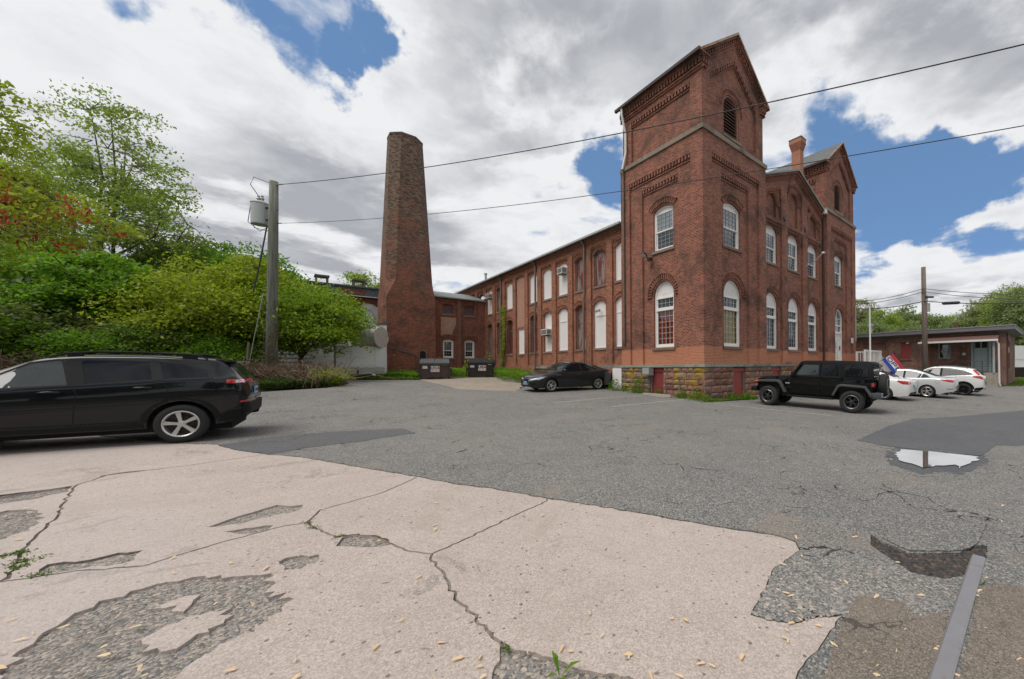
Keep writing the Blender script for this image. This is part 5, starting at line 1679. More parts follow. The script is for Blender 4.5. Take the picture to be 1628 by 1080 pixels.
def build_box_trailer():
    p = at(575, 590, 26.2)
    g = gz(p.x, p.y)
    th = empty('box_trailer', (p.x, p.y, g), R(41))
    tag(th, 'small white box trailer with grey lower band parked by the chimney', 'trailer')
    L, D, z0, z1 = 2.75, 1.9, 0.28, 2.12
    one(th, 'body', 'trailer_white', lambda m: m.box(-L / 2, L / 2, 0, D, z0 + 0.45, z1))
    one(th, 'lower_band', 'trailer_grey', lambda m: m.box(-L / 2 + 0.02, L / 2 - 0.02, 0.015, D, z0, z0 + 0.449))
    one(th, 'roof', 'trailer_white', lambda m: m.box(-L / 2 - 0.03, L / 2 + 0.03, -0.03, D + 0.03, z1, z1 + 0.05))
    for x in (-L / 2 - 0.01, L / 2 - 0.05):
        one(th, 'corner_trim', 'trailer_white', lambda m: m.box(x, x + 0.06, -0.012, 0.04, z0, z1 - 0.001))
    for x in (-0.6, 0.75):
        one(th, 'seam', 'trailer_grey', lambda m: m.box(x, x + 0.02, -0.006, 0.0, z0 + 0.46, z1 - 0.02))
    for x in (0.2, 0.5, 1.3):
        one(th, 'marker_lamp', 'orange_lamp', lambda m: m.box(x, x + 0.12, -0.02, 0.05, z1 + 0.051, z1 + 0.11))
    for y in (0.15, D - 0.35):
        one(th, 'wheel', 'rubber', lambda m: m.lathe([(0.12, 0), (0.3, 0), (0.33, 0.04), (0.33, 0.16), (0.3, 0.2), (0.12, 0.2)], 16, 'y', (0.3, y, 0.33)))
    one(th, 'hitch', 'black_metal', lambda m: (m.box(-0.9, 0.3, -0.35, -0.25, 0.18, 0.28), m.box(-0.3, -0.2, -0.4, -0.3, 0.0, 0.6)))
build_box_trailer()

def build_warehouse():
    """pale metal roof glimpsed through the trees"""
    th = empty('warehouse', (-87.0, 44.0, 0), R(2))
    tag(th, 'long shed with pale green metal roof glimpsed through the trees', 'warehouse')
    W, D, ze, zp = 31.0, 18.0, Zr(7.2), Zr(11.3)
    one(th, 'wall', 'white_cladding', lambda m: m.box(0, W, 0, D, -0.5, ze))
    def roof(m):
        for i in range(60):
            x0, x1 = -0.4 + i * (W + 0.8) / 60, -0.4 + (i + 1) * (W + 0.8) / 60
            m.add([(x0, -0.5, ze - 0.05), (x1, -0.5, ze - 0.05), (x1, D / 2, zp), (x0, D / 2, zp)], ((0, 1, 2, 3),))
            m.add([(x0, -0.5, ze - 0.05), (x0 + 0.05, -0.5, ze - 0.05), (x0 + 0.05, -0.5, ze + 0.01), (x0, -0.5, ze + 0.01), (x0, D / 2, zp + 0.0), (x0 + 0.05, D / 2, zp), (x0 + 0.05, D / 2, zp + 0.06), (x0, D / 2, zp + 0.06)], ((3, 2, 6, 7), (0, 3, 7, 4), (1, 5, 6, 2)))
        m.add([(-0.4, D / 2, zp), (W + 0.4, D / 2, zp), (W + 0.4, D + 0.5, ze), (-0.4, D + 0.5, ze)], ((0, 1, 2, 3),))
        m.add([(W, 0, ze), (W, D, ze), (W, D / 2, zp - 0.05)], ((0, 1, 2),))
    one(th, 'roof', 'metal_roof_green', roof)
    one(th, 'fascia', 'rust_flash', lambda m: m.box(-0.4, W + 0.4, -0.56, -0.5, ze - 0.28, ze - 0.06))
build_warehouse()

# ---------------------------------------------------------------- low brick building beyond the cars
def build_low():
    x, y = bw(26.53, -7.96)
    th = empty('low_brick_building', (x, y, 0), TH)
    tag(th, 'single-storey brown brick building with a porch and teal door', 'building')
    F, Ff = Face('side', (0, 0)), Face('front', (0, 0))
    L, W = 16.0, 9.0
    zt = Zr(2.42)
    panels = [rect(5.35, 7.15, Zr(-0.6), Zr(2.0)), rect(7.75, 9.6, Zr(-0.6), Zr(2.0)), rect(10.2, 12.2, Zr(-0.6), Zr(2.0)), rect(2.55, 4.55, Zr(-0.35), Zr(2.0))]
    mb = MB()
    layer(mb, F, rect(0, L, Zr(-2.2), zt), panels + [rect(0.95, 1.85, Zr(-0.55), Zr(1.92))], 0, 0.09)
    for i, p in enumerate(panels):
        hl = []
        if i == 0: hl = [rect(5.95, 6.62, Zr(0.52), Zr(1.98))]
        if i == 3: hl = [rect(3.25, 4.05, Zr(0.5), Zr(1.8))]
        layer(mb, F, p, hl, 0.09, 0.15)
    layer(mb, Ff, rect(0, W, Zr(-2.2), zt), [rect(0.55, 1.0, Zr(-2.0), Zr(2.2)), rect(1.9, 3.4, Zr(-0.3), Zr(1.9))], 0, 0.1)
    layer(mb, Ff, rect(0.5, 3.5, Zr(-2.2), Zr(2.3)), (), 0.1)
    layer(mb, Face('far', (W, 0)), rect(0, L, Zr(-2.2), zt), (), 0)
    mb.build('wall', 'brick_low', th)
    one(th, 'plinth', 'stone_brown', lambda m: (fbox(m, F, -0.03, 0.9, -0.035, 0.0, Zr(-2.2), Zr(-0.75)), fbox(m, Ff, -0.035, 0.54, -0.03, 0.0, Zr(-2.2), Zr(-0.75))))
    one(th, 'roof', 'tar_roof', lambda m: m.box(-0.5, W + 0.5, -0.5, L + 0.5, Zr(2.90), Zr(2.96)))
    one(th, 'fascia', 'fascia', lambda m: m.box(-0.52, W + 0.52, -0.52, L + 0.52, Zr(2.60), Zr(2.88)))
    one(th, 'soffit', 'fascia', lambda m: m.add([(-0.5, -0.5, Zr(2.599)), (W, -0.5, Zr(2.599)), (W, L, Zr(2.599)), (-0.5, L, Zr(2.599)), (-0.03, -0.03, Zr(2.42)), (W, -0.03, Zr(2.42)), (W, L, Zr(2.42)), (-0.03, L, Zr(2.42))], ((0, 4, 7, 3), (0, 1, 5, 4))))
    one(th, 'coping', 'fascia_light', lambda m: m.box(-0.56, W + 0.56, -0.56, L + 0.56, Zr(2.881), Zr(2.92)))
    one(th, 'shutter', 'red_door', lambda m: fbox(m, F, 5.96, 6.61, 0.13, 0.18, Zr(0.53), Zr(1.97)))
    one(th, 'sill', 'stone_sill', lambda m: fbox(m, F, 5.9, 6.7, 0.02, 0.2, Zr(0.42), Zr(0.518)))
    w = one(th, 'window', 'wood_teal', lambda m: frame_ring(m, F, 3.65, 0.8, Zr(0.5), Zr(1.8), 0.0, 0.08, 0.12, 0.2))
    one(w, 'pane', 'glass_dark', lambda m: layer(m, F, rect(3.3, 4.0, Zr(0.55), Zr(1.75)), (), 0.18))
    one(th, 'ledge', 'stone_sill', lambda m: fbox(m, F, 2.5, 4.9, -0.05, 0.0, Zr(-0.45), Zr(-0.2)))
    one(th, 'ledge', 'stone_sill', lambda m: fbox(m, F, 5.3, 7.2, -0.05, 0.0, Zr(-0.35), Zr(-0.15)))
    # porch
    one(th, 'platform', 'concrete_old', lambda m: m.box(-1.5, -0.005, 0.35, 2.0, Zr(-2.2), Zr(-0.62)))
    pr = one(th, 'porch_roof', 'porch_roof', lambda m: m.add([(-0.002, 0.35, Zr(2.3)), (-0.002, 5.0, Zr(2.3)), (-1.75, 5.0, Zr(1.83)), (-1.75, 0.35, Zr(1.83)), (-0.002, 0.35, Zr(2.2)), (-0.002, 5.0, Zr(2.2)), (-1.75, 5.0, Zr(1.74)), (-1.75, 0.35, Zr(1.74))], ((0, 1, 2, 3), (4, 7, 6, 5), (3, 2, 6, 7), (0, 3, 7, 4), (1, 5, 6, 2))))
    one(pr, 'gutter', 'pipe_white', lambda m: m.box(-1.86, -1.76, 0.3, 5.05, Zr(1.72), Zr(1.86)))
    one(th, 'porch_post', 'wood_teal', lambda m: m.box(-1.55, -1.43, 0.5, 0.62, Zr(-0.62), Zr(1.74)))
    one(th, 'downpipe', 'pipe_white', lambda m: m.tube([(-1.8, 0.4, Zr(1.75)), (-1.7, 0.28, Zr(1.5)), (-1.62, 0.26, Zr(-1.35)), (-1.75, 0.2, Zr(-1.55))], 0.055, 8))
    d = one(th, 'door', 'teal_door', lambda m: fbox(m, F, 0.98, 1.82, 0.1, 0.15, Zr(-0.6), Zr(1.88)))
    one(d, 'door_frame', 'wood_teal', lambda m: (fbox(m, F, 0.82, 0.96, -0.04, 0.1, Zr(-0.6), Zr(1.98)), fbox(m, F, 1.84, 1.98, -0.04, 0.08, Zr(-0.6), Zr(1.98)), fbox(m, F, 0.961, 1.839, -0.035, 0.1, Zr(1.88), Zr(1.98))))
    for a0, a1 in ((1.05, 1.36), (1.44, 1.75)):
        one(d, 'pane', 'glass_dark', lambda m: fbox(m, F, a0, a1, 0.085, 0.099, Zr(1.3), Zr(1.75)))
        one(d, 'panel', 'teal_door', lambda m: fbox(m, F, a0, a1, 0.08, 0.099, Zr(-0.4), Zr(1.1)))
    def rl(m):
        for z in (0.25, -0.15):
            m.tube([(-1.45, 0.4, Zr(z)), (-1.45, 1.95, Zr(z)), (-1.2, 4.0, Zr(z - 0.8))], 0.02, 6)
        for a in (0.4, 1.2, 1.95):
            m.tube([(-1.45, a, Zr(-0.62)), (-1.45, a, Zr(0.25))], 0.02, 6)
        m.tube([(-1.2, 4.0, Zr(-1.5)), (-1.2, 4.0, Zr(-0.55))], 0.02, 6)
    one(th, 'handrail', 'black_metal', rl)
    one(th, 'steps', 'concrete_old', lambda m: [m.box(-1.4, -0.01, 2.0 + i * 0.3, 2.3 + i * 0.3, Zr(-2.2), Zr(-0.80 - i * 0.18)) for i in range(4)])
    one(th, 'house_sign', 'ac_plastic', lambda m: fbox(m, F, 2.32, 2.52, -0.02, 0.0, Zr(0.75), Zr(0.95)))
    one(th, 'lamp', 'lamp_glass', lambda m: fbox(m, F, 6.05, 6.25, -0.02, 0.09, Zr(1.85), Zr(1.95)))
    one(th, 'downpipe', 'porch_roof', lambda m: m.tube([(0.3, -0.06, Zr(2.4)), (0.3, -0.06, Zr(-1.9))], 0.05, 8))
    one(th, 'meter', 'ac_plastic', lambda m: m.box(0.6, 0.85, -0.12, -0.01, Zr(0.9), Zr(1.3)))
    one(th, 'roof_flue', 'grey_metal', lambda m: (m.tube([(1.5, 9.4, Zr(2.9)), (1.5, 9.4, Zr(3.75))], 0.14, 10), m.lathe([(0.0, 0.0), (0.22, 0.0), (0.22, 0.2), (0.0, 0.26)], 10, 'z', (1.5, 9.4, Zr(3.75)))))
    one(th, 'roof_flue', 'porch_roof', lambda m: m.box(1.4, 1.7, 3.0, 3.3, Zr(2.9), Zr(3.5)))
build_low()

# ---------------------------------------------------------------- poles and wires
def wood_pole(name, c, seed):
    m, nt, bs = new_mat(name)
    p = objco(nt)
    g = nt.noise(nt.new('ShaderNodeMapping', {'Vector': p, 'Scale': (14, 14, 0.7)}).outputs[0], 1.0, 6, 0.7)
    col = nt.ramp(g, [(0.3, tuple(0.45 * v for v in c)), (0.5, c), (0.75, tuple(1.5 * v for v in c))])
    nt.l.new(col, bs.inputs['Base Color'])
    bs.inputs['Roughness'].default_value = 0.9
    bump(nt, bs, g, 0.7, 0.02)
wood_pole('pole_green', (0.15, 0.155, 0.125), 1)
wood_pole('pole_brown', (0.16, 0.125, 0.105), 2)
simple('transformer', (0.42, 0.45, 0.44), 0.4, var=0.06, scale=3)
simple('wire', (0.03, 0.03, 0.032), 0.6, var=0.1)
simple('porcelain', (0.3, 0.26, 0.24), 0.3, var=0.1)
def sag(a, b, s, n=24):
    a, b = Vector(a), Vector(b)
    return [a + (b - a) * (i / n) + Vector((0, 0, -4 * s * (i / n) * (1 - i / n))) for i in range(n + 1)]
def build_poles():
    PY = 21.0
    b = at(431, 612, PY)
    t = at(435.5, 289, PY)
    th = empty('utility_pole', (b.x, b.y, gz(b.x, b.y)))
    tag(th, 'greenish wooden utility pole carrying a grey transformer among shrubs', 'utility pole')
    o = Vector((b.x, b.y, gz(b.x, b.y)))
    top = t - o
    lean = Vector((top.x, top.y, 0))
    P = lambda f: Vector((lean.x * f, lean.y * f, top.z * f))
    one(th, 'shaft', 'pole_green', lambda m: m.tube([P(-0.03), P(0.25), P(0.5), P(0.75), P(1.0)], [0.26, 0.245, 0.23, 0.215, 0.19], 14), smooth=True)
    q = at(413, 340, PY) - o
    tr = one(th, 'transformer', 'transformer', lambda m: m.lathe([(0.0, -0.62), (0.36, -0.6), (0.37, -0.55), (0.37, 0.5), (0.39, 0.52), (0.39, 0.56), (0.3, 0.64), (0.0, 0.66)], 20, 'z', tuple(q)), smooth=False)
    for dx in (-0.05, 0.14):
        one(tr, 'bushing', 'porcelain', lambda m: m.lathe([(0.06, 0.62), (0.10, 0.68), (0.06, 0.74), (0.10, 0.8), (0.05, 0.88), (0.06, 0.96), (0.0, 0.98)], 10, 'z', (q.x + dx, q.y, q.z)))
    for dz in (-0.35, 0.3):
        one(tr, 'bracket', 'black_metal', lambda m: m.box(q.x + 0.3, 0.0 + P(0.85).x, q.y - 0.05, q.y + 0.05, q.z + dz - 0.04, q.z + dz + 0.04))
    one(tr, 'lead', 'wire', lambda m: (m.tube([tuple(q + Vector((-0.05, 0, 0.95))), tuple(q + Vector((-0.5, 0, 1.6))), tuple(q + Vector((-0.3, 0, 2.0))), tuple(P(0.985))], 0.018, 6), m.tube([tuple(q + Vector((-0.38, 0, 0.4))), tuple(q + Vector((-0.5, 0, -0.2))), tuple(q + Vector((-0.3, 0, -0.75))), tuple(q + Vector((0.4, 0, -0.95))), tuple(P(0.79))], 0.018, 6), m.tube([tuple(q + Vector((-0.3, -0.2, 0.4))), tuple(q + Vector((-0.45, -0.2, -0.5))), tuple(q + Vector((0.1, -0.1, -0.98))), tuple(P(0.785))], 0.018, 6)))
    one(th, 'insulator', 'porcelain', lambda m: m.tube([tuple(P(0.985)), tuple(P(0.985) + Vector((0.55, -0.1, -0.03)))], [0.05, 0.035], 8))
    one(th, 'step_bolt', 'black_metal', lambda m: (m.tube([tuple(P(0.795) + Vector((-0.3, 0, 0))), tuple(P(0.795) + Vector((0.45, 0, 0)))], 0.025, 6), m.tube([tuple(P(0.86)), tuple(P(0.86) + Vector((0.28, 0, 0)))], 0.02, 6)))
    one(th, 'cable', 'wire', lambda m: m.tube([tuple(P(0.78) + Vector((-0.25, -0.1, 0))), tuple(P(0.6) + Vector((-0.5, -0.2, 0))), tuple(P(0.45) + Vector((-0.75, -0.3, 0)))], 0.035, 6))
    one(th, 'guy_wire', 'grey_metal', lambda m: m.tube([tuple(P(0.45) + Vector((-0.3, -0.2, 0))), (-0.9, -0.5, 0.2)], 0.018, 6))
    one(th, 'guy_guard', 'pole_brown', lambda m: m.tube([(-0.9, -0.5, 0.0), (-0.78, -0.42, 2.3)], 0.05, 6))
    # wires that swing from the pole across the yard and out over the camera's right
    a1 = o + P(0.985) + Vector((0.55, -0.1, -0.03))
    a2 = o + P(0.795) + Vector((0.45, 0, 0))
    def span(a, px, py, Y, s, r_, label):
        e = at(px, py, Y)
        far = e + (e - a) * 0.25
        w = one(None, 'power_line', 'wire', lambda m: m.tube(sag(a, far, s, 40), r_, 6))
        tag(w, label, 'wire')
    span(a1, 1640, 35, 9.0, 0.75, 0.016, 'upper overhead wire crossing in front of the tower belfry')
    span(a2, 1640, 165, 9.0, 0.75, 0.011, 'thin lower overhead wire crossing below the tower belfry')
    c = at(-20, 270, 20.0)
    w = one(None, 'power_line', 'wire', lambda m: m.tube(sag(at(120, 440, 20.5), at(-60, 240, 14.0), 0.25), 0.02, 6))
    tag(w, 'slack black cable slanting through the maple branches', 'wire')

    # pole beyond the white cars
    b = at(1471.5, 612, 28.6)
    b.z = gz(b.x, b.y)
    th = empty('utility_pole', tuple(b))
    tag(th, 'weathered brown utility pole in front of the low brick building', 'utility pole')
    tz = at(1468, 425, 28.6).z - b.z
    one(th, 'shaft', 'pole_brown', lambda m: m.tube([(0, 0, -0.3), (-0.04, 0, tz * 0.5), (-0.1, 0, tz)], [0.19, 0.165, 0.14], 12), smooth=True)
    one(th, 'cable_box', 'grey_metal', lambda m: (m.box(-0.02, 0.2, -0.25, -0.05, tz * 0.62, tz * 0.69), m.tube([(0.1, -0.1, tz * 0.69), (0.1, -0.1, tz * 0.76)], 0.03, 6)))
    one(th, 'bracket', 'black_metal', lambda m: m.box(-0.1, 0.5, -0.2, -0.14, tz * 0.735, tz * 0.75))
    Yp = 28.6
    k = 0
    for (pl, pm, pr_, lab) in (((1355, 480), (1468, 459), (1640, 468), 'top communication wire between building and brown pole'), ((1355, 484), (1468, 464), (1640, 476), 'second communication wire on the brown pole'), ((1355, 491), (1470, 479), (1640, 481), 'thick black cable with splice case on the brown pole')):
        pa, pb, pc = at(*pl, 34.0), at(*pm, Yp - 0.15), at(*pr_, 24.0)
        w = one(None, 'power_line', 'wire', lambda m: (m.tube(sag(pa, pb, 0.2, 12) + sag(pb, pc, 0.12, 12)[1:], 0.02 if k < 2 else 0.032, 6)))
        tag(w, lab, 'wire')
        k += 1
    sc = at(1512, 482, 27.0)
    w = one(None, 'splice_case', 'wire', lambda m: m.tube([sc + Vector((-0.5, 0.15, 0)), sc + Vector((-0.42, 0.13, 0)), sc + Vector((0.42, -0.13, 0)), sc + Vector((0.5, -0.15, 0))], [0.05, 0.11, 0.11, 0.05], 10))
    tag(w, 'black cylindrical cable splice case hanging on the wire', 'splice case')
    # white flag pole at the entrance
    f = at(1384, 606, 24.5)
    f.z = gz(f.x, f.y)
    th = empty('flag_pole', tuple(f))
    tag(th, 'bare white flag pole standing by the entrance stairs', 'flag pole')
    hz = at(1382, 487, 24.5).z - f.z
    one(th, 'shaft', 'white_paint', lambda m: m.tube([(0, 0, 0), (-0.02, 0, hz)], [0.06, 0.04], 10))
    one(th, 'finial', 'grey_metal', lambda m: m.lathe([(0.0, 0.0), (0.06, 0.05), (0.06, 0.09), (0.0, 0.14)], 10, 'z', (-0.02, 0, hz)))
build_poles()

# ---------------------------------------------------------------- entrance stairs and flag
simple('flag_red', (0.42, 0.025, 0.04), 0.75, var=0.08)
simple('flag_white', (0.66, 0.64, 0.66), 0.75, var=0.05)
simple('flag_blue', (0.02, 0.05, 0.33), 0.75, var=0.08)
simple('flag_ink', (0.02, 0.025, 0.06), 0.75, var=0.05)
def build_entrance():
    x, y = bw(16.6, 0)
    g = gz(x, y) 
    th = empty('entrance_stair', (x, y, 0), TH)
    tag(th, 'white wooden entrance stair with slatted railing at the mill door', 'stair')
    zt = Zr(0.02)
    one(th, 'landing', 'wood_frame', lambda m: m.box(-1.3, 2.4, -1.9, -0.1, zt - 0.15, zt))
    for px_, py_ in ((-1.2, -1.8), (2.3, -1.8), (2.3, -0.2), (-1.2, -0.2)):
        one(th, 'post', 'white_paint', lambda m: m.box(px_ - 0.05, px_ + 0.05, py_ - 0.05, py_ + 0.05, g - 0.4, zt + 1.05))
    def rail(m, a, b):
        a, b = Vector(a), Vector(b)
        for dz in (1.0, 0.15):
            m.obox((a + b) / 2 + Vector((0, 0, dz)), (b - a) / 2, Vector((0, 0, 0.04)), (b - a).cross(Vector((0, 0, 1))).normalized() * 0.03)
    slats = [((-1.2, -1.82, zt), (2.3, -1.82, zt), 15), ((2.3, -1.8, zt), (2.3, -0.2, zt), 9), ((2.42, -1.7, zt - 0.15), (5.0, -1.7, g + 0.1), 12)]
    for a, b, n in slats:
        one(th, 'rail', 'white_paint', lambda m: rail(m, a, b))
        for i in range(n):
            p = Vector(a).lerp(Vector(b), (i + 0.5) / n)
            one(th, 'baluster', 'white_paint', lambda m: m.box(p.x - 0.017, p.x + 0.017, p.y - 0.017, p.y + 0.017, p.z + 0.1, p.z + 1.0))
    n = 8
    for i in range(n):
        z = zt - 0.17 * (i + 1)
        one(th, 'tread', 'wood_frame', lambda m: m.box(2.42 + i * 0.3, 2.75 + i * 0.3, -1.65, -0.35, z - 0.05, z))
    # flag on a slanted staff
    Y = 21.5
    s0, s1 = at(1396, 577, Y), at(1421, 559.5, Y)
    st = empty('open_flag', tuple(s0))
    tag(st, 'red white and blue OPEN flag hanging from a slanted staff', 'flag')
    h0, h1 = at(1403, 572.5, Y) - s0, at(1419, 561.5, Y) - s0
    one(st, 'staff', 'black_metal', lambda m: m.tube([(0, 0, 0), tuple((s1 - s0) * 1.02)], 0.014, 6))
    one(st, 'staff', 'black_metal', lambda m: m.tube([(0, 0, 0), tuple((s0 - s1) * 0.6)], 0.016, 6))
    fly = (at(1447, 596, Y - 0.25) - at(1419, 561.5, Y)) 
    hoist = h1 - h0
    nrm = hoist.cross(fly).normalized()
    N, Mm = 24, 9
    def pt(u, v):
        """u along the fly, v along the hoist from the blue edge"""
        wv = 0.03 * math.sin(u * 9 + v * 1.5) * (0.3 + u)
        return h0 + hoist * v * (1 + 0.0 * u) + fly * u + Vector((0, 0, -0.10 * u * u)) + nrm * wv
    for nm, v0, v1, mt in (('blue_band', 0.0, 0.3, 'flag_blue'), ('white_band', 0.3, 0.7, 'flag_white'), ('red_band', 0.7, 1.0, 'flag_red')):
        def band(m):
            for i in range(N):
                for j in range(3):
                    a, b = v0 + (v1 - v0) * j / 3, v0 + (v1 - v0) * (j + 1) / 3
                    m.quad(pt(i / N, a), pt((i + 1) / N, a), pt((i + 1) / N, b), pt(i / N, b))
        one(st, nm, mt, band, smooth=True)
    # letters as strokes in a unit cell
    L = {'O': [((0.15, 0.0), (0.0, 0.25), (0.0, 0.75), (0.15, 1.0), (0.65, 1.0), (0.8, 0.75), (0.8, 0.25), (0.65, 0.0), (0.15, 0.0))], 'P': [((0, 0), (0, 1), (0.6, 1), (0.78, 0.85), (0.78, 0.62), (0.6, 0.48), (0, 0.48))],
         'E': [((0.7, 1), (0, 1), (0, 0), (0.7, 0)), ((0, 0.52), (0.55, 0.52))], 'N': [((0, 0), (0, 1), (0.75, 0), (0.75, 1))]}
    u = 0.07
    for ch in 'OPEN':
        def glyph(m):
            for stroke in L[ch]:
                for (a, b), (c, d) in zip(stroke, stroke[1:]):
                    A, B = Vector((u + a * 0.2, 0.37 + b * 0.26)), Vector((u + c * 0.2, 0.37 + d * 0.26))
                    dr = (B - A)
                    k = max(1, int(dr.length / 0.05))
                    # strokes measured in flag metres so that they keep one width
                    fl, hl = fly.length, hoist.length
                    D = Vector((dr.x * fl, dr.y * hl)).normalized()
                    nn = Vector((-D.y / fl, D.x / hl)) * 0.026
                    ee = Vector((D.x / fl, D.y / hl)) * 0.02
                    for side in (0.006, -0.006):
                        m.quad(*[pt(q.x, q.y) + nrm * side for q in (A - ee - nn, B + ee - nn, B + ee + nn, A - ee + nn)])
        one(st, 'letter', 'flag_ink', glyph)
        u += 0.225
build_entrance()

# ---------------------------------------------------------------- refuse bins
simple('bin_brown', (0.055, 0.035, 0.028), 0.6, var=0.25, scale=3, grime=((0.09, 0.06, 0.045), 0.5, 0.75, 3))
simple('bin_black', (0.018, 0.013, 0.012), 0.55, var=0.3, scale=3, grime=((0.05, 0.035, 0.03), 0.55, 0.8, 3))
simple('lid_plastic', (0.10, 0.105, 0.115), 0.45, var=0.12, scale=6)
simple('lid_black', (0.022, 0.022, 0.025), 0.45, var=0.15, scale=6)
simple('sticker', (0.66, 0.63, 0.62), 0.5, var=0.05)
simple('sticker_green', (0.03, 0.22, 0.06), 0.5, var=0.05)
simple('ink_red', (0.45, 0.03, 0.03), 0.5, var=0.05)
simple('ink_blue', (0.02, 0.04, 0.28), 0.5, var=0.05)
GLY = {'U': [((0, 1), (0, 0.2), (0.2, 0), (0.6, 0), (0.8, 0.2), (0.8, 1))], 'S': [((0.8, 0.9), (0.6, 1), (0.2, 1), (0, 0.8), (0.1, 0.55), (0.7, 0.45), (0.8, 0.2), (0.6, 0), (0.2, 0), (0, 0.1))], 'A': [((0, 0), (0.4, 1), (0.8, 0)), ((0.15, 0.35), (0.65, 0.35))]}
def dumpster(pxl, pxr, py, body, lid, label, worn):
    a, b = Vector(gp(pxl, py)), Vector(gp(pxr, py))
    d = (b - a)
    ang = math.atan(-((pxl + pxr) / 2 - CXP) / FPX) * 0.97
    W = (pxr - pxl) / FPX * a.y / (math.cos(ang) + math.tan(ang) * math.sin(ang)) * 0.98
    b = a + Vector((math.cos(ang), math.sin(ang))) * W
    th = empty('dumpster', (a.x, a.y, gz(*((a + b) / 2)) + 0.0), ang)
    tag(th, label, 'dumpster', None)
    D, H = 1.35, 1.05
    P = [(0.0, 0.0, 0.1), (W, 0, 0.1), (W, D, 0.1), (0, D, 0.1), (-0.03, -0.08, H), (W + 0.03, -0.08, H), (W + 0.03, D + 0.03, H + 0.28), (-0.03, D + 0.03, H + 0.28)]
    one(th, 'body', body, lambda m: m.add(P, ((0, 3, 2, 1), (0, 1, 5, 4), (1, 2, 6, 5), (2, 3, 7, 6), (3, 0, 4, 7))))
    one(th, 'rim', body, lambda m: m.obox((W / 2, -0.09, H - 0.02), (W / 2 + 0.06, 0, 0), (0, 0.05, 0), (0, 0, 0.05)))
    for x in (0.0, W / 3, 2 * W / 3, W - 0.05):
        one(th, 'rib', body, lambda m: m.add([(x, -0.03, 0.12), (x + 0.05, -0.03, 0.12), (x + 0.05, -0.10, H - 0.08), (x, -0.10, H - 0.08), (x, 0.02, 0.12), (x + 0.05, 0.02, 0.12), (x + 0.05, -0.07, H - 0.08), (x, -0.07, H - 0.08)], ((0, 1, 2, 3), (4, 0, 3, 7), (1, 5, 6, 2))))
    for s, x in ((-1, -0.03), (1, W + 0.03)):
        one(th, 'fork_pocket', body, lambda m: m.box(min(x, x + s * 0.14), max(x, x + s * 0.14), 0.05, D * 0.8, 0.42, 0.72))
    for x in (0.12, W - 0.42):
        one(th, 'skid', body, lambda m: m.box(x, x + 0.3, 0.0, D, 0.0, 0.099))
    n = 12
    for half in (0, 1):
        x0 = half * W / 2
        def lidm(m):
            m.add([(x0 + 0.01, -0.14, H + 0.02), (x0 + W / 2 - 0.01, -0.14, H + 0.02), (x0 + W / 2 - 0.01, D, H + 0.34), (x0 + 0.01, D, H + 0.34), (x0 + 0.01, -0.14, H - 0.03), (x0 + W / 2 - 0.01, -0.14, H - 0.03)], ((0, 1, 2, 3), (4, 5, 1, 0)))
        l_ = one(th, 'lid', lid, lidm)
        for i in range(n // 2):
            x = x0 + 0.06 + i * (W / 2 - 0.06) / (n // 2)
            one(l_, 'lid_rib', lid, lambda m: m.add([(x, -0.15, H + 0.02), (x + 0.09, -0.15, H + 0.02), (x + 0.09, D, H + 0.34), (x, D, H + 0.34), (x, -0.15, H + 0.075), (x + 0.09, -0.15, H + 0.075), (x + 0.09, D, H + 0.395), (x, D, H + 0.395)], ((4, 5, 6, 7), (0, 1, 5, 4), (3, 0, 4, 7), (1, 2, 6, 5))))
    def face(x, z, out=0.006):
        return Vector((x, -0.08 * (z - 0.1) / (H - 0.1) - out, z))
    def plate(name, mat, x0, x1, z0, z1, out=0.006):
        return one(th, name, mat, lambda m: m.quad(face(x0, z0, out), face(x1, z0, out), face(x1, z1, out), face(x0, z1, out)))
    st = plate('sticker', 'sticker', W * 0.34, W * 0.66, 0.5, 0.9)
    if worn:
        plate('sticker', 'sticker', W * 0.10, W * 0.26, 0.72, 0.92)
        plate('sticker_strip', 'sticker_green', W * 0.72, W * 0.96, 0.93, 0.985, 0.012)
        plate('sticker_strip', 'sticker_green', W * 0.47, W * 0.60, 0.93, 0.985, 0.012)
    else:
        plate('sticker', 'sticker', W * 0.06, W * 0.22, 0.74, 0.90)
        plate('sticker', 'sticker', W * 0.73, W * 0.87, 0.93, 0.98, 0.012)
    x = W * 0.375
    for i, ch in enumerate('USA'):
        def gl(m):
            for s_ in GLY[ch]:
                for (p, q), (r_, t) in zip(s_, s_[1:]):
                    A, B = Vector((x + p * 0.17, 0.69 + q * 0.14)), Vector((x + r_ * 0.17, 0.69 + t * 0.14))
                    dd = (B - A).normalized()
                    nn = Vector((-dd.y, dd.x)) * (0.022 if not (worn and ch == 'S') else 0.012)
                    e = dd * 0.018
                    m.quad(*[face(v.x, v.y, 0.011) for v in (A - e - nn, B + e - nn, B + e + nn, A - e + nn)])
        one(st, 'letter', 'ink_blue' if i == 0 or worn and i < 2 else 'ink_red', gl)
        x += 0.19
    one(st, 'phone_line', 'ink_red', lambda m: [m.quad(face(W * 0.38 + i * 0.055, 0.57, 0.01), face(W * 0.38 + i * 0.055 + 0.035, 0.57, 0.01), face(W * 0.38 + i * 0.055 + 0.035, 0.61, 0.01), face(W * 0.38 + i * 0.055, 0.61, 0.01)) for i in range(10) if i not in (3, 7)])
    return th
dumpster(667, 716.5, 603.5, 'bin_brown', 'lid_plastic', 'brown steel dumpster with grey ribbed lid and worn sticker', True)
dumpster(745, 788, 600.5, 'bin_black', 'lid_black', 'black steel dumpster with flat lid and red USA sticker', False)
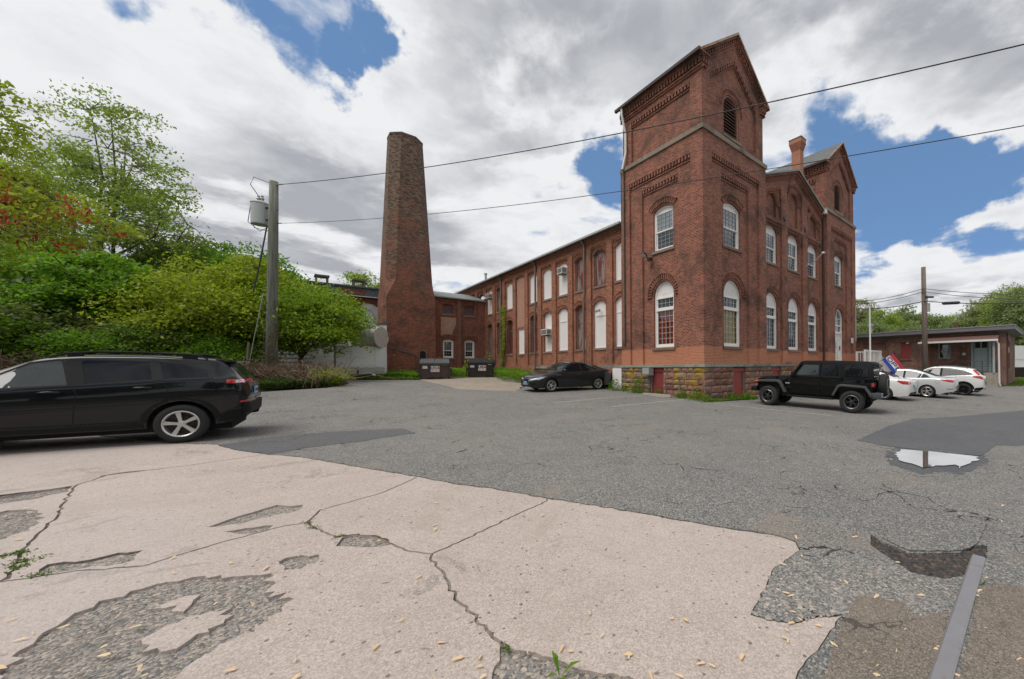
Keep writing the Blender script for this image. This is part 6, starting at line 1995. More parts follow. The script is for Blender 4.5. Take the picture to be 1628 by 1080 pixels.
# ---------------------------------------------------------------- vehicles
def paint(name, col, flake=0.0, rough=0.28, coat=1.0, spec=0.5):
    m, nt, bs = new_mat(name)
    n = nt.noise(objco(nt), 1.5, 4, 0.6)
    c = nt.mix(n, tuple(0.92 * v for v in col), tuple(min(1, 1.06 * v) for v in col))
    nt.l.new(c, bs.inputs['Base Color'])
    bs.inputs['Roughness'].default_value = rough
    bs.inputs['Metallic'].default_value = flake
    bs.inputs['Coat Weight'].default_value = coat
    bs.inputs['Coat Roughness'].default_value = 0.02
    bs.inputs['Specular IOR Level'].default_value = spec
paint('paint_suv', (0.006, 0.007, 0.009), coat=0.75, spec=0.05)
paint('paint_jeep', (0.003, 0.003, 0.0035), rough=0.35, coat=0.45, spec=0.05)
paint('paint_sentra', (0.02, 0.023, 0.028), 0.35, 0.3, coat=0.7, spec=0.2)
paint('paint_white', (0.74, 0.74, 0.73))
paint('paint_silver', (0.62, 0.63, 0.63), 0.25, 0.3)
simple('trim_black', (0.012, 0.012, 0.013), 0.6, var=0.15, scale=8, spec=0.15)
simple('trim_grey', (0.052, 0.055, 0.058), 0.6, var=0.1, scale=8)
simple('seam', (0.004, 0.004, 0.004), 0.9, var=0.05)
simple('tyre', (0.018, 0.018, 0.018), 0.85, var=0.2, scale=30)
simple('alloy', (0.52, 0.51, 0.50), 0.3, 0.75, var=0.05)
simple('alloy_dark', (0.06, 0.06, 0.065), 0.35, 0.6, var=0.05)
simple('alloy_black', (0.012, 0.012, 0.013), 0.3, 0.3, var=0.05)
simple('brake', (0.05, 0.045, 0.042), 0.5, 0.5, var=0.2)
simple('lamp_red', (0.42, 0.012, 0.014), 0.12, var=0.1, coat=1.0)
simple('lamp_orange', (0.75, 0.16, 0.02), 0.15, var=0.05, coat=1.0)
simple('lamp_clear', (0.55, 0.56, 0.57), 0.12, var=0.05, coat=1.0)
simple('chrome', (0.7, 0.7, 0.7), 0.12, 1.0, var=0.02)
simple('plate_blue', (0.28, 0.46, 0.66), 0.4, var=0.1)
simple('plate_ink', (0.02, 0.03, 0.12), 0.5, var=0.05)
glass_mat('car_glass', (0.006, 0.007, 0.009), 0.015, 0.01, 0.0, 0.5)
glass_mat('car_glass_light', (0.02, 0.027, 0.026), 0.05, 0.01, 0.0, 0.5)

def pl_interp(cp, x):
    """smooth monotone interpolation through control points"""
    X = np.array([p[0] for p in cp], float)
    Y = np.array([p[1] for p in cp], float)
    d = np.diff(Y) / np.diff(X)
    m = np.zeros(len(X))
    m[1:-1] = np.where(d[:-1] * d[1:] > 0, 2 * d[:-1] * d[1:] / (d[:-1] + d[1:] + 1e-12), 0)
    m[0], m[-1] = d[0], d[-1]
    x = np.clip(x, X[0], X[-1])
    i = np.clip(np.searchsorted(X, x) - 1, 0, len(X) - 2)
    h = X[i + 1] - X[i]
    t = (x - X[i]) / h
    return ((2 * t ** 3 - 3 * t ** 2 + 1) * Y[i] + (t ** 3 - 2 * t ** 2 + t) * h * m[i] + (-2 * t ** 3 + 3 * t ** 2) * Y[i + 1] + (t ** 3 - t ** 2) * h * m[i + 1])
def car_body(sp):
    """loft a body shell; returns (verts, faces)"""
    x0, x1 = sp['zb'][0][0], sp['zb'][-1][0]
    xs = np.unique(np.concatenate([np.arange(x0, x1, 0.05), np.arange(x0, x0 + 0.5, 0.015), np.arange(x1 - 0.3, x1, 0.015), [x1]] + [np.concatenate([np.arange(a - sp['ra'] - 0.02, a + sp['ra'] + 0.02, 0.025), [a - sp['ra'] - 0.001, a - sp['ra'] + 0.001, a + sp['ra'] - 0.001, a + sp['ra'] + 0.001]]) for a in (0, sp['wb'])]))
    xs = xs[(xs >= x0) & (xs <= x1)]
    zb, zt, zl = pl_interp(sp['zb'], xs), pl_interp(sp['top'], xs), pl_interp(sp['belt'], xs)
    w, wr = pl_interp(sp['w'], xs), pl_interp(sp['wr'], xs)
    zl = np.minimum(zl, zt - 0.012)
    zbase = zb.copy()
    for a in (0, sp['wb']):
        dd = sp['ra'] ** 2 - (xs - a) ** 2
        zb = np.maximum(zb, np.where(dd > 0, sp['rt'] + np.sqrt(np.maximum(dd, 0)) * sp.get('aq', 1.0), 0))
    zb = np.minimum(zb, zl - 0.03)
    h = zt - zl
    g = np.clip((h - 0.10) / 0.22, 0, 1)
    g = g * g * (3 - 2 * g)
    def full(z):
        """half width at a height of the lower body: tucked at the sill, full at the flank"""
        f = np.clip((z - zbase) / (zl - zbase + 1e-6), 0, 1)
        return w * (0.93 + 0.07 * np.sin(np.clip(f / 0.62, 0, 1) * math.pi / 2) - 0.03 * np.clip((f - 0.72) / 0.28, 0, 1) ** 2)
    rows = []
    for f in np.linspace(0, 1, 12):
        z = zb + (zl - zb) * f
        rows.append((full(z), z))
    ws = full(zl)
    def mixrow(cy, cz, hy, hz):
        rows.append((cy * g + hy * (1 - g), zl + h * (cz * g + hz * (1 - g))))
    mixrow(ws + (wr - ws) * 0.05, 0.03, ws * 0.975, 0.22)
    for f in (0.2, 0.4, 0.6, 0.8):
        mixrow(ws + (wr - ws) * (f * 0.95 + 0.05), 0.03 + 0.80 * f, ws * (0.95 - 0.25 * f), 0.32 + 0.5 * f)
    mixrow(wr, 0.86, ws * 0.66, 0.86)
    mixrow(wr * 0.975, 0.905, ws * 0.58, 0.90)
    mixrow(wr * 0.92, 0.945, ws * 0.48, 0.935)
    mixrow(wr * 0.80, 0.972, ws * 0.36, 0.965)
    mixrow(wr * 0.5, 0.992, ws * 0.2, 0.99)
    mixrow(wr * 0.0, 1.0, ws * 0.0, 1.0)
    nr, ns = len(rows), len(xs)
    V, Fc = [], []
    for s in (1, -1):
        k = len(V)
        for r_ in rows:
            V += [(float(x), float(s * y), float(z)) for x, y, z in zip(xs, r_[0], r_[1])]
        for r_ in range(nr - 1):
            for i in range(ns - 1):
                q = (k + r_ * ns + i, k + r_ * ns + i + 1, k + (r_ + 1) * ns + i + 1, k + (r_ + 1) * ns + i)
                Fc.append(q[::-1] if s > 0 else q)
    # caps
    half = nr * ns
    for i, rev in ((0, False), (ns - 1, True)):
        loop = [r_ * ns + i for r_ in range(nr)] + [half + r_ * ns + i for r_ in range(nr - 2, -1, -1)]
        Fc.append(tuple(loop) if rev else tuple(reversed(loop)))
    return V, Fc
def smooth_poly(pts, rad=0.05, n=4):
    """round the corners of a 2-D polygon"""
    out = []
    m = len(pts)
    for i in range(m):
        p = Vector(pts[i][:2])
        r_ = pts[i][2] if len(pts[i]) > 2 else rad
        a, b = Vector(pts[i - 1][:2]), Vector(pts[(i + 1) % m][:2])
        da, db = (a - p), (b - p)
        k = min(r_, da.length * 0.45, db.length * 0.45)
        A, B = p + da.normalized() * k, p + db.normalized() * k
        if k < 0.004:
            out.append(p)
            continue
        for t in np.linspace(0, 1, n + 1):
            out.append(A * (1 - t) ** 2 + p * 2 * t * (1 - t) + B * t * t)
    return out
def dens(poly, st):
    out = []
    for a, b in zip(poly, poly[1:] + poly[:1]):
        n = max(1, int((b - a).length / st))
        out += [a + (b - a) * i / n for i in range(n)]
    return out
class Car:
    def __init__(self, name, sp, paint_, label, cat):
        self.root = empty(name)
        tag(self.root, label, cat)
        self.sp = sp
        V, Fc = car_body(sp)
        mb = MB()
        mb.v, mb.f = V, Fc
        me = mb.mesh('body', paint_, True, recalc=True)
        self.body = link('body', me, self.root)
        self.bvh = BVHTree.FromPolygons([Vector(v) for v in V], Fc)
    def hit(self, a, b, axis, s):
        if axis == 'y':
            o, d = Vector((a, 3.0 * s, b)), Vector((0, -s, 0))
        elif axis == 'x':
            o, d = Vector((6.0 * s if s > 0 else -4.0, a, b)), Vector((-s, 0, 0))
        else:
            o, d = Vector((a, b, 4.0)), Vector((0, 0, -1))
        loc, nor, _, _ = self.bvh.ray_cast(o, d)
        if loc is None:
            loc, nor, _, _ = self.bvh.find_nearest(o + d * (3.0 if axis != 'x' else 2.5))
        if nor.dot(d) > 0:
            nor = -nor
        return loc, nor
    def decal(self, name, mat, poly, axis='y', s=1, off=0.005, rad=0.04, st=0.05, parent=None, rim=0.0):
        poly = dens(smooth_poly(poly, rad), st)
        P = np.array([(p.x, p.y) for p in poly])
        lo, hi = P.min(0), P.max(0)
        pts = list(poly)
        gx = np.array([(x, y) for x in np.arange(lo[0] + st / 2, hi[0], st) for y in np.arange(lo[1] + st / 2, hi[1], st)])
        if len(gx):
            pts += [Vector(q) for q in gx[inside(gx, P)].tolist()]
        v2, _, f2, _, _, _ = delaunay_2d_cdt(pts, [(i, (i + 1) % len(poly)) for i in range(len(poly))], [], 0, 1e-5)
        cen = np.array([np.mean([(v2[i].x, v2[i].y) for i in f], 0) for f in f2])
        ok = inside(cen, P)
        mb = MB()
        H = [self.hit(v.x, v.y, axis, s) for v in v2]
        mb.v = [tuple(l + n_ * off) for l, n_ in H]
        mb.f = [tuple(f) for f, k in zip(f2, ok) if k]
        if rim:
            nb = len(poly)
            base = len(mb.v)
            mb.v += [tuple(H[i][0] - H[i][1] * rim) for i in range(nb)]
            mb.f += [(i, (i + 1) % nb, base + (i + 1) % nb, base + i) for i in range(nb)]
        # face outwards
        out = {'y': Vector((0, s, 0)), 'x': Vector((s, 0, 0)), 'z': Vector((0, 0, 1))}[axis]
        mb.f = [f if (Vector(mb.v[f[1]]) - Vector(mb.v[f[0]])).cross(Vector(mb.v[f[2]]) - Vector(mb.v[f[0]])).dot(out) > 0 else tuple(reversed(f)) for f in mb.f]
        return mb.build(name, mat, parent or self.root, smooth=True)
    def both(self, name, mat, poly, **kw):
        return [self.decal(name, mat, poly, 'y', s, **kw) for s in (1, -1)]
    def strip(self, name, mat, pts, w=0.012, axis='y', s=1, off=0.003, parent=None):
        """thin line laid on the body"""
        pts = [Vector(p) for p in pts]
        L, Rr = [], []
        fine = []
        for a, b in zip(pts, pts[1:]):
            n = max(1, int((b - a).length / 0.04))
            fine += [a + (b - a) * i / n for i in range(n)]
        fine.append(pts[-1])
        mb = MB()
        for i, p in enumerate(fine):
            d = (fine[min(i + 1, len(fine) - 1)] - fine[max(i - 1, 0)]).normalized()
            nn = Vector((-d.y, d.x)) * w / 2
            for q in (p + nn, p - nn):
                l, n_ = self.hit(q.x, q.y, axis, s)
                mb.v.append(tuple(l + n_ * off))
        for i in range(len(fine) - 1):
            mb.f.append((2 * i, 2 * i + 1, 2 * i + 3, 2 * i + 2))
        return mb.build(name, mat, parent or self.root)
    def handle(self, x, z, mat, s=1, L=0.2):
        l, n_ = self.hit(x, z, 'y', s)
        mb = MB()
        mb.tube([l + Vector((-L / 2, 0, 0)) - n_ * 0.005, l + Vector((-L / 2 + 0.03, 0, 0)) + n_ * 0.03, l + Vector((0, 0, 0.004)) + n_ * 0.036, l + Vector((L / 2 - 0.03, 0, 0)) + n_ * 0.03, l + Vector((L / 2, 0, 0)) - n_ * 0.005], [0.011, 0.015, 0.016, 0.015, 0.011], 8)
        mb.build('door_handle', mat, self.root, smooth=True)
    def wheels(self, style='five', rim='alloy', rt=None, tw=0.22, rimr=0.235, back='alloy_black'):
        sp = self.sp
        rt = rt or sp['rt']
        yo = sp['track']
        ty, rm, bk = wheel_meshes(style, rt, tw, rimr)
        ms = [ty.mesh('wheel', 'tyre', True), rm.mesh('rim', rim), bk.mesh('brake_disc', 'brake')]
        for x in (0, sp['wb']):
            for s in (1, -1):
                o = link('wheel', ms[0], self.root)
                o.location = (x, s * yo, rt)
                if s < 0:
                    o.rotation_euler = (0, 0, math.pi)
                else:
                    o.rotation_euler = (0, x * 0.7 + 0.2, 0)
                link('rim', ms[1], o)
                link('brake_disc', ms[2], o)
    def under(self):
        sp = self.sp
        x0, x1 = sp['zb'][0][0], sp['zb'][-1][0]
        mb = MB()
        mb.box(x0 + 0.25, x1 - 0.25, -sp['track'] + 0.14, sp['track'] - 0.14, 0.2, 0.72)
        mb.build('underbody', 'seam', self.root)
        # liners that close the wheel arches
        for a in (0, sp['wb']):
            mb = MB()
            n = 14
            ra = sp['ra'] + 0.01
            for i in range(n):
                t0, t1 = math.pi * i / n, math.pi * (i + 1) / n
                mb.quad(*[(a + ra * math.cos(t), y, sp['rt'] + ra * sp.get('aq', 1.0) * math.sin(t)) for t, y in ((t0, -sp['track'] - 0.02), (t1, -sp['track'] - 0.02), (t1, sp['track'] + 0.02), (t0, sp['track'] + 0.02))])
            mb.build('arch_liner', 'seam', self.root)
    def place(self, wx, wy, hx, hy, near=1, sc=1.0):
        """put the near rear wheel's foot at wx, wy with the nose pointing along hx, hy"""
        h = Vector((hx, hy)).normalized()
        l = Vector((-h.y, h.x)) * near
        c = Vector((wx, wy)) - l * (self.sp['track'] + 0.09) * sc
        e = 1.2
        px, py = c.x + h.x * 1.3, c.y + h.y * 1.3
        nz = Vector((-(gz(px + e, py) - gz(px - e, py)) / (2 * e), -(gz(px, py + e) - gz(px, py - e)) / (2 * e), 1)).normalized()
        X = Vector((h.x, h.y, 0))
        X = (X - nz * X.dot(nz)).normalized()
        Y = nz.cross(X)
        M = Matrix(((X.x, Y.x, nz.x, c.x), (X.y, Y.y, nz.y, c.y), (X.z, Y.z, nz.z, gz(c.x, c.y) + 0.008), (0, 0, 0, 1)))
        self.root.matrix_world = M @ Matrix.Diagonal((sc, sc, sc, 1))
def wheel_meshes(style, rt, tw, rimr):
    """tyre, rim and brake disc; outer side towards +y"""
    ty, rm, bk = MB(), MB(), MB()
    hw = tw / 2
    ty.lathe([(rimr, -hw + 0.01), (rt - 0.05, -hw), (rt - 0.012, -hw + 0.03), (rt, -hw + 0.06), (rt, hw - 0.06), (rt - 0.012, hw - 0.03), (rt - 0.05, hw), (rimr, hw - 0.01), (rimr - 0.01, hw - 0.03), (rimr - 0.012, -hw + 0.03)], 40, 'y', closed=True)
    # rim lip and barrel
    rm.lathe([(rimr - 0.012, hw - 0.025), (rimr + 0.006, hw - 0.004), (rimr - 0.004, hw + 0.001), (rimr - 0.022, hw - 0.012), (rimr - 0.03, hw - 0.06), (rimr - 0.04, -hw + 0.04)], 40, 'y')
    rm.lathe([(0.0, hw - 0.012), (0.03, hw - 0.012), (0.055, hw - 0.02), (0.07, hw - 0.045), (0.07, hw - 0.09)], 20, 'y')
    def spoke(a, r0, r1, w0, w1, y0, y1, t=0.03, bend=0.0):
        c, s = math.cos(a), math.sin(a)
        T = Vector((-s, 0, c))
        Rd = Vector((c, 0, s))
        m = (r0 + r1) / 2
        st = [(r0, w0, y0), (m, (w0 + w1) / 2 * 0.92, (y0 + y1) / 2 + 0.004), (r1, w1, y1)]
        P = []
        for i, (r_, w_, y_) in enumerate(st):
            b = bend * (r_ - r0)
            base = Rd * r_ + T * b
            P += [base - T * w_ / 2 + Vector((0, y_ - t, 0)), base - T * w_ * 0.42 + Vector((0, y_, 0)), base + T * w_ * 0.42 + Vector((0, y_, 0)), base + T * w_ / 2 + Vector((0, y_ - t, 0))]
        fs = []
        for i in range(2):
            for k in range(3):
                fs.append((4 * i + k, 4 * i + k + 1, 4 * i + 5 + k, 4 * i + 4 + k))
        rm.add(P, fs)
    if style == 'five':
        for k in range(5):
            spoke(math.pi / 2 + k * 2 * math.pi / 5, 0.045, rimr - 0.012, 0.055, 0.088, hw - 0.02, hw - 0.014)
    elif style == 'ten':
        for k in range(5):
            for d_ in (-0.16, 0.16):
                spoke(math.pi / 2 + k * 2 * math.pi / 5 + d_ * 0.5, 0.05, rimr - 0.012, 0.035, 0.04, hw - 0.02, hw - 0.014, bend=d_ * 0.6)
    elif style == 'split':
        for k in range(5):
            a = math.pi / 2 + k * 2 * math.pi / 5
            spoke(a, 0.05, rimr * 0.55, 0.06, 0.05, hw - 0.018, hw - 0.016)
            for s_ in (-1, 1):
                spoke(a + s_ * 0.10, rimr * 0.5, rimr - 0.012, 0.03, 0.032, hw - 0.016, hw - 0.012, bend=s_ * 0.45)
    elif style == 'blade':
        for k in range(10):
            spoke(math.pi / 2 + k * 2 * math.pi / 10, 0.05, rimr - 0.012, 0.03, 0.05, hw - 0.02, hw - 0.014, bend=0.25)
    bk.lathe([(0.0, 0.0), (0.15, 0.0), (0.15, 0.015)], 20, 'y', (0, hw - 0.12, 0))
    bk.lathe([(0.0, hw - 0.135), (rimr - 0.02, hw - 0.135)], 24, 'y')
    return ty, rm, bk
def plate_on(root, c, ax, az, ny, name='licence_plate'):
    """number plate: centre, half-axes, outward normal"""
    c, ax, az, ny = Vector(c), Vector(ax), Vector(az), Vector(ny)
    o = one(root, name, 'plate_blue', lambda m: m.obox(c, ax, az, ny * 0.006))
    def ink(m):
        for i in range(6):
            q = c + ax * (-0.72 + 0.29 * i) + ny * 0.008
            m.quad(q - ax * 0.09 - az * 0.4, q + ax * 0.09 - az * 0.4, q + ax * 0.09 + az * 0.35, q - ax * 0.09 + az * 0.35)
    one(o, 'plate_lettering', 'plate_ink', ink)
def mirror(car, x, z, s, mat, yo=0.02):
    l, n_ = car.hit(x, z, 'y', s)
    mb = MB()
    c = l + Vector((0.0, s * 0.13, 0.05))
    mb.v, mb.f = [], []
    mb.tube([l, c - Vector((0, s * 0.06, 0.03))], [0.02, 0.03], 8)
    # rounded shell
    prof = [(-0.07, 0.045), (-0.03, 0.075), (0.03, 0.07), (0.08, 0.02)]
    mb.tube([c + Vector((d_, 0, 0)) for d_, _ in prof], [r_ for _, r_ in prof], 10)
    mb.build('door_mirror', mat, car.root, smooth=True)

# ---- near SUV
def build_suv():
    sp = dict(wb=2.70, ra=0.445, rt=0.365, track=0.83, aq=0.98,
              zb=[(-0.90, 0.50), (-0.83, 0.36), (-0.58, 0.33), (0, 0.31), (1, 0.29), (2.2, 0.29), (3.3, 0.31), (3.67, 0.42)],
              belt=[(-0.90, 0.80), (-0.83, 1.08), (-0.68, 1.22), (-0.3, 1.215), (0.3, 1.18), (1.0, 1.12), (1.9, 1.06), (2.5, 1.03), (3.2, 0.98), (3.5, 0.86), (3.67, 0.62)],
              top=[(-0.90, 0.82), (-0.88, 1.0), (-0.85, 1.13), (-0.79, 1.235), (-0.52, 1.545), (-0.40, 1.605), (0.0, 1.645), (0.6, 1.67), (1.2, 1.665), (1.65, 1.61), (2.05, 1.42), (2.55, 1.13), (3.0, 1.08), (3.4, 0.99), (3.58, 0.86), (3.67, 0.64)],
              w=[(-0.90, 0.66), (-0.87, 0.76), (-0.77, 0.86), (-0.5, 0.912), (-0.2, 0.928), (0.3, 0.925), (1.3, 0.915), (2.4, 0.925), (2.9, 0.925), (3.3, 0.87), (3.55, 0.74), (3.67, 0.55)],
              wr=[(-0.95, 0.55), (-0.6, 0.60), (0, 0.635), (1, 0.655), (2, 0.66), (3.67, 0.5)])
    c = Car('suv_car', sp, 'paint_suv', 'black estate-type SUV with roof rails and five-spoke alloy wheels', 'car')
    c.under()
    c.wheels('five', 'alloy', rimr=0.245, tw=0.235)
    # glass
    c.both('side_window', 'car_glass', [(-0.36, 1.245, 0.03), (-0.30, 1.36, 0.16), (-0.02, 1.475, 0.18), (0.34, 1.515, 0.03), (0.24, 1.22, 0.02)], off=0.004)
    c.both('side_window', 'car_glass', [(0.37, 1.205, 0.02), (0.46, 1.525, 0.03), (1.24, 1.545, 0.03), (1.14, 1.135, 0.02)], off=0.004)
    c.both('side_window', 'car_glass_light', [(1.33, 1.125, 0.02), (1.46, 1.54, 0.03), (1.72, 1.49, 0.08), (2.28, 1.12, 0.03), (2.3, 1.06, 0.02)], off=0.004)
    c.both('pillar_trim', 'trim_black', [(1.14, 1.135, 0.01), (1.245, 1.55, 0.02), (1.455, 1.545, 0.02), (1.325, 1.12, 0.01)], off=0.0075)
    c.both('pillar_trim', 'trim_black', [(0.235, 1.215, 0.01), (0.335, 1.52, 0.02), (0.465, 1.53, 0.02), (0.38, 1.20, 0.01)], off=0.0075)
    c.decal('rear_window', 'car_glass_light', [(-0.60, 1.27, 0.05), (-0.50, 1.52, 0.05), (0.50, 1.52, 0.05), (0.60, 1.27, 0.05)], 'x', -1, off=0.004)
    c.decal('windscreen', 'car_glass', [(-0.66, 1.14, 0.05), (-0.56, 1.56, 0.05), (0.56, 1.56, 0.05), (0.66, 1.14, 0.05)], 'x', 1, off=0.004)
    for s in (1, -1):
        c.strip('window_trim', 'trim_black', [(-0.40, 1.235), (-0.33, 1.37), (-0.04, 1.495), (0.34, 1.535), (1.24, 1.565), (1.5, 1.558), (1.78, 1.5), (2.36, 1.10)], 0.022, 'y', s, 0.005)
        c.strip('window_trim', 'trim_black', [(-0.40, 1.235), (0.24, 1.208), (1.2, 1.12), (2.36, 1.05)], 0.026, 'y', s, 0.0055)
        # doors
        c.strip('door_seam', 'seam', [(0.27, 1.20), (0.20, 1.08), (0.17, 0.95), (0.16, 0.80)], 0.011, 'y', s, 0.0025)
        c.strip('door_seam', 'seam', [(1.29, 1.10), (1.23, 1.0), (1.25, 0.7), (1.27, 0.44)], 0.011, 'y', s, 0.0025)
        c.strip('door_seam', 'seam', [(2.36, 1.04), (2.37, 0.8), (2.30, 0.44)], 0.011, 'y', s, 0.0025)
        c.strip('door_seam', 'seam', [(0.48, 0.44), (1.3, 0.43), (2.30, 0.43)], 0.012, 'y', s, 0.0025)
        c.handle(0.48, 1.06, 'paint_suv', s, 0.26)
        c.handle(1.50, 1.0, 'paint_suv', s, 0.26)
        # cladding round arches and along the sill
        arc = lambda a, r_, t0, t1, n=14: [(a + r_ * math.cos(t), 0.365 + r_ * 0.98 * math.sin(t), 0.0) for t in np.linspace(t0, t1, n)]
        for a in (0, 2.70):
            p = arc(a, 0.455, math.pi * 0.97, math.pi * 0.03) + arc(a, 0.535, math.pi * 0.04, math.pi * 0.96)
            c.decal('wheel_arch_trim', 'trim_black', p, 'y', s, off=0.012, rad=0.0, st=0.04, rim=0.01)
        c.decal('sill_trim', 'trim_black', [(0.47, 0.31, 0), (2.23, 0.30, 0), (2.2, 0.42, 0), (0.50, 0.43, 0)], 'y', s, off=0.012, rad=0.0, rim=0.01)
        c.decal('bumper_trim', 'trim_black', [(-0.46, 0.36, 0), (-0.56, 0.58, 0.05), (-0.78, 0.64, 0.05), (-0.93, 0.70, 0.02), (-0.935, 0.55, 0.02), (-0.88, 0.37, 0.02)], 'y', s, off=0.008, rad=0.02, rim=0.008)
        tl = c.decal('tail_lamp', 'lamp_red', [(-0.60, 1.125, 0.01), (-0.59, 1.205, 0.02), (-0.86, 1.205, 0.02), (-0.93, 1.13, 0.02)], 'y', s, off=0.010, rad=0.02, st=0.03)
        c.decal('reverse_lamp', 'lamp_clear', [(-0.72, 1.14, 0.005), (-0.72, 1.19, 0.005), (-0.80, 1.19, 0.005), (-0.80, 1.14, 0.005)], 'y', s, off=0.013, rad=0.005, st=0.03, parent=tl)
        c.decal('reflector', 'lamp_red', [(-0.78, 0.735, 0.005), (-0.78, 0.77, 0.005), (-0.90, 0.785, 0.005), (-0.92, 0.75, 0.005)], 'y', s, off=0.012, rad=0.005, st=0.03)
        # roof rail
        y = s * 0.60
        one(c.root, 'roof_rail', 'trim_black', lambda m: (m.tube([(-0.28, y, 1.60), (-0.18, y, 1.665), (0.0, y, 1.690), (0.6, y, 1.712), (1.1, y, 1.71), (1.45, y, 1.67), (1.62, y * 0.99, 1.60)], [0.012, 0.018, 0.02, 0.02, 0.02, 0.018, 0.012], 8), m.box(-0.14, 0.06, y - 0.015, y + 0.015, 1.60, 1.68), m.box(1.25, 1.42, y - 0.015, y + 0.015, 1.62, 1.68)), smooth=False)
        mirror(c, 2.15, 1.08, s, 'paint_suv')
    c.decal('tail_lamp', 'lamp_red', [(-0.82, 1.13, 0.01), (-0.82, 1.20, 0.02), (-0.48, 1.19, 0.01), (-0.48, 1.14, 0.01)], 'x', -1, off=0.006, rad=0.02)
    c.decal('tail_lamp', 'lamp_red', [(0.82, 1.13, 0.01), (0.82, 1.20, 0.02), (0.48, 1.19, 0.01), (0.48, 1.14, 0.01)], 'x', -1, off=0.006, rad=0.02)
    c.decal('bumper_trim', 'trim_black', [(-0.80, 0.50, 0.02), (-0.84, 0.72, 0.04), (0.84, 0.72, 0.04), (0.80, 0.50, 0.02)], 'x', -1, off=0.02, rim=0.01)
    # spoiler over the rear window
    one(c.root, 'spoiler', 'paint_suv', lambda m: m.add([(-0.38, -0.56, 1.60), (-0.38, 0.56, 1.60), (-0.69, 0.54, 1.575), (-0.69, -0.54, 1.575), (-0.45, -0.55, 1.545), (-0.45, 0.55, 1.545), (-0.68, 0.53, 1.548), (-0.68, -0.53, 1.548)], ((0, 1, 2, 3), (4, 7, 6, 5), (3, 2, 6, 7), (0, 3, 7, 4), (1, 5, 6, 2))))
    one(c.root, 'wiper', 'trim_black', lambda m: (m.tube([(-0.88, 0.0, 1.235), (-0.80, -0.35, 1.36)], 0.012, 6), m.lathe([(0, 0), (0.03, 0), (0.03, 0.04), (0, 0.05)], 8, 'x', (-0.93, 0, 1.23))))
    plate_on(c.root, (-0.905, 0, 0.95), (0, 0.16, 0), (0, 0, 0.075), (-1, 0, 0))
    x, y = gp(288, 705)
    a = R(36)
    c.place(x, y, -math.cos(a), -math.sin(a), 1)
    return c
SUV = build_suv()

def sedan_spec(**k):
    sp = dict(wb=2.71, ra=0.37, rt=0.325, track=0.78, aq=0.97,
              zb=[(-1.0, 0.42), (-0.93, 0.27), (-0.5, 0.21), (0, 0.2), (1, 0.19), (2.3, 0.19), (3.3, 0.2), (3.62, 0.25)],
              belt=[(-1.0, 0.62), (-0.95, 0.90), (-0.6, 0.99), (0.0, 0.985), (0.6, 0.955), (1.4, 0.93), (2.2, 0.915), (2.6, 0.89), (3.15, 0.78), (3.45, 0.66), (3.62, 0.5)],
              top=[(-1.0, 0.64), (-0.985, 0.85), (-0.96, 0.98), (-0.9, 1.045), (-0.55, 1.075), (-0.40, 1.10), (0.0, 1.25), (0.45, 1.385), (0.95, 1.44), (1.35, 1.435), (1.7, 1.37), (2.35, 1.02), (2.9, 0.93), (3.3, 0.81), (3.52, 0.68), (3.62, 0.52)],
              w=[(-1.0, 0.66), (-0.96, 0.76), (-0.8, 0.84), (-0.4, 0.895), (0.2, 0.905), (1.3, 0.9), (2.3, 0.905), (2.9, 0.895), (3.3, 0.83), (3.52, 0.70), (3.62, 0.55)],
              wr=[(-1.0, 0.5), (-0.4, 0.56), (0.3, 0.57), (1.0, 0.60), (1.8, 0.62), (3.62, 0.5)])
    sp.update(k)
    return sp
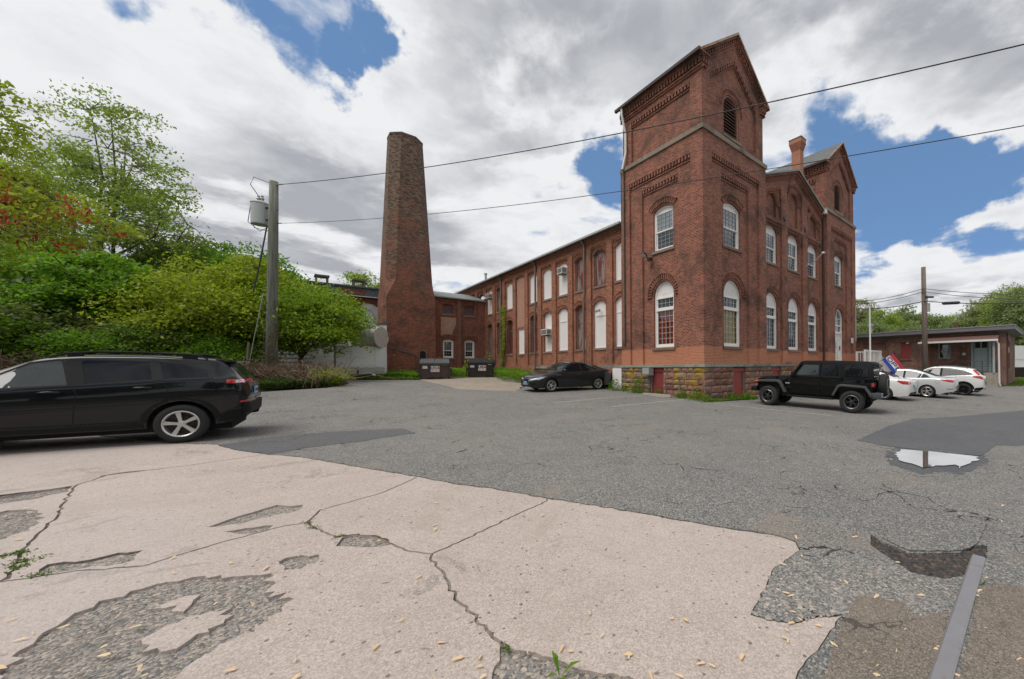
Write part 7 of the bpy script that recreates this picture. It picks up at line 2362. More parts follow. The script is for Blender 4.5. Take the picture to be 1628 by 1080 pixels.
def build_sentra():
    sp = sedan_spec(top=[(-1.0, 0.64), (-0.985, 0.85), (-0.96, 0.99), (-0.9, 1.05), (-0.6, 1.10), (-0.2, 1.21), (0.2, 1.32), (0.6, 1.405), (1.0, 1.44), (1.35, 1.43), (1.7, 1.36), (2.35, 1.02), (2.9, 0.93), (3.3, 0.81), (3.52, 0.68), (3.62, 0.52)])
    c = Car('sedan_car', sp, 'paint_sentra', 'dark grey saloon car parked nose-out beside the wing', 'car')
    c.under()
    c.wheels('split', 'alloy', rimr=0.225, tw=0.205)
    for s in (1, -1):
        c.decal('side_window', 'car_glass', [(0.02, 1.06, 0.02), (0.33, 1.24, 0.08), (0.55, 1.315, 0.06), (0.98, 1.35, 0.02), (0.98, 0.985, 0.01), (0.35, 1.01, 0.02)], 'y', s)
        c.decal('side_window', 'car_glass', [(1.04, 0.98, 0.01), (1.04, 1.35, 0.02), (1.38, 1.335, 0.06), (1.70, 1.24, 0.06), (2.10, 0.99, 0.03), (2.12, 0.955, 0.01)], 'y', s)
        c.strip('window_trim', 'chrome', [(-0.10, 1.02), (0.30, 1.25), (0.55, 1.34)], 0.016, 'y', s, 0.005)
        for pts in ([(0.46, 0.96), (0.40, 0.8), (0.42, 0.6), (0.46, 0.32)], [(1.01, 0.97), (1.0, 0.6), (1.02, 0.3)], [(2.14, 0.93), (2.16, 0.7), (2.10, 0.3)], [(0.46, 0.31), (1.4, 0.28), (2.10, 0.30)]):
            c.strip('door_seam', 'seam', pts, 0.01, 'y', s, 0.0025)
        c.handle(0.55, 0.86, 'paint_sentra', s, 0.18)
        c.handle(1.15, 0.84, 'paint_sentra', s, 0.18)
        c.decal('tail_lamp', 'lamp_red', [(-0.62, 0.86, 0.01), (-0.66, 0.95, 0.02), (-0.93, 0.96, 0.02), (-0.95, 0.84, 0.02)], 'y', s, off=0.008, st=0.03)
        c.decal('head_lamp', 'lamp_clear', [(2.98, 0.76, 0.02), (3.28, 0.74, 0.02), (3.47, 0.62, 0.02), (3.36, 0.60, 0.02), (3.12, 0.68, 0.02)], 'y', s, off=0.008, st=0.03)
        c.decal('indicator', 'lamp_orange', [(2.98, 0.755, 0.01), (3.10, 0.75, 0.01), (3.12, 0.70, 0.01), (3.05, 0.71, 0.01)], 'y', s, off=0.011, st=0.02)
        mirror(c, 2.02, 0.98, s, 'paint_sentra')
    c.decal('windscreen', 'car_glass_light', [(-0.63, 1.03, 0.03), (-0.54, 1.385, 0.05), (0.54, 1.385, 0.05), (0.63, 1.03, 0.03)], 'x', 1)
    c.decal('rear_window', 'car_glass', [(-0.55, 1.12, 0.03), (-0.5, 1.37, 0.05), (0.5, 1.37, 0.05), (0.55, 1.12, 0.03)], 'x', -1)
    c.decal('grille', 'trim_black', [(-0.34, 0.62, 0.02), (0.34, 0.62, 0.02), (0.22, 0.34, 0.03), (-0.22, 0.34, 0.03)], 'x', 1, off=0.006)
    for s in (1, -1):
        c.strip('grille_chrome', 'chrome', [(s * 0.37, 0.63), (s * 0.27, 0.45), (s * 0.22, 0.33)], 0.045, 'x', 1, 0.012)
        c.decal('head_lamp', 'lamp_clear', [(s * 0.42, 0.62, 0.01), (s * 0.78, 0.70, 0.02), (s * 0.76, 0.61, 0.02), (s * 0.44, 0.56, 0.01)], 'x', 1, off=0.006, st=0.03)
        c.decal('fog_recess', 'trim_black', [(s * 0.46, 0.46, 0.01), (s * 0.74, 0.50, 0.03), (s * 0.72, 0.34, 0.02), (s * 0.46, 0.34, 0.01)], 'x', 1, off=0.006, st=0.03)
    c.decal('lower_lip', 'trim_black', [(-0.6, 0.30, 0.01), (0.6, 0.30, 0.01), (0.6, 0.24, 0.01), (-0.6, 0.24, 0.01)], 'x', 1, off=0.02, rim=0.02)
    plate_on(c.root, (3.645, 0, 0.42), (0, 0.15, 0), (0, 0, 0.075), (1, 0, 0))
    r_, f_ = Vector(gp(951, 619.8)), Vector(gp(876, 624))
    c.place(r_.x, r_.y, f_.x - r_.x, f_.y - r_.y, 1, 1.06)
build_sentra()
VH = (-math.sin(TH), math.cos(TH))
def build_white_sedan():
    sp = sedan_spec()
    c = Car('sedan_car', sp, 'paint_white', 'white saloon car mostly hidden behind the black four-by-four', 'car')
    c.under()
    c.wheels('five', 'alloy', rimr=0.215, tw=0.205)
    for s in (1, -1):
        c.decal('side_window', 'car_glass', [(0.02, 1.06, 0.02), (0.33, 1.24, 0.08), (0.55, 1.315, 0.06), (0.98, 1.35, 0.02), (0.98, 0.985, 0.01), (0.35, 1.01, 0.02)], 'y', s)
        c.decal('side_window', 'car_glass', [(1.04, 0.98, 0.01), (1.04, 1.35, 0.02), (1.38, 1.335, 0.06), (1.70, 1.24, 0.06), (2.10, 0.99, 0.03), (2.12, 0.955, 0.01)], 'y', s)
        for pts in ([(0.46, 0.96), (0.40, 0.8), (0.42, 0.6), (0.46, 0.32)], [(1.01, 0.97), (1.0, 0.6), (1.02, 0.3)], [(2.14, 0.93), (2.16, 0.7), (2.10, 0.3)]):
            c.strip('door_seam', 'seam', pts, 0.01, 'y', s, 0.0025)
        c.decal('tail_lamp', 'lamp_red', [(-0.50, 0.93, 0.01), (-0.55, 0.99, 0.02), (-0.93, 0.95, 0.02), (-0.955, 0.80, 0.02), (-0.72, 0.82, 0.02)], 'y', s, off=0.008, st=0.03)
        c.decal('tail_lamp', 'lamp_red', [(s * 0.5, 0.83, 0.01), (s * 0.5, 0.93, 0.01), (s * 0.72, 0.95, 0.01), (s * 0.72, 0.81, 0.01)], 'x', -1, off=0.008, st=0.03)
        mirror(c, 2.02, 0.98, s, 'paint_white')
    c.decal('windscreen', 'car_glass_light', [(-0.63, 1.03, 0.03), (-0.54, 1.385, 0.05), (0.54, 1.385, 0.05), (0.63, 1.03, 0.03)], 'x', 1)
    c.decal('rear_window', 'car_glass', [(-0.55, 1.12, 0.03), (-0.5, 1.37, 0.05), (0.5, 1.37, 0.05), (0.55, 1.12, 0.03)], 'x', -1)
    plate_on(c.root, (-1.01, 0, 0.7), (0, 0.15, 0), (0, 0, 0.07), (-1, 0, 0))
    x, y = gp(1405, 636.3)
    c.place(x, y, *VH, 1)
build_white_sedan()
def build_silver_sedan():
    sp = sedan_spec(wb=2.795, track=0.80, rt=0.33, ra=0.375,
              belt=[(-1.08, 0.62), (-1.02, 0.90), (-0.6, 1.01), (0.0, 1.0), (0.6, 0.97), (1.4, 0.935), (2.2, 0.915), (2.6, 0.89), (3.2, 0.78), (3.5, 0.66), (3.72, 0.5)],
              zb=[(-1.08, 0.42), (-1.0, 0.29), (-0.5, 0.22), (0, 0.2), (1, 0.19), (2.3, 0.19), (3.3, 0.2), (3.72, 0.25)],
              top=[(-1.08, 0.64), (-1.065, 0.88), (-1.04, 1.03), (-0.98, 1.075), (-0.6, 1.09), (-0.42, 1.11), (0.0, 1.25), (0.5, 1.40), (1.0, 1.455), (1.4, 1.45), (1.75, 1.38), (2.42, 1.02), (2.95, 0.93), (3.35, 0.81), (3.6, 0.68), (3.72, 0.52)],
              w=[(-1.08, 0.66), (-1.03, 0.77), (-0.85, 0.85), (-0.4, 0.905), (0.2, 0.918), (1.3, 0.91), (2.3, 0.915), (2.9, 0.905), (3.35, 0.83), (3.6, 0.70), (3.72, 0.55)],
              wr=[(-1.08, 0.5), (-0.4, 0.57), (0.3, 0.58), (1.0, 0.61), (1.8, 0.63), (3.72, 0.5)])
    c = Car('sedan_car', sp, 'paint_silver', 'silver saloon car with red tail lamp and five-spoke rear wheel showing', 'car')
    c.under()
    c.wheels('five', 'alloy', rimr=0.225, tw=0.215)
    for s in (1, -1):
        c.decal('side_window', 'car_glass_light', [(-0.10, 1.05, 0.02), (0.10, 1.18, 0.08), (0.24, 1.235, 0.02), (0.30, 1.02, 0.01)], 'y', s)
        c.decal('side_window', 'car_glass_light', [(0.33, 1.02, 0.02), (0.28, 1.25, 0.03), (0.6, 1.345, 0.06), (1.0, 1.37, 0.02), (1.0, 0.985, 0.01)], 'y', s)
        c.decal('side_window', 'car_glass_light', [(1.08, 0.98, 0.01), (1.08, 1.37, 0.02), (1.42, 1.345, 0.06), (1.75, 1.24, 0.06), (2.16, 0.99, 0.03), (2.18, 0.955, 0.01)], 'y', s)
        c.strip('window_trim', 'trim_black', [(1.04, 0.98), (1.04, 1.38)], 0.09, 'y', s, 0.006)
        c.strip('window_trim', 'chrome', [(-0.15, 1.05), (0.10, 1.20), (0.35, 1.29), (0.65, 1.37), (1.05, 1.395), (1.45, 1.365), (1.8, 1.25)], 0.02, 'y', s, 0.006)
        for pts in ([(0.42, 0.99), (0.36, 0.8), (0.42, 0.55), (0.46, 0.32)], [(1.04, 0.97), (1.03, 0.6), (1.05, 0.3)], [(2.2, 0.93), (2.22, 0.7), (2.15, 0.3)]):
            c.strip('door_seam', 'seam', pts, 0.01, 'y', s, 0.0025)
        c.handle(0.58, 0.87, 'chrome', s, 0.2)
        c.strip('fuel_flap', 'trim_grey', [(-0.42 + 0.09 * math.cos(t), 0.86 + 0.075 * math.sin(t)) for t in np.linspace(0, 6.28, 16)], 0.008, 'y', s, 0.003)
        c.decal('tail_lamp', 'lamp_red', [(-0.52, 0.96, 0.01), (-0.55, 1.0, 0.02), (-0.95, 0.985, 0.02), (-1.045, 0.93, 0.02), (-1.03, 0.86, 0.02), (-0.85, 0.87, 0.02)], 'y', s, off=0.008, st=0.03)
        c.decal('tail_lamp', 'lamp_red', [(s * 0.45, 0.88, 0.01), (s * 0.45, 0.95, 0.01), (s * 0.74, 0.98, 0.01), (s * 0.76, 0.86, 0.01)], 'x', -1, off=0.008, st=0.03)
        c.decal('reflector', 'lamp_red', [(-0.80, 0.50, 0.01), (-0.80, 0.53, 0.01), (-1.03, 0.54, 0.01), (-1.03, 0.51, 0.01)], 'y', s, off=0.007, st=0.03)
        c.decal('bumper_trim', 'trim_black', [(-0.55, 0.24, 0.01), (-0.80, 0.34, 0.02), (-1.03, 0.38, 0.01), (-1.04, 0.32, 0.01), (-0.9, 0.26, 0.01)], 'y', s, off=0.007, st=0.03)
        mirror(c, 2.08, 0.98, s, 'paint_silver')
    c.decal('windscreen', 'car_glass_light', [(-0.63, 1.03, 0.03), (-0.54, 1.40, 0.05), (0.54, 1.40, 0.05), (0.63, 1.03, 0.03)], 'x', 1)
    c.decal('rear_window', 'car_glass_light', [(-0.55, 1.13, 0.03), (-0.5, 1.39, 0.05), (0.5, 1.39, 0.05), (0.55, 1.13, 0.03)], 'x', -1)
    x, y = gp(1473, 632.7)
    c.place(x, y, *VH, 1)
build_silver_sedan()
def build_crossover():
    sp = dict(wb=2.61, ra=0.40, rt=0.345, track=0.78, aq=0.97,
              zb=[(-0.83, 0.42), (-0.76, 0.32), (-0.4, 0.28), (0, 0.26), (1, 0.25), (2.2, 0.25), (3.1, 0.26), (3.5, 0.34)],
              belt=[(-0.83, 0.75), (-0.77, 1.02), (-0.5, 1.13), (0.0, 1.13), (0.6, 1.07), (1.4, 1.0), (2.2, 0.965), (2.6, 0.95), (3.1, 0.88), (3.35, 0.76), (3.5, 0.6)],
              top=[(-0.83, 0.77), (-0.81, 0.98), (-0.77, 1.12), (-0.45, 1.44), (-0.25, 1.52), (0.2, 1.575), (0.8, 1.605), (1.3, 1.585), (1.65, 1.50), (2.4, 1.07), (2.9, 0.99), (3.25, 0.90), (3.42, 0.78), (3.5, 0.62)],
              w=[(-0.83, 0.62), (-0.79, 0.74), (-0.65, 0.82), (-0.3, 0.88), (0.2, 0.89), (1.3, 0.885), (2.3, 0.89), (2.8, 0.88), (3.2, 0.80), (3.4, 0.68), (3.5, 0.5)],
              wr=[(-0.83, 0.5), (-0.4, 0.55), (0.3, 0.58), (1.0, 0.61), (1.8, 0.62), (3.5, 0.5)])
    c = Car('crossover_car', sp, 'paint_white', 'white crossover car with black wheels and dark arch trim', 'car')
    c.under()
    c.wheels('blade', 'alloy_black', rimr=0.235, tw=0.215)
    for s in (1, -1):
        c.decal('side_window', 'car_glass', [(-0.28, 1.21, 0.02), (0.05, 1.36, 0.08), (0.55, 1.44, 0.04), (1.0, 1.46, 0.02), (1.0, 1.06, 0.01), (0.4, 1.13, 0.02)], 'y', s)
        c.decal('side_window', 'car_glass_light', [(1.08, 1.04, 0.01), (1.08, 1.46, 0.02), (1.38, 1.435, 0.06), (1.72, 1.31, 0.06), (2.14, 1.04, 0.03), (2.16, 1.0, 0.01)], 'y', s)
        c.strip('window_trim', 'trim_black', [(-0.34, 1.20), (0.03, 1.38), (0.55, 1.47), (1.04, 1.49), (1.42, 1.46), (1.8, 1.32)], 0.03, 'y', s, 0.006)
        c.strip('window_trim', 'trim_black', [(-0.34, 1.20), (0.4, 1.115), (1.04, 1.04), (2.2, 0.98)], 0.025, 'y', s, 0.006)
        c.strip('window_trim', 'trim_black', [(1.04, 1.04), (1.04, 1.48)], 0.10, 'y', s, 0.007)
        for pts in ([(0.40, 1.1), (0.30, 0.9), (0.40, 0.6), (0.46, 0.36)], [(1.04, 1.03), (1.03, 0.6), (1.05, 0.36)], [(2.2, 0.97), (2.22, 0.7), (2.12, 0.36)]):
            c.strip('door_seam', 'seam', pts, 0.01, 'y', s, 0.0025)
        arc = lambda a, r_, t0, t1, n=14: [(a + r_ * math.cos(t), 0.345 + r_ * 0.97 * math.sin(t), 0.0) for t in np.linspace(t0, t1, n)]
        for a in (0, 2.61):
            c.decal('wheel_arch_trim', 'trim_black', arc(a, 0.405, math.pi * 0.97, math.pi * 0.03) + arc(a, 0.475, math.pi * 0.04, math.pi * 0.96), 'y', s, off=0.01, rad=0.0, st=0.05)
        c.decal('sill_trim', 'trim_black', [(0.42, 0.26, 0), (2.2, 0.25, 0), (2.15, 0.38, 0), (0.46, 0.40, 0)], 'y', s, off=0.01, rad=0.0)
        c.decal('tail_lamp', 'lamp_red', [(-0.36, 1.05, 0.01), (-0.38, 1.12, 0.02), (-0.68, 1.13, 0.02), (-0.80, 1.03, 0.02), (-0.81, 0.93, 0.02), (-0.66, 0.98, 0.02)], 'y', s, off=0.008, st=0.03)
        c.decal('tail_lamp', 'lamp_red', [(-0.32, 1.42, 0.02), (-0.38, 1.48, 0.02), (-0.60, 1.27, 0.02), (-0.66, 1.17, 0.02), (-0.58, 1.16, 0.02)], 'y', s, off=0.008, st=0.03)
        c.decal('tail_lamp', 'lamp_red', [(s * 0.5, 0.97, 0.01), (s * 0.5, 1.05, 0.01), (s * 0.72, 1.08, 0.01), (s * 0.72, 0.94, 0.01)], 'x', -1, off=0.008, st=0.03)
        c.decal('bumper_trim', 'trim_black', [(-0.42, 0.30, 0.01), (-0.50, 0.46, 0.03), (-0.80, 0.52, 0.01), (-0.815, 0.42, 0.01), (-0.7, 0.32, 0.01)], 'y', s, off=0.008, st=0.03)
        y_ = s * 0.56
        one(c.root, 'roof_rail', 'trim_grey', lambda m: m.tube([(-0.1, y_, 1.53), (0.0, y_, 1.585), (0.6, y_, 1.63), (1.1, y_, 1.62), (1.3, y_, 1.57)], 0.016, 6))
        mirror(c, 2.05, 1.03, s, 'paint_white')
    c.decal('windscreen', 'car_glass_light', [(-0.63, 1.08, 0.03), (-0.54, 1.52, 0.05), (0.54, 1.52, 0.05), (0.63, 1.08, 0.03)], 'x', 1)
    c.decal('rear_window', 'car_glass', [(-0.56, 1.17, 0.03), (-0.5, 1.45, 0.05), (0.5, 1.45, 0.05), (0.56, 1.17, 0.03)], 'x', -1)
    x, y = gp(1531, 629)
    c.place(x, y, *VH, 1)
build_crossover()

# ---- black four-by-four
def bev(mb, name, mat, parent, w=0.03, seg=2, smooth=True):
    """build with rounded edges"""
    me = bpy.data.meshes.new(name)
    me.from_pydata(mb.v, [], mb.f)
    bm = bmesh.new()
    bm.from_mesh(me)
    bmesh.ops.remove_doubles(bm, verts=bm.verts, dist=1e-5)
    bmesh.ops.recalc_face_normals(bm, faces=bm.faces)
    es = [e for e in bm.edges if len(e.link_faces) == 2 and e.calc_face_angle(0) > 0.3]
    if w:
        bmesh.ops.bevel(bm, geom=es, offset=w, segments=seg, profile=0.6, affect='EDGES', clamp_overlap=True)
    for f in bm.faces:
        f.smooth = smooth
    bm.to_mesh(me)
    bm.free()
    if smooth:
        me.set_sharp_from_angle(angle=R(40))
    finish_mesh(me, mat)
    return link(name, me, parent)
def prism(prof, y0, y1, y0t=None, y1t=None, zref=None):
    """side profile (x, z) extruded across y; optional narrower top"""
    mb = MB()
    n = len(prof)
    zs = [p[1] for p in prof]
    lo, hi = zref or (min(zs), max(zs))
    for ys, yt in ((y0, y0t if y0t is not None else y0), (y1, y1t if y1t is not None else y1)):
        for x, z in prof:
            f = min(1, max(0, (z - lo) / (hi - lo + 1e-9)))
            mb.v.append((x, ys + (yt - ys) * f, z))
    mb.f = [tuple(range(n)), tuple(reversed(range(n, 2 * n)))] + [(i, i + n, (i + 1) % n + n, (i + 1) % n) for i in range(n)]
    return mb
def build_jeep():
    root = empty('off_road_car')
    tag(root, 'black boxy four-door off-road car with spare wheel on its tailgate', 'car')
    wb, rt, tr = 3.008, 0.40, 0.80
    # tub
    bev(prism([(-0.62, 0.58), (-0.62, 1.24), (2.18, 1.24), (2.30, 1.20), (2.30, 0.62), (2.2, 0.52), (0.55, 0.52), (0.55, 0.75), (-0.45, 0.85), (-0.45, 0.58)], -0.775, 0.775), 'body', 'paint_jeep', root, 0.035)
    one(root, 'underbody', 'seam', lambda m: (m.box(-0.55, 3.4, -0.62, 0.62, 0.42, 0.8), m.tube([(0, -0.7, 0.4), (0, 0.7, 0.4)], 0.06, 8), m.tube([(wb, -0.7, 0.4), (wb, 0.7, 0.4)], 0.06, 8)))
    # bonnet and grille
    bev(prism([(2.28, 0.70), (2.28, 1.235), (2.5, 1.235), (3.35, 1.16), (3.48, 1.10), (3.52, 0.70)], -0.62, 0.62, -0.57, 0.57), 'bonnet', 'paint_jeep', root, 0.04)
    gr = bev(prism([(3.49, 0.62), (3.49, 1.10), (3.55, 1.08), (3.57, 0.66)], -0.66, 0.66), 'grille', 'paint_jeep', root, 0.02)
    for i in range(7):
        one(gr, 'grille_slot', 'seam', lambda m: m.box(3.555, 3.575, -0.33 + i * 0.1, -0.27 + i * 0.1, 0.78, 1.02))
    for s in (1, -1):
        one(gr, 'head_lamp', 'lamp_clear', lambda m: m.lathe([(0.0, 0.03), (0.09, 0.02), (0.10, 0.0)], 16, 'x', (3.565, s * 0.5, 0.9)))
        one(root, 'bonnet_latch', 'trim_black', lambda m: m.box(2.75, 2.85, s * 0.625 - 0.02, s * 0.625 + 0.02, 1.10, 1.20))
    # windscreen frame and cabin top
    bev(prism([(2.22, 1.22), (1.86, 1.78), (1.78, 1.78), (2.10, 1.22)], -0.74, 0.74, -0.64, 0.64, (1.22, 1.85)), 'windscreen_frame', 'paint_jeep', root, 0.015)
    one(root, 'windscreen', 'car_glass_light', lambda m: m.quad((2.195, -0.64, 1.28), (2.195, 0.64, 1.28), (1.89, 0.56, 1.74), (1.89, -0.56, 1.74)))
    top = bev(prism([(-0.60, 1.235), (-0.56, 1.80), (-0.45, 1.855), (0.6, 1.87), (1.7, 1.845), (1.86, 1.79), (1.86, 1.76), (1.80, 1.70), (0.95, 1.715), (0.55, 1.72), (0.53, 1.26), (0.50, 1.235)], -0.765, 0.765, -0.665, 0.665, (1.24, 1.85)), 'hard_top', 'trim_black', root, 0.03)
    one(root, 'cabin_lining', 'seam', lambda m: prism_into(m, [(-0.5, 1.2), (-0.48, 1.7), (1.7, 1.7), (2.02, 1.22)], 0.70, 0.62))
    # doors with framed windows
    ys = lambda z, s: s * (0.782 - 0.10 * max(0, (z - 1.24)) / 0.61)
    def flat(name, mat, poly, s, off, parent=root, rad=0.05, th=0.0):
        q = smooth_poly(poly, rad, 3)
        mb = MB()
        P = [(p.x, ys(p.y, s) + s * off, p.y) for p in q]
        n = len(P)
        mb.add(P, (tuple(range(n)) if s < 0 else tuple(reversed(range(n))),))
        if th:
            k = len(mb.v)
            mb.v += [(x, y - s * th, z) for x, y, z in P]
            mb.f += [(i, (i + 1) % n, k + (i + 1) % n, k + i) for i in range(n)]
        return mb.build(name, mat, parent)
    for s in (1, -1):
        # front door, rear door: lower skins proud of the tub
        d1 = flat('door', 'paint_jeep', [(1.10, 0.60, 0.05), (1.10, 1.235, 0.0), (2.14, 1.235, 0.0), (2.20, 1.15, 0.05), (2.16, 0.60, 0.1)], s, 0.016, th=0.02)
        d2 = flat('door', 'paint_jeep', [(0.52, 0.86, 0.08), (0.42, 1.1, 0.1), (0.32, 1.235, 0.0), (1.07, 1.235, 0.0), (1.07, 0.60, 0.05), (0.66, 0.60, 0.05)], s, 0.016, th=0.02)
        f1 = flat('door_frame', 'trim_black', [(1.10, 1.235, 0), (1.10, 1.74, 0.04), (1.72, 1.735, 0.06), (2.06, 1.24, 0.01)], s, 0.010, d1, th=0.02)
        flat('side_window', 'car_glass_light', [(1.16, 1.30, 0.03), (1.16, 1.69, 0.04), (1.69, 1.69, 0.05), (1.96, 1.30, 0.02)], s, 0.014, d1)
        f2 = flat('door_frame', 'trim_black', [(0.40, 1.235, 0), (0.42, 1.74, 0.04), (1.07, 1.745, 0.04), (1.07, 1.235, 0)], s, 0.010, d2, th=0.02)
        flat('side_window', 'car_glass', [(0.62, 1.30, 0.03), (0.62, 1.69, 0.04), (1.02, 1.69, 0.04), (1.02, 1.30, 0.03)], s, 0.014, d2)
        flat('side_window', 'car_glass', [(0.46, 1.30, 0.02), (0.46, 1.68, 0.03), (0.585, 1.69, 0.02), (0.585, 1.30, 0.01)], s, 0.014, d2)
        flat('side_window', 'car_glass', [(-0.46, 1.31, 0.06), (-0.45, 1.69, 0.07), (0.28, 1.70, 0.07), (0.30, 1.31, 0.06)], s, 0.008)
        for d_, x in ((d1, 1.20), (d2, 0.52)):
            one(d_, 'door_handle', 'trim_black', lambda m: m.box(x, x + 0.2, min(ys(1.13, s) + s * 0.02, ys(1.13, s) + s * 0.05), max(ys(1.13, s) + s * 0.02, ys(1.13, s) + s * 0.05), 1.12, 1.155))
        for x in (1.075, 2.14):
            for z in (1.12, 0.80):
                one(root, 'door_hinge', 'trim_black', lambda m: m.box(x - 0.02, x + 0.10, min(ys(1.0, s), ys(1.0, s) + s * 0.045), max(ys(1.0, s), ys(1.0, s) + s * 0.045), z - 0.025, z + 0.025))
        # badge
        bd = one(root, 'badge', 'lamp_clear', lambda m: [m.box(2.30 + i * 0.052, 2.335 + i * 0.052, s * 0.79, s * 0.795, 0.93, 0.985) for i in range(4)]) if False else None
        for k, ch in enumerate(('J', 'e', 'e', 'p') if s > 0 else ('p', 'e', 'e', 'J')):
            pass
        # fenders
        for a, prof in ((0.0, [(-0.62, 0.62), (-0.60, 0.72), (-0.42, 0.99), (0.36, 1.02), (0.47, 0.98), (0.66, 0.60), (0.58, 0.58), (0.42, 0.90), (0.33, 0.94), (-0.38, 0.91), (-0.52, 0.70), (-0.55, 0.62)]),
                        (wb, [(-0.72, 0.60), (-0.50, 1.0), (-0.36, 1.07), (0.46, 1.04), (0.56, 0.96), (0.56, 0.88), (0.44, 0.95), (-0.32, 0.98), (-0.44, 0.92), (-0.62, 0.58)])):
            bev(prism([(a + x, z) for x, z in prof], s * 0.76, s * 0.945), 'fender_flare', 'trim_grey', root, 0.02)
            one(root, 'arch_liner', 'seam', lambda m: m.box(a - 0.42, a + 0.42, min(s * 0.55, s * 0.765), max(s * 0.55, s * 0.765), 0.5, 0.95))
        bev(prism([(0.62, 0.42), (0.62, 0.50), (2.30, 0.50), (2.30, 0.42)], s * 0.70, s * 0.84), 'side_step', 'trim_black', root, 0.015)
        # mirrors, lamps
        mb = MB()
        mb.box(1.98, 2.10, min(s * 0.84, s * 1.0), max(s * 0.84, s * 1.0), 1.26, 1.42)
        bev(mb, 'door_mirror', 'trim_black', root, 0.03)
        tl = bev_box(root, 'tail_lamp', 'trim_black', -0.68, -0.56, s * 0.60, s * 0.79, 0.92, 1.12, 0.02)
        one(tl, 'lens', 'lamp_red', lambda m: (m.box(-0.69, -0.675, min(s * 0.63, s * 0.76), max(s * 0.63, s * 0.76), 1.0, 1.10), m.box(-0.66, -0.58, min(s * 0.785, s * 0.797), max(s * 0.785, s * 0.797), 0.98, 1.10)))
        one(root, 'indicator', 'lamp_orange', lambda m: m.box(wb + 0.40, wb + 0.56, min(s * 0.88, s * 0.952), max(s * 0.88, s * 0.952), 0.965, 1.01))
        fc = one(root, 'fuel_cap', 'trim_black', lambda m: m.lathe([(0.0, 0.02), (0.06, 0.022), (0.075, 0.012), (0.075, 0.0)], 18, 'y', (-0.30, ys(1.1, s), 1.11))) if s > 0 else None
    # badge letters on the near wing
    strokes = {'J': [((0.6, 1), (0.6, 0.2), (0.4, 0), (0.1, 0.1))], 'e': [((0.05, 0.4), (0.7, 0.4), (0.6, 0.7), (0.3, 0.75), (0.05, 0.4), (0.25, 0.05), (0.65, 0.1))], 'p': [((0.1, -0.3), (0.1, 0.7), (0.6, 0.7), (0.65, 0.3), (0.1, 0.1))]}
    for s in (1, -1):
        bx = 2.385 if s > 0 else 2.235
        bd = one(root, 'badge', 'paint_jeep', lambda m: m.box(2.21, 2.31, min(s * 0.77, s * 0.779), max(s * 0.77, s * 0.779), 0.88, 0.98))
        for k, ch in enumerate('Jeep'):
            x0 = bx - s * k * 0.047
            def gl(m):
                for st in strokes[ch]:
                    for (a, b), (c, d) in zip(st, st[1:]):
                        A, B = Vector((x0 - s * a * 0.045, 0.93 + b * 0.055)), Vector((x0 - s * c * 0.045, 0.93 + d * 0.055))
                        dd = (B - A).normalized() * 0.006
                        nn = Vector((-dd.y, dd.x))
                        m.quad(*[(q.x, s * 0.783, q.y) for q in (A - nn, B - nn, B + nn, A + nn)])
            one(bd, 'letter', 'lamp_clear', gl)
    # tail: gate, glass, bumper, spare
    bev(prism([(-0.63, 0.62), (-0.63, 1.23), (-0.66, 1.22), (-0.66, 0.64)], -0.60, 0.60), 'tailgate', 'paint_jeep', root, 0.01)
    one(root, 'rear_window', 'car_glass_light', lambda m: m.quad((-0.607, 0.60, 1.29), (-0.607, -0.60, 1.29), (-0.578, -0.54, 1.76), (-0.578, 0.54, 1.76)))
    bev_box(root, 'rear_bumper', 'trim_grey', -0.86, -0.55, -0.86, 0.86, 0.56, 0.76, 0.04)
    bev_box(root, 'front_bumper', 'trim_black', 3.52, 3.78, -0.80, 0.80, 0.55, 0.74, 0.04)
    one(root, 'wiper', 'trim_black', lambda m: m.tube([(-0.64, 0.0, 1.26), (-0.62, 0.35, 1.42)], 0.012, 6))
    ty, rm, bk = wheel_meshes('split', rt, 0.26, 0.235)
    ms = [ty.mesh('wheel', 'tyre', True), rm.mesh('rim', 'alloy_dark'), bk.mesh('brake_disc', 'seam')]
    lip = MB()
    lip.lathe([(0.222, 0.124), (0.236, 0.132), (0.242, 0.126)], 36, 'y')
    ml = lip.mesh('rim_edge', 'alloy')
    def wheel(name, loc, rot):
        o = link(name, ms[0], root)
        o.location = loc
        o.rotation_euler = rot
        for nm, me in (('rim', ms[1]), ('brake_disc', ms[2]), ('rim_edge', ml)):
            link(nm, me, o)
    for x in (0, wb):
        wheel('wheel', (x, tr, rt), (0, 0.4 + x, -0.12 if x else 0))
        wheel('wheel', (x, -tr, rt), (0, 0, math.pi))
    wheel('spare_wheel', (-0.84, 0.05, 1.02), (0, 0, math.pi / 2))
    plate_on(root, (-0.87, 0.52, 0.68), (0, 0.14, 0), (0, 0, 0.07), (-1, 0, 0))
    # place by its rear and front near wheels
    class _C: pass
    c = _C()
    c.root, c.sp = root, dict(track=tr + 0.02)
    r_, f_ = Vector(gp(1353, 657.5)), Vector(gp(1222, 645))
    Car.place(c, r_.x, r_.y, f_.x - r_.x, f_.y - r_.y, 1)
def prism_into(m, prof, w0, w1):
    p = prism(prof, -w0, w0, -w1, w1)
    m.add(p.v, p.f)
def bev_box(parent, name, mat, x0, x1, y0, y1, z0, z1, w):
    mb = MB()
    mb.box(x0, x1, min(y0, y1), max(y0, y1), z0, z1)
    return bev(mb, name, mat, parent, w)
build_jeep()

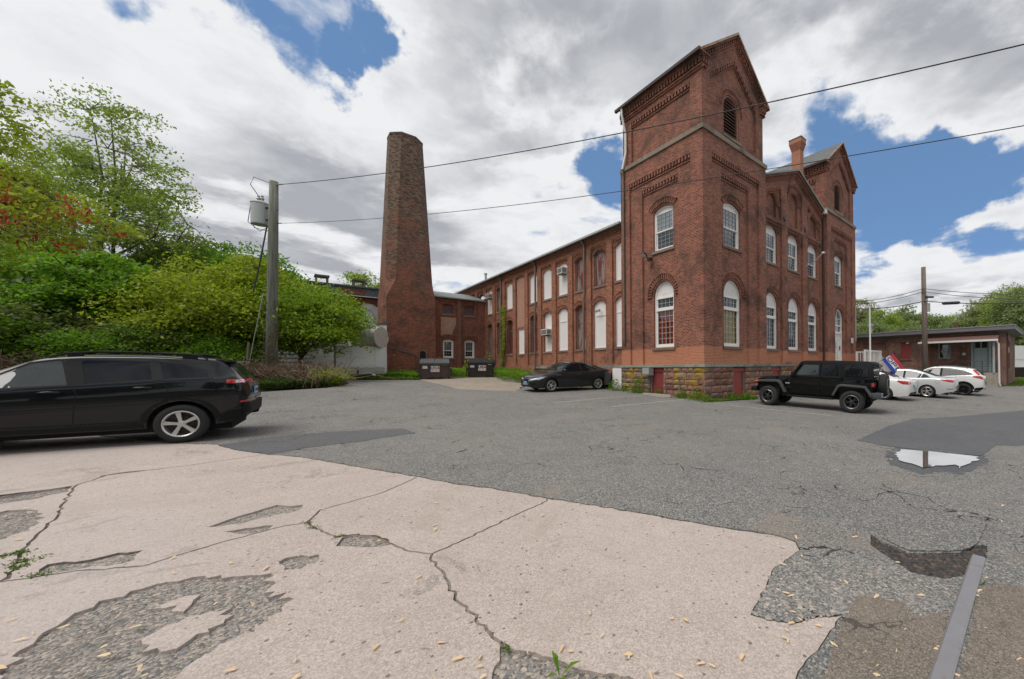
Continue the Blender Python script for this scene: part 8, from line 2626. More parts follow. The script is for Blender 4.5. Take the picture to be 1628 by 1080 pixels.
# ---- white lorry trailer and a dark bin on the grass beyond
def build_lorry():
    p = at(1622, 596, 62.0)
    th = empty('semi_trailer', (p.x, p.y, gz(p.x, p.y) + 0.0), R(8))
    tag(th, 'white box semi-trailer parked beyond the grass', 'trailer')
    one(th, 'body', 'trailer_white', lambda m: m.box(-2.0, 10.0, 0, 2.5, 1.15, 3.0 + 0.4))
    one(th, 'front_unit', 'trailer_white', lambda m: m.box(-2.3, 1.6, -0.05, 2.5, 2.4, 4.6))
    one(th, 'chassis', 'trim_black', lambda m: m.box(-1.8, 9.8, 0.3, 2.2, 0.85, 1.149))
    for x in (0.2, 1.3, 8.0):
        for y in (0.05, 2.2):
            w = one(th, 'wheel', 'tyre', lambda m: m.lathe([(0.28, 0), (0.48, 0.0), (0.5, 0.04), (0.5, 0.24), (0.48, 0.28), (0.28, 0.28)], 20, 'y', (x, y, 0.5)))
            one(w, 'rim', 'alloy', lambda m: m.lathe([(0.0, 0.05), (0.28, 0.03)], 16, 'y', (x, y, 0.5)))
    q = at(1622, 603, 48.0)
    th = empty('skip_bin', (q.x, q.y, gz(q.x, q.y)), R(8))
    tag(th, 'small dark metal skip standing on the grass by the trailer', 'skip')
    one(th, 'body', 'bin_black', lambda m: m.add([(-0.6, 0, 0.1), (1.8, 0, 0.1), (1.8, 1.2, 0.1), (-0.6, 1.2, 0.1), (-0.8, -0.15, 1.15), (2.0, -0.15, 1.15), (2.0, 1.35, 1.15), (-0.8, 1.35, 1.15)], ((0, 3, 2, 1), (0, 1, 5, 4), (1, 2, 6, 5), (2, 3, 7, 6), (3, 0, 4, 7))))
    one(th, 'rim', 'bin_black', lambda m: m.box(-0.85, 2.05, -0.2, -0.1, 1.1, 1.22))
    for x in (-0.3, 1.3):
        one(th, 'foot', 'bin_black', lambda m: m.box(x, x + 0.2, 0.1, 1.1, 0.0, 0.099))
build_lorry()
# ---------------------------------------------------------------- vegetation
def leaf_mat(name, c0, c1, c2, trans=0.5, rough=0.55):
    m, nt, bs = new_mat(name)
    g = nt.new('ShaderNodeNewGeometry')
    r_ = g.outputs['Random Per Island']
    n = nt.noise(g.outputs['Position'], 0.7, 3, 0.6)
    f = nt.math('ADD', nt.math('MULTIPLY', r_, 0.55), nt.math('MULTIPLY', n, 0.5))
    col = nt.ramp(f, [(0.2, c0), (0.5, c1), (0.85, c2)])
    nt.l.new(col, bs.inputs['Base Color'])
    bs.inputs['Roughness'].default_value = rough
    bs.inputs['Specular IOR Level'].default_value = 0.3
    tr = nt.new('ShaderNodeBsdfTranslucent')
    nt.l.new(nt.mix(1.0, col, (1.0, 1.05, 0.6), 'MULTIPLY'), tr.inputs['Color'])
    mx = nt.new('ShaderNodeMixShader', {0: trans, 1: bs.outputs[0], 2: tr.outputs[0]})
    nt.l.new(mx.outputs[0], nt.n['Material Output'].inputs['Surface'])
leaf_mat('leaf_maple', (0.15, 0.25, 0.02), (0.25, 0.37, 0.035), (0.35, 0.45, 0.06))
leaf_mat('leaf_yellow', (0.19, 0.25, 0.02), (0.31, 0.39, 0.035), (0.42, 0.46, 0.07))
leaf_mat('leaf_dark', (0.09, 0.21, 0.02), (0.16, 0.31, 0.03), (0.24, 0.39, 0.045))
leaf_mat('leaf_light', (0.19, 0.28, 0.05), (0.28, 0.38, 0.08), (0.36, 0.45, 0.12))
leaf_mat('leaf_grey', (0.06, 0.085, 0.025), (0.10, 0.13, 0.04), (0.15, 0.17, 0.06))
leaf_mat('leaf_weed', (0.075, 0.17, 0.012), (0.13, 0.26, 0.018), (0.19, 0.32, 0.03))
leaf_mat('leaf_ivy', (0.03, 0.065, 0.012), (0.055, 0.11, 0.018), (0.085, 0.15, 0.025), rough=0.4)
leaf_mat('leaf_forest', (0.24, 0.255, 0.14), (0.32, 0.335, 0.19), (0.40, 0.405, 0.25))
leaf_mat('leaf_forest_green', (0.18, 0.24, 0.10), (0.25, 0.315, 0.14), (0.32, 0.375, 0.18))
leaf_mat('dead_stem', (0.12, 0.075, 0.05), (0.20, 0.13, 0.09), (0.28, 0.2, 0.14), 0.1)
leaf_mat('samara_red', (0.34, 0.03, 0.025), (0.46, 0.06, 0.04), (0.55, 0.13, 0.07), 0.4)
leaf_mat('grass_blade', (0.06, 0.12, 0.012), (0.10, 0.18, 0.02), (0.17, 0.22, 0.04))
wood_pole('bark', (0.075, 0.06, 0.05), 3)
wood_pole('bark_light', (0.14, 0.12, 0.10), 4)

def fast_mesh(name, V, Q, mat):
    """V: n x 3, Q: m x 4"""
    me = bpy.data.meshes.new(name)
    me.vertices.add(len(V))
    me.vertices.foreach_set('co', np.ascontiguousarray(V, dtype=np.float32).ravel())
    me.loops.add(Q.size)
    me.loops.foreach_set('vertex_index', np.ascontiguousarray(Q, dtype=np.int32).ravel())
    me.polygons.add(len(Q))
    me.polygons.foreach_set('loop_start', np.arange(0, Q.size, Q.shape[1], dtype=np.int32))
    me.polygons.foreach_set('loop_total', np.full(len(Q), Q.shape[1], dtype=np.int32))
    me.update(calc_edges=True)
    me.materials.append(MATS[mat])
    return me
def leaves(C, size, r_, up=0.55, aspect=0.55, droop=0.0, jitter=0.35):
    """a folded pointed leaf (two quads sharing the midrib) at every centre"""
    n = len(C)
    nor = r_.normal(size=(n, 3))
    nor /= np.linalg.norm(nor, axis=1, keepdims=True)
    nor = nor * (1 - up) + np.array([0, 0, up])
    nor /= np.linalg.norm(nor, axis=1, keepdims=True)
    d = r_.normal(size=(n, 3))
    d[:, 2] -= droop
    d -= nor * (d * nor).sum(1, keepdims=True)
    d /= np.linalg.norm(d, axis=1, keepdims=True) + 1e-9
    s = np.cross(nor, d)
    L = size * (1 + jitter * r_.uniform(-1, 1, size=(n, 1)))
    W = L * aspect
    fold = nor * W * 0.22
    base, tip = C - d * L * 0.5, C + d * L * 0.5
    mid = C - d * L * 0.05
    V = np.stack([base, mid + s * W * 0.5 + fold, tip, mid - s * W * 0.5 + fold], 1).reshape(-1, 3)
    Q = np.arange(4 * n).reshape(n, 4)
    return V, Q
def strand_mesh(name, paths, mat, n=5):
    mb = MB()
    for pts, rad in paths:
        mb.tube(pts, rad, n, caps=False)
    return mb.mesh(name, mat, True)
def tree_data(seed, trunk, ells, ncl, lpc, lsize, spread, leafm, barkm, limb_n=7, up=0.55, flat=0.5, shell=0.5, rtr=0.25, lean=(0, 0), fine=1.0):
    """trunk: height where limbs start; ells: crown ellipsoids (cx, cy, cz, rx, ry, rz). Returns (wood mesh, foliage mesh, cluster centres)"""
    r_ = np.random.default_rng(seed)
    vol = np.array([e[3] * e[4] * e[5] for e in ells])
    pick = r_.choice(len(ells), size=ncl, p=vol / vol.sum())
    E = np.array(ells)[pick]
    d = r_.normal(size=(ncl, 3))
    d /= np.linalg.norm(d, axis=1, keepdims=True)
    rad = np.where(r_.uniform(size=ncl) < shell, r_.uniform(0.72, 1.08, ncl), r_.uniform(0.1, 0.8, ncl) ** 0.5)
    Cc = E[:, :3] + d * E[:, 3:6] * rad[:, None]
    Cc[:, 2] = np.maximum(Cc[:, 2], 0.25)
    cen = np.average(np.array(ells)[:, :3], axis=0, weights=vol)
    # limbs
    paths = []
    top = np.array([lean[0], lean[1], trunk])
    paths.append(([Vector((0, 0, -0.2)), Vector(tuple(top * 0.5 + r_.normal(size=3) * 0.08)), Vector(tuple(top))], [rtr * 1.15, rtr * 0.95, rtr * 0.75]))
    nodes = [top]
    for k in range(limb_n):
        e = ells[k % len(ells)]
        a = r_.normal(size=3)
        a /= np.linalg.norm(a)
        a[2] = abs(a[2])
        tgt = np.array(e[:3]) + a * np.array(e[3:6]) * 0.6
        m1 = top + (tgt - top) * 0.35 + r_.normal(size=3) * 0.2 + np.array([0, 0, 0.3])
        m2 = top + (tgt - top) * 0.7 + r_.normal(size=3) * 0.25
        rr = rtr * r_.uniform(0.35, 0.6)
        paths.append(([Vector(tuple(p)) for p in (top, m1, m2, tgt)], [rr, rr * 0.7, rr * 0.45, rr * 0.15]))
        for f in np.linspace(0.2, 1, 7):
            q = top * (1 - f) ** 2 + 2 * f * (1 - f) * m1 * 1.0 + f * f * tgt
            nodes.append(q)
    nodes = np.array(nodes)
    for c in Cc[:: max(1, int(1 / fine))]:
        k = np.argmin(((nodes - c) ** 2).sum(1) + 0.6 * np.maximum(0, nodes[:, 2] - c[2]) ** 2)
        s0 = nodes[k]
        md = (s0 + c) / 2 + r_.normal(size=3) * 0.12
        paths.append(([Vector(tuple(s0)), Vector(tuple(md)), Vector(tuple(c))], [rtr * 0.11, rtr * 0.07, rtr * 0.025]))
    wood = strand_mesh('branches', paths, barkm)
    # leaves: each clump is a drooping flattened spray
    k = lpc
    off = r_.normal(size=(ncl, k, 3)) * spread
    off[:, :, 2] = off[:, :, 2] * flat - 0.25 * (off[:, :, 0] ** 2 + off[:, :, 1] ** 2) / spread * 0.6
    sz = r_.uniform(0.6, 1.25, size=(ncl, 1, 1))
    P = (Cc[:, None, :] + off * sz).reshape(-1, 3)
    P[:, 2] = np.maximum(P[:, 2], 0.05)
    V, Q = leaves(P, lsize, r_, up)
    fol = fast_mesh('foliage', V, Q, leafm)
    return wood, fol, Cc
def plant(name, data, loc, label, cat, group=None, rz=0.0, sc=1.0, crown='crown', stem='trunk'):
    o = empty(name, loc, rz)
    o.scale = (sc, sc, sc)
    tag(o, label, cat, group)
    if data[0]:
        link(stem, data[0], o)
    link(crown, data[1], o)
    return o
def base_at(px, Y):
    x = (px - CXP) / FPX * Y
    return (x, Y, gz(x, Y) - 0.05)

def build_trees():
    # maple with red seeds, its crown reaching in beside the car
    d = tree_data(1, 3.4, [(1.2, 0, 9.0, 2.2, 2.2, 2.4), (3.6, 0, 6.0, 3.2, 1.6, 0.9), (-1, 0, 10.5, 2.0, 2.0, 2.4), (-1.5, 0, 6.5, 3, 3, 3), (2.6, -0.3, 7.2, 2.0, 1.6, 1.0)], 300, 80, 0.15, 0.32, 'leaf_yellow', 'bark', 11, rtr=0.22, shell=0.7, up=0.35)
    t = plant('maple_tree', d, base_at(-150, 12.8), 'maple tree hung with red seed clusters beyond the black SUV', 'tree')
    r_ = np.random.default_rng(5)
    sel = d[2][(d[2][:, 2] < 8.3) & (d[2][:, 0] > 0.2)]
    sel = sel[r_.choice(len(sel), min(len(sel), 110), replace=False)]
    P = (sel[:, None, :] + r_.normal(size=(len(sel), 26, 3)) * np.array([0.13, 0.13, 0.15]) + np.array([0, -0.35, -0.28])).reshape(-1, 3)
    V, Q = leaves(P, 0.15, r_, 0.0, 0.36, 3.0)
    tag(link('seed_clusters', fast_mesh('seed_clusters', V, Q, 'samara_red'), t), kind='stuff')
    # tall airy tree behind it
    d = tree_data(2, 4.0, [(-0.5, 0, 7.6, 3.6, 3.2, 3.0), (0.8, 0, 11.6, 1.8, 1.8, 2.6), (3.0, 0, 7.4, 2.2, 1.8, 1.8), (-3.4, 0, 9.6, 1.8, 1.8, 2.2), (2.4, 0, 9.6, 1.8, 1.6, 1.4)], 330, 90, 0.15, 0.36, 'leaf_light', 'bark_light', 12, rtr=0.22, shell=0.85, up=0.3)
    plant('poplar_tree', d, base_at(150, 25.5), 'tall airy pale green tree with open branching', 'tree', sc=1.33)
    d = tree_data(3, 2.6, [(0, 0, 5.4, 4.6, 3.0, 2.0), (2.2, 0, 4.3, 3.0, 2.4, 1.4)], 150, 210, 0.21, 0.58, 'leaf_dark', 'bark', 7, rtr=0.22, flat=0.26, up=0.5, shell=0.75)
    plant('maple_tree', d, base_at(95, 21.5), 'deep green maple below the tall airy tree', 'tree')
    d = tree_data(4, 1.5, [(0, 0, 3.6, 5.0, 3.4, 2.4), (-2.6, -0.5, 1.9, 2.8, 2.2, 1.4), (2.0, 0.3, 4.6, 3.0, 2.4, 1.8), (-0.4, 0, 5.8, 1.2, 1.1, 1.0), (3.4, 0, 6.4, 1.4, 1.2, 1.0), (0.8, 0, 6.6, 1.1, 1.0, 0.9)], 210, 230, 0.19, 0.58, 'leaf_yellow', 'bark', 9, rtr=0.18, flat=0.42, up=0.4, shell=0.92)
    plant('maple_tree', d, base_at(305, 23.0), 'spreading yellow-green maple to the car side of the pole', 'tree')
    d = tree_data(5, 1.4, [(0, 0, 4.0, 2.8, 2.6, 2.0), (1.9, -0.4, 3.6, 2.2, 1.8, 1.1), (-1.2, 0, 4.9, 2.2, 2.0, 1.5)], 130, 230, 0.19, 0.54, 'leaf_maple', 'bark', 8, rtr=0.16, flat=0.42, up=0.4, shell=0.92)
    plant('maple_tree', d, base_at(478, 24.2), 'bright green maple between the pole and the white box trailer', 'tree')
    d = tree_data(6, 3.0, [(0, 0, 7.0, 4.0, 3.2, 2.8), (-2.2, 0, 7.8, 2.0, 2.0, 1.7)], 140, 220, 0.22, 0.62, 'leaf_dark', 'bark', 7, rtr=0.22, flat=0.42, up=0.4, shell=0.92)
    plant('maple_tree', d, base_at(372, 29.0), 'taller green maple rising behind the yellow-green one', 'tree')
    # undergrowth at the edge of the yard
    sh = [tree_data(20 + i, 0.4, [(0, 0, 1.3, 1.9, 1.3, 1.2)], 150, 60, 0.12, 0.30, m_, 'bark', 5, rtr=0.05, shell=0.6) for i, m_ in enumerate(('leaf_grey', 'leaf_dark', 'leaf_maple'))]
    spots = [(40, 19.5, 0, 1.5, 'leafy shrub in the thicket below the maples'), (120, 19.5, 0, 1.4, ''), (215, 20.0, 0, 1.3, ''), (170, 18.8, 1, 1.2, ''), (-60, 17.0, 1, 1.5, ''), (260, 21.0, 1, 1.3, ''), (85, 22.5, 2, 1.6, ''), (345, 21.3, 1, 1.0, ''), (-140, 16.0, 0, 1.8, ''), (-260, 14.0, 1, 1.9, ''), (20, 17.2, 2, 0.8, '')]
    names = {0: 'grey-green shrub in the thicket below the maples', 1: 'dark green shrub in the thicket below the maples', 2: 'fresh green shrub in the thicket below the maples'}
    for i, (px, Y, k, s, _) in enumerate(spots):
        plant('thicket_shrub', sh[k], base_at(px, Y), names[k], 'shrub', 'shrubs in the thicket, ' + names[k].split()[0], rz=i * 1.3, sc=s, stem='stems')
    # dead brambles
    def brambles(seed, n, R_, h):
        r_ = np.random.default_rng(seed)
        mb = MB()
        for i in range(n):
            a, q = r_.uniform(0, 6.28), R_ * math.sqrt(r_.uniform())
            b = np.array([q * math.cos(a), q * math.sin(a) * 0.6, 0.0])
            dv = r_.normal(size=3) * np.array([0.5, 0.5, 0.2])
            hh = h * r_.uniform(0.5, 1.1)
            mb.tube([Vector(tuple(b)), Vector(tuple(b + dv * 0.4 + np.array([0, 0, hh * 0.6]))), Vector(tuple(b + dv + np.array([0, 0, hh]))), Vector(tuple(b + dv * 1.7 + np.array([0, 0, hh * 0.75])))], [0.019, 0.016, 0.012, 0.005], 3, caps=False)
        C_ = r_.normal(size=(n * 2, 3)) * np.array([R_ * 0.55, R_ * 0.35, h * 0.28]) + np.array([0, 0, h * 0.55])
        C_[:, 2] = np.abs(C_[:, 2])
        V, Q = leaves(C_, 0.06, r_, 0.2)
        return mb.mesh('stems', 'dead_stem', False), fast_mesh('leaves', V, Q, 'leaf_grey')
    br = [brambles(40, 170, 1.7, 1.15), brambles(41, 150, 1.5, 0.9)]
    brown = {0: 'tangle of brown brambles', 1: 'low tangle of brown brambles'}
    for i, (px, Y, k, s, lab) in enumerate(((405, 20.3, 0, 1.1, 'brown bramble tangle at the foot of the green pole'), (450, 20.2, 1, 1.2, 'low brown bramble tangle beside the green pole'), (505, 21.0, 0, 1.05, 'brown and green bramble tangle towards the white trailer'), (50, 15.5, 0, 1.2, 'brown bramble tangle under the seeding maple'), (-30, 14.5, 1, 1.5, 'wide brown bramble tangle under the seeding maple'), (120, 17.0, 1, 1.2, 'brown bramble tangle below the thicket'))):
        plant('bramble_bush', br[k], base_at(px, Y), lab, 'bush', rz=i * 0.9, sc=s, crown='leaves', stem='stems')
    gs = tree_data(44, 0.3, [(0, 0, 0.8, 1.7, 0.9, 0.6)], 60, 30, 0.085, 0.2, 'leaf_yellow', 'dead_stem', 5, rtr=0.03)
    plant('young_shrub', gs, base_at(520, 20.6), 'young yellow-green shrub among the brambles', 'shrub', sc=0.8, stem='stems')
    # low ivy bed along the kerbless edge
    r_ = np.random.default_rng(50)
    def bed(name, poly_px, hgt, n, size, mat, label, cat='ground cover'):
        poly = [Vector(gp(*p)) for p in poly_px]
        P = np.array([(p.x, p.y) for p in poly])
        lo, hi = P.min(0), P.max(0)
        pts = r_.uniform(size=(n * 4, 2)) * (hi - lo) + lo
        pts = pts[inside(pts, P)][:n]
        hm = 0.5 + 0.5 * np.sin(pts[:, 0] * 1.7 + 0.6 * np.sin(pts[:, 1] * 1.9)) * np.cos(pts[:, 1] * 1.3)
        z = np.array([gz(x, y) for x, y in pts]) + r_.uniform(0.02, 1, size=len(pts)) ** 0.6 * hgt * (0.55 + 0.45 * hm)
        V, Q = leaves(np.c_[pts, z], size, r_, 0.6, 0.7)
        o = link(name, fast_mesh(name, V, Q, mat))
        tag(o, label, cat, kind='stuff')
        return o
    bed('ivy_bed', ((404, 622), (545, 614.5), (548, 610), (500, 606), (440, 605), (395, 608)), 0.5, 16000, 0.10, 'leaf_ivy', 'low dark ivy bed along the yard edge below the brambles')
    bed('grass_verge', ((520, 604.5), (668, 604.5), (668, 601), (620, 599.5), (540, 599.5)), 0.16, 9000, 0.10, 'grass_blade', 'strip of grass in front of the white box trailer')
    bed('weed_bank', ((785, 601), (800, 607), (838, 611), (850, 606), (850, 597), (800, 592), (780, 594)), 0.75, 16000, 0.11, 'leaf_weed', 'lush green weeds growing against the mill wing')
    bed('weed_bank', ((716, 602), (745, 601), (748, 597), (735, 594), (700, 594), (712, 598)), 0.7, 5000, 0.10, 'leaf_weed', 'green weeds between the two dumpsters')
    bed('weed_bank', ((600, 602), (668, 603), (668, 598), (640, 594), (605, 594)), 0.42, 8000, 0.10, 'leaf_weed', 'green weeds at the foot of the brick chimney')
    bed('lawn', ((1592, 615), (1640, 614), (1760, 606), (1760, 598), (1604, 602)), 0.12, 16000, 0.14, 'grass_blade', 'mown grass beyond the low brick building')
    # weed clumps against the tower
    def clump(seed, n, R_, h, size=0.085, mat='leaf_weed'):
        q = np.random.default_rng(seed)
        C_ = q.normal(size=(n, 3)) * np.array([R_ * 0.5, R_ * 0.5, 0]) 
        C_[:, 2] = q.uniform(0.02, 1, size=n) * h * np.exp(-(C_[:, 0] ** 2 + C_[:, 1] ** 2) / (R_ * R_ * 0.9))
        V, Q = leaves(C_, size, q, 0.4, 0.5)
        mb = MB()
        for i in range(14):
            c = C_[q.integers(n)]
            mb.tube([Vector((c[0] * 0.3, c[1] * 0.3, 0)), Vector(tuple(c))], [0.008, 0.004], 3, caps=False)
        return mb.mesh('stems', 'leaf_weed'), fast_mesh('leaves', V, Q, mat)
    cl = [clump(60, 420, 0.5, 0.75), clump(61, 260, 0.36, 0.5), clump(62, 180, 0.3, 0.3)]
    for i, (px, py, k, s, lab) in enumerate(((978, 621, 0, 0.95, 'bushy weed by the white panel at the wing corner'), (1015, 625, 0, 1.15, 'bushy weed below the grey vent box'), (1049, 628, 1, 0.9, 'small weed at the red hatch of the lichened wall'), (1083, 633.5, 1, 1.0, 'upright weed against the lichened wall beyond the wheel stop'), (1108, 636.5, 0, 0.85, 'leafy weed at the tower corner'), (1123, 639.5, 1, 0.8, 'spreading weed just round the tower corner'), (1165, 636, 2, 1.2, 'low weed below the bright red hatch'), (1186, 635, 2, 1.3, 'grassy weed between the bright red hatches'), (994, 622, 2, 1.0, 'tiny weed near the wing corner'))):
        x, y = gp(px, py)
        plant('weed_clump', cl[k], (x, y, gz(x, y)), lab, 'weed', rz=i, sc=s, crown='leaves', stem='stems')
    bed('weed_strip', ((1125, 640), (1150, 639), (1205, 635), (1205, 632), (1165, 634), (1125, 637)), 0.12, 2600, 0.07, 'grass_blade', 'strip of grass along the front foundation')
    # saplings behind the bins, creeper up the wing, vines on the pole
    sp = clump(70, 200, 0.5, 1.6, 0.13, 'leaf_maple')
    for i, (px, Y, lab) in enumerate(((700, 27.5, 'sapling sprouting behind the brown dumpster'), (744, 29.0, 'sapling sprouting behind the black dumpster'), (777, 29.5, 'taller sapling sprouting at the corner of the wing'))):
        plant('sapling', sp, base_at(px, Y), lab, 'sapling', rz=i * 2.0, sc=1.0 + 0.25 * (i == 2), crown='leaves', stem='stems')
    q = np.random.default_rng(80)
    n = 900
    z = q.uniform(0, 1, n)
    t = 0.17 + q.normal(size=n) * 0.05
    s = 21.55 + 0.35 * np.sin(z * 7) * (1 - z) + q.normal(size=n) * (0.14 + 0.22 * np.exp(-((z - 0.85) / 0.12) ** 2))
    ox, oy = bw(0, 0)
    P = np.array([(*bw(a, b), c) for a, b, c in zip(t - np.abs(q.normal(size=n)) * 0.08, s - 0.55, EYE - 0.6 + z * 5.9)])
    V, Q = leaves(P, 0.13, q, 0.1)
    o = empty('wall_creeper', (*bw(0.15, 21.0), 1.0))
    tag(o, 'green creeper climbing beside a downpipe on the wing', 'creeper')
    f = link('foliage', fast_mesh('foliage', V - np.array([*bw(0.15, 21.0), 1.0]), Q, 'leaf_maple'), o)
    b = base_at(431, 20.9)
    n = 900
    z = q.uniform(0.1, 1, n) ** 1.4
    a = q.uniform(0, 6.28, n)
    rr = 0.28 + np.abs(q.normal(size=n)) * 0.28 * (1.15 - z)
    V, Q = leaves(np.c_[rr * np.cos(a), rr * np.sin(a), z * 4.6], 0.11, q, 0.1)
    o = empty('pole_vine', b)
    tag(o, 'vine wrapped round the lower part of the green pole', 'vine')
    link('foliage', fast_mesh('foliage', V, Q, 'leaf_grey'), o)
    mb = MB()
    for i in range(16):
        a0 = q.uniform(0, 6.28)
        mb.tube([Vector(((0.27 + 0.05 * k % 0.1) * math.cos(a0 + k * 0.5), 0.27 * math.sin(a0 + k * 0.5), k * 0.55 * q.uniform(0.8, 1.1))) for k in range(7)], 0.012, 4, caps=False)
    link('stems', mb.mesh('stems', 'dead_stem'), o)
    # far trees: a few kinds, copied
    kinds = []
    for i, (m_, e) in enumerate((('leaf_forest', [(0, 0, 8, 4.6, 4.6, 4.6), (1.5, 0, 11, 3, 3, 2.6)]), ('leaf_forest_green', [(0, 0, 7, 4.2, 4.2, 4.4), (-1.4, 0, 10, 3, 3, 2.8), (2, 0, 5, 3, 3, 2.5)]), ('leaf_light', [(0, 0, 9, 3.6, 3.6, 5.2), (1.5, 0, 6, 3.6, 3.6, 3)]))):
        kinds.append(tree_data(90 + i, 4.0, e, 200, 80, 0.36, 0.70, m_, 'bark', 8, rtr=0.25, shell=0.8, up=0.3))
    r2 = random.Random(9)
    kn = ['olive', 'green', 'pale']
    far = []
    for i in range(24):
        px = 1350 + i * 15 + r2.uniform(-6, 6)
        far.append((px, r2.uniform(78, 104), i % 3 if r2.random() < 0.75 else r2.randrange(3), r2.uniform(0.95, 1.25)))
    far += [(1612, 72, 2, 1.15), (1640, 66, 1, 1.15), (1390, 70, 1, 0.8), (1440, 72, 1, 0.76), (1665, 75, 0, 1.2)]
    for i, (px, Y, k, s_) in enumerate(far):
        plant('woodland_tree', kinds[k], base_at(px, Y), '%s woodland tree beyond the low brick building' % kn[k], 'tree', 'distant %s trees beyond the low brick building' % kn[k], rz=i * 1.7, sc=s_)
    for px, Y, k, s_, lab in ((585, 62, 2, 1.12, 'pale tree showing over the roof beside the chimney'), (545, 66, 1, 0.98, 'green tree tops showing behind the roof vents')):
        plant('woodland_tree', kinds[k], base_at(px, Y), lab, 'tree', rz=2.0, sc=s_)
    for i, (x, y, k, s_) in enumerate(((34, -14, 1, 1.0), (24, -20, 0, 1.1), (44, -6, 0, 1.0), (12, -22, 1, 1.0), (-2, -20, 2, 1.0), (-14, -18, 1, 1.0), (-26, -10, 0, 1.0), (-28, 2, 1, 0.9))):
        plant('roadside_tree', kinds[k], (x, y, gz(x, y) - 0.1), 'roadside tree across the street, mirrored in the mill windows', 'tree', 'roadside trees across the street', rz=i * 1.1, sc=s_)
build_trees()

# ---------------------------------------------------------------- litter, gravel and tufts
def build_litter():
    # loose stones in the holes of the apron and along the broken asphalt
    def stones(polys, holes, n, lo_s, hi_s, label, name='gravel', dz=-0.022, mat='pebble'):
        r_ = np.random.default_rng(len(label) + n)
        allp = []
        areas = [abs(sum(p[i].x * p[(i + 1) % len(p)].y - p[(i + 1) % len(p)].x * p[i].y for i in range(len(p)))) / 2 for p in polys]
        for p, a in zip(polys, areas):
            P = np.array([(q.x, q.y) for q in p])
            k = max(6, int(n * a / sum(areas)))
            lo, hi = P.min(0), P.max(0)
            pts = r_.uniform(size=(k * 4, 2)) * (hi - lo) + lo
            ok = inside(pts, P)
            for h in holes:
                ok &= ~inside(pts, [(q.x, q.y) for q in h])
            allp.append(pts[ok][:k])
        pts = np.concatenate(allp)
        n = len(pts)
        s = lo_s + (hi_s - lo_s) * r_.uniform(size=n) ** 2.5
        # rough octahedron per stone
        base = np.array([(1, 0, 0), (0.2, 1, 0.1), (-1, 0.1, 0), (-0.1, -1, 0), (0.1, 0.1, 0.75), (0, 0, -0.6)])
        B = base[None] * (1 + r_.uniform(-0.55, 0.55, size=(n, 6, 3)))
        a = r_.uniform(0, 6.28, n)
        ca, sa = np.cos(a)[:, None], np.sin(a)[:, None]
        X, Y = B[:, :, 0] * ca - B[:, :, 1] * sa, B[:, :, 0] * sa + B[:, :, 1] * ca
        fl = r_.uniform(0.25, 0.6, size=(n, 1))
        V = np.stack([X * s[:, None] + pts[:, :1], Y * s[:, None] + pts[:, 1:], B[:, :, 2] * s[:, None] * fl], 2)
        z = np.array([gz(x, y) for x, y in pts]) + dz
        V[:, :, 2] += (z + s * 0.15)[:, None]
        tri = np.array([(0, 1, 4), (1, 2, 4), (2, 3, 4), (3, 0, 4), (1, 0, 5), (2, 1, 5), (3, 2, 5), (0, 3, 5)])
        Q = (tri[None] + 6 * np.arange(n)[:, None, None]).reshape(-1, 3)
        me = fast_mesh(name, V.reshape(-1, 3), Q, mat)
        me.polygons.foreach_set('use_smooth', np.zeros(len(Q), dtype=bool))
        o = link(name, me)
        tag(o, label, 'gravel', kind='stuff')
    m, nt, bs = new_mat('pebble')
    g = nt.new('ShaderNodeNewGeometry')
    col = nt.ramp(g.outputs['Random Per Island'], [(0.0, (0.12, 0.125, 0.135)), (0.35, (0.22, 0.21, 0.20)), (0.7, (0.31, 0.27, 0.235)), (0.97, (0.42, 0.36, 0.31)), (1.0, (0.27, 0.14, 0.11))])
    nt.l.new(col, bs.inputs['Base Color'])
    bs.inputs['Roughness'].default_value = 0.85
    m, nt, bs = new_mat('tar_lump')
    g = nt.new('ShaderNodeNewGeometry')
    col = nt.ramp(g.outputs['Random Per Island'], [(0.0, (0.022, 0.021, 0.02)), (0.75, (0.055, 0.05, 0.046)), (1.0, (0.14, 0.085, 0.06))])
    nt.l.new(col, bs.inputs['Base Color'])
    bs.inputs['Roughness'].default_value = 0.85
    stones(GR['pots'], GR['holes_in_pot'], 11000, 0.003, 0.017, 'grey stones exposed in the holes of the concrete apron')
    stones([GR['low']], [], 1800, 0.004, 0.022, 'stones in the hole at the front edge of the concrete')
    stones([GR['rub']], [], 2400, 0.004, 0.022, 'loose stones where the concrete corner has crumbled', dz=0.004)
    stones([GR['broken']], [], 4500, 0.006, 0.026, 'black asphalt crumbs in the hole beside the rail', mat='tar_lump', dz=-0.02)
    stones([GR['scat']], [], 2600, 0.003, 0.013, 'fine grit strewn between the crumbled concrete and the rail', dz=0.006)
    # crumbs along the edge between apron and asphalt
    e = GR['edge'][40:]
    band = [p + Vector((0.0, 0.10)) for p in e] + [p - Vector((0.0, 0.02)) for p in reversed(e)]
    stones([band], [], 1500, 0.006, 0.02, 'crumbs along the asphalt edge', mat='tar_lump', dz=0.008)
    # fallen leaves and seed wings
    leaf_mat('dry_leaf', (0.50, 0.33, 0.17), (0.66, 0.47, 0.28), (0.78, 0.62, 0.42), 0.1)
    mb = MB()
    for k in range(1):
        mb.add([(-0.5, 0, 0.02), (-0.2, 0.17, 0.06), (0.25, 0.2, 0.10), (0.5, 0.06, 0.03), (0.3, -0.12, 0.02), (-0.2, -0.08, 0.0)], ((0, 1, 5), (1, 2, 4, 5), (2, 3, 4)))
    mesh = mb.mesh('fallen_leaf', 'dry_leaf')
    r_ = random.Random(77)
    n = 0
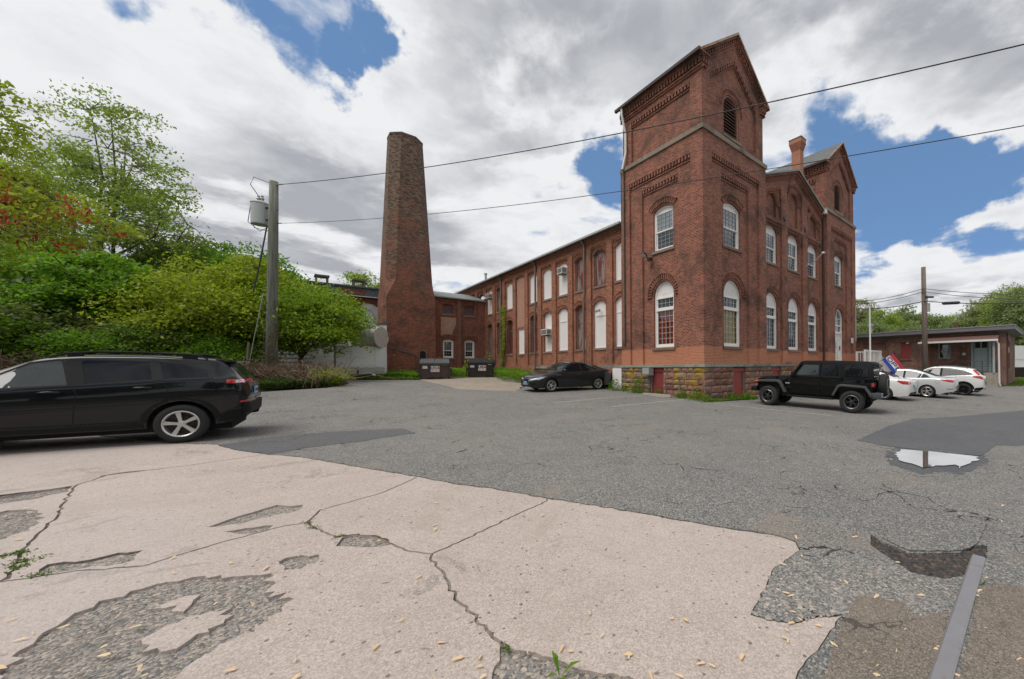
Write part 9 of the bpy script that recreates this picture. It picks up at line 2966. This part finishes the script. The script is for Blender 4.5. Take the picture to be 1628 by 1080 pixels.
    while n < 190:
        px, py = r_.uniform(-10, 1640), 1090 - 420 * r_.random() ** 1.15
        if py < 660:
            continue
        x, y = gp(px, py)
        if y > 13:
            continue
        o = link('fallen_leaf', mesh)
        s = r_.uniform(0.032, 0.075)
        o.location = (x, y, gz(x, y) + 0.012)
        o.rotation_euler = (r_.uniform(-0.25, 0.25), r_.uniform(-0.25, 0.25), r_.uniform(0, 6.28))
        o.scale = (s, s * r_.uniform(0.6, 1.1), s)
        tag(o, 'dry tan leaf lying on the paving', 'leaf', 'dry leaves scattered on the paving')
        n += 1
    # green tufts in the cracks
    q = np.random.default_rng(99)
    def tuft(seed):
        q = np.random.default_rng(seed)
        C_ = q.normal(size=(70, 3)) * np.array([0.035, 0.02, 0])
        C_[:, 2] = q.uniform(0.0, 0.018, 70)
        V, Q = leaves(C_, 0.02, q, 0.35, 0.35)
        return fast_mesh('leaves', V, Q, 'grass_blade')
    tm = [tuft(1), tuft(2)]
    for i, (px, py, s, lab) in enumerate(((33, 880, 1.3, 'green tuft in the joint'), (36, 893, 1.5, ''), (30, 903, 1.4, ''), (60, 915, 1.3, ''), (10, 884, 1.2, ''), (490, 832, 1.0, ''), (497, 840, 0.9, ''), (537, 854, 0.9, ''), (804, 1031, 0.9, ''), (1556, 930, 1.1, ''), (1545, 962, 1.2, ''), (1513, 965, 0.8, ''))):
        x, y = gp(px, py)
        o = link('grass_tuft', tm[i % 2])
        o.location = (x, y, gz(x, y) - 0.004)
        o.rotation_euler = (0, 0, i * 1.1)
        o.scale = (s, s, s)
        lab = 'small green tuft growing in a paving crack' if i < 9 else 'small green tuft beside the old rail'
        tag(o, lab, 'grass tuft', 'tufts in the paving cracks' if i < 9 else 'tufts along the rail')
    x, y = gp(890, 1072)
    mb = MB()
    for a, l, h in ((0.3, 0.12, 0.06), (2.2, 0.10, 0.08), (4.0, 0.09, 0.05), (5.2, 0.08, 0.03)):
        c, s = math.cos(a), math.sin(a)
        mb.add([(0, 0, 0.0), (c * l * 0.5 - s * 0.014, s * l * 0.5 + c * 0.014, h), (c * l, s * l, h * 1.1), (c * l * 0.5 + s * 0.014, s * l * 0.5 - c * 0.014, h)], ((0, 1, 2, 3),))
    o = mb.build('seedling', 'leaf_weed')
    o.location = (x, y, gz(x, y) - 0.02)
    tag(o, 'tiny seedling in the hole at the front edge of the concrete', 'seedling')
build_litter()
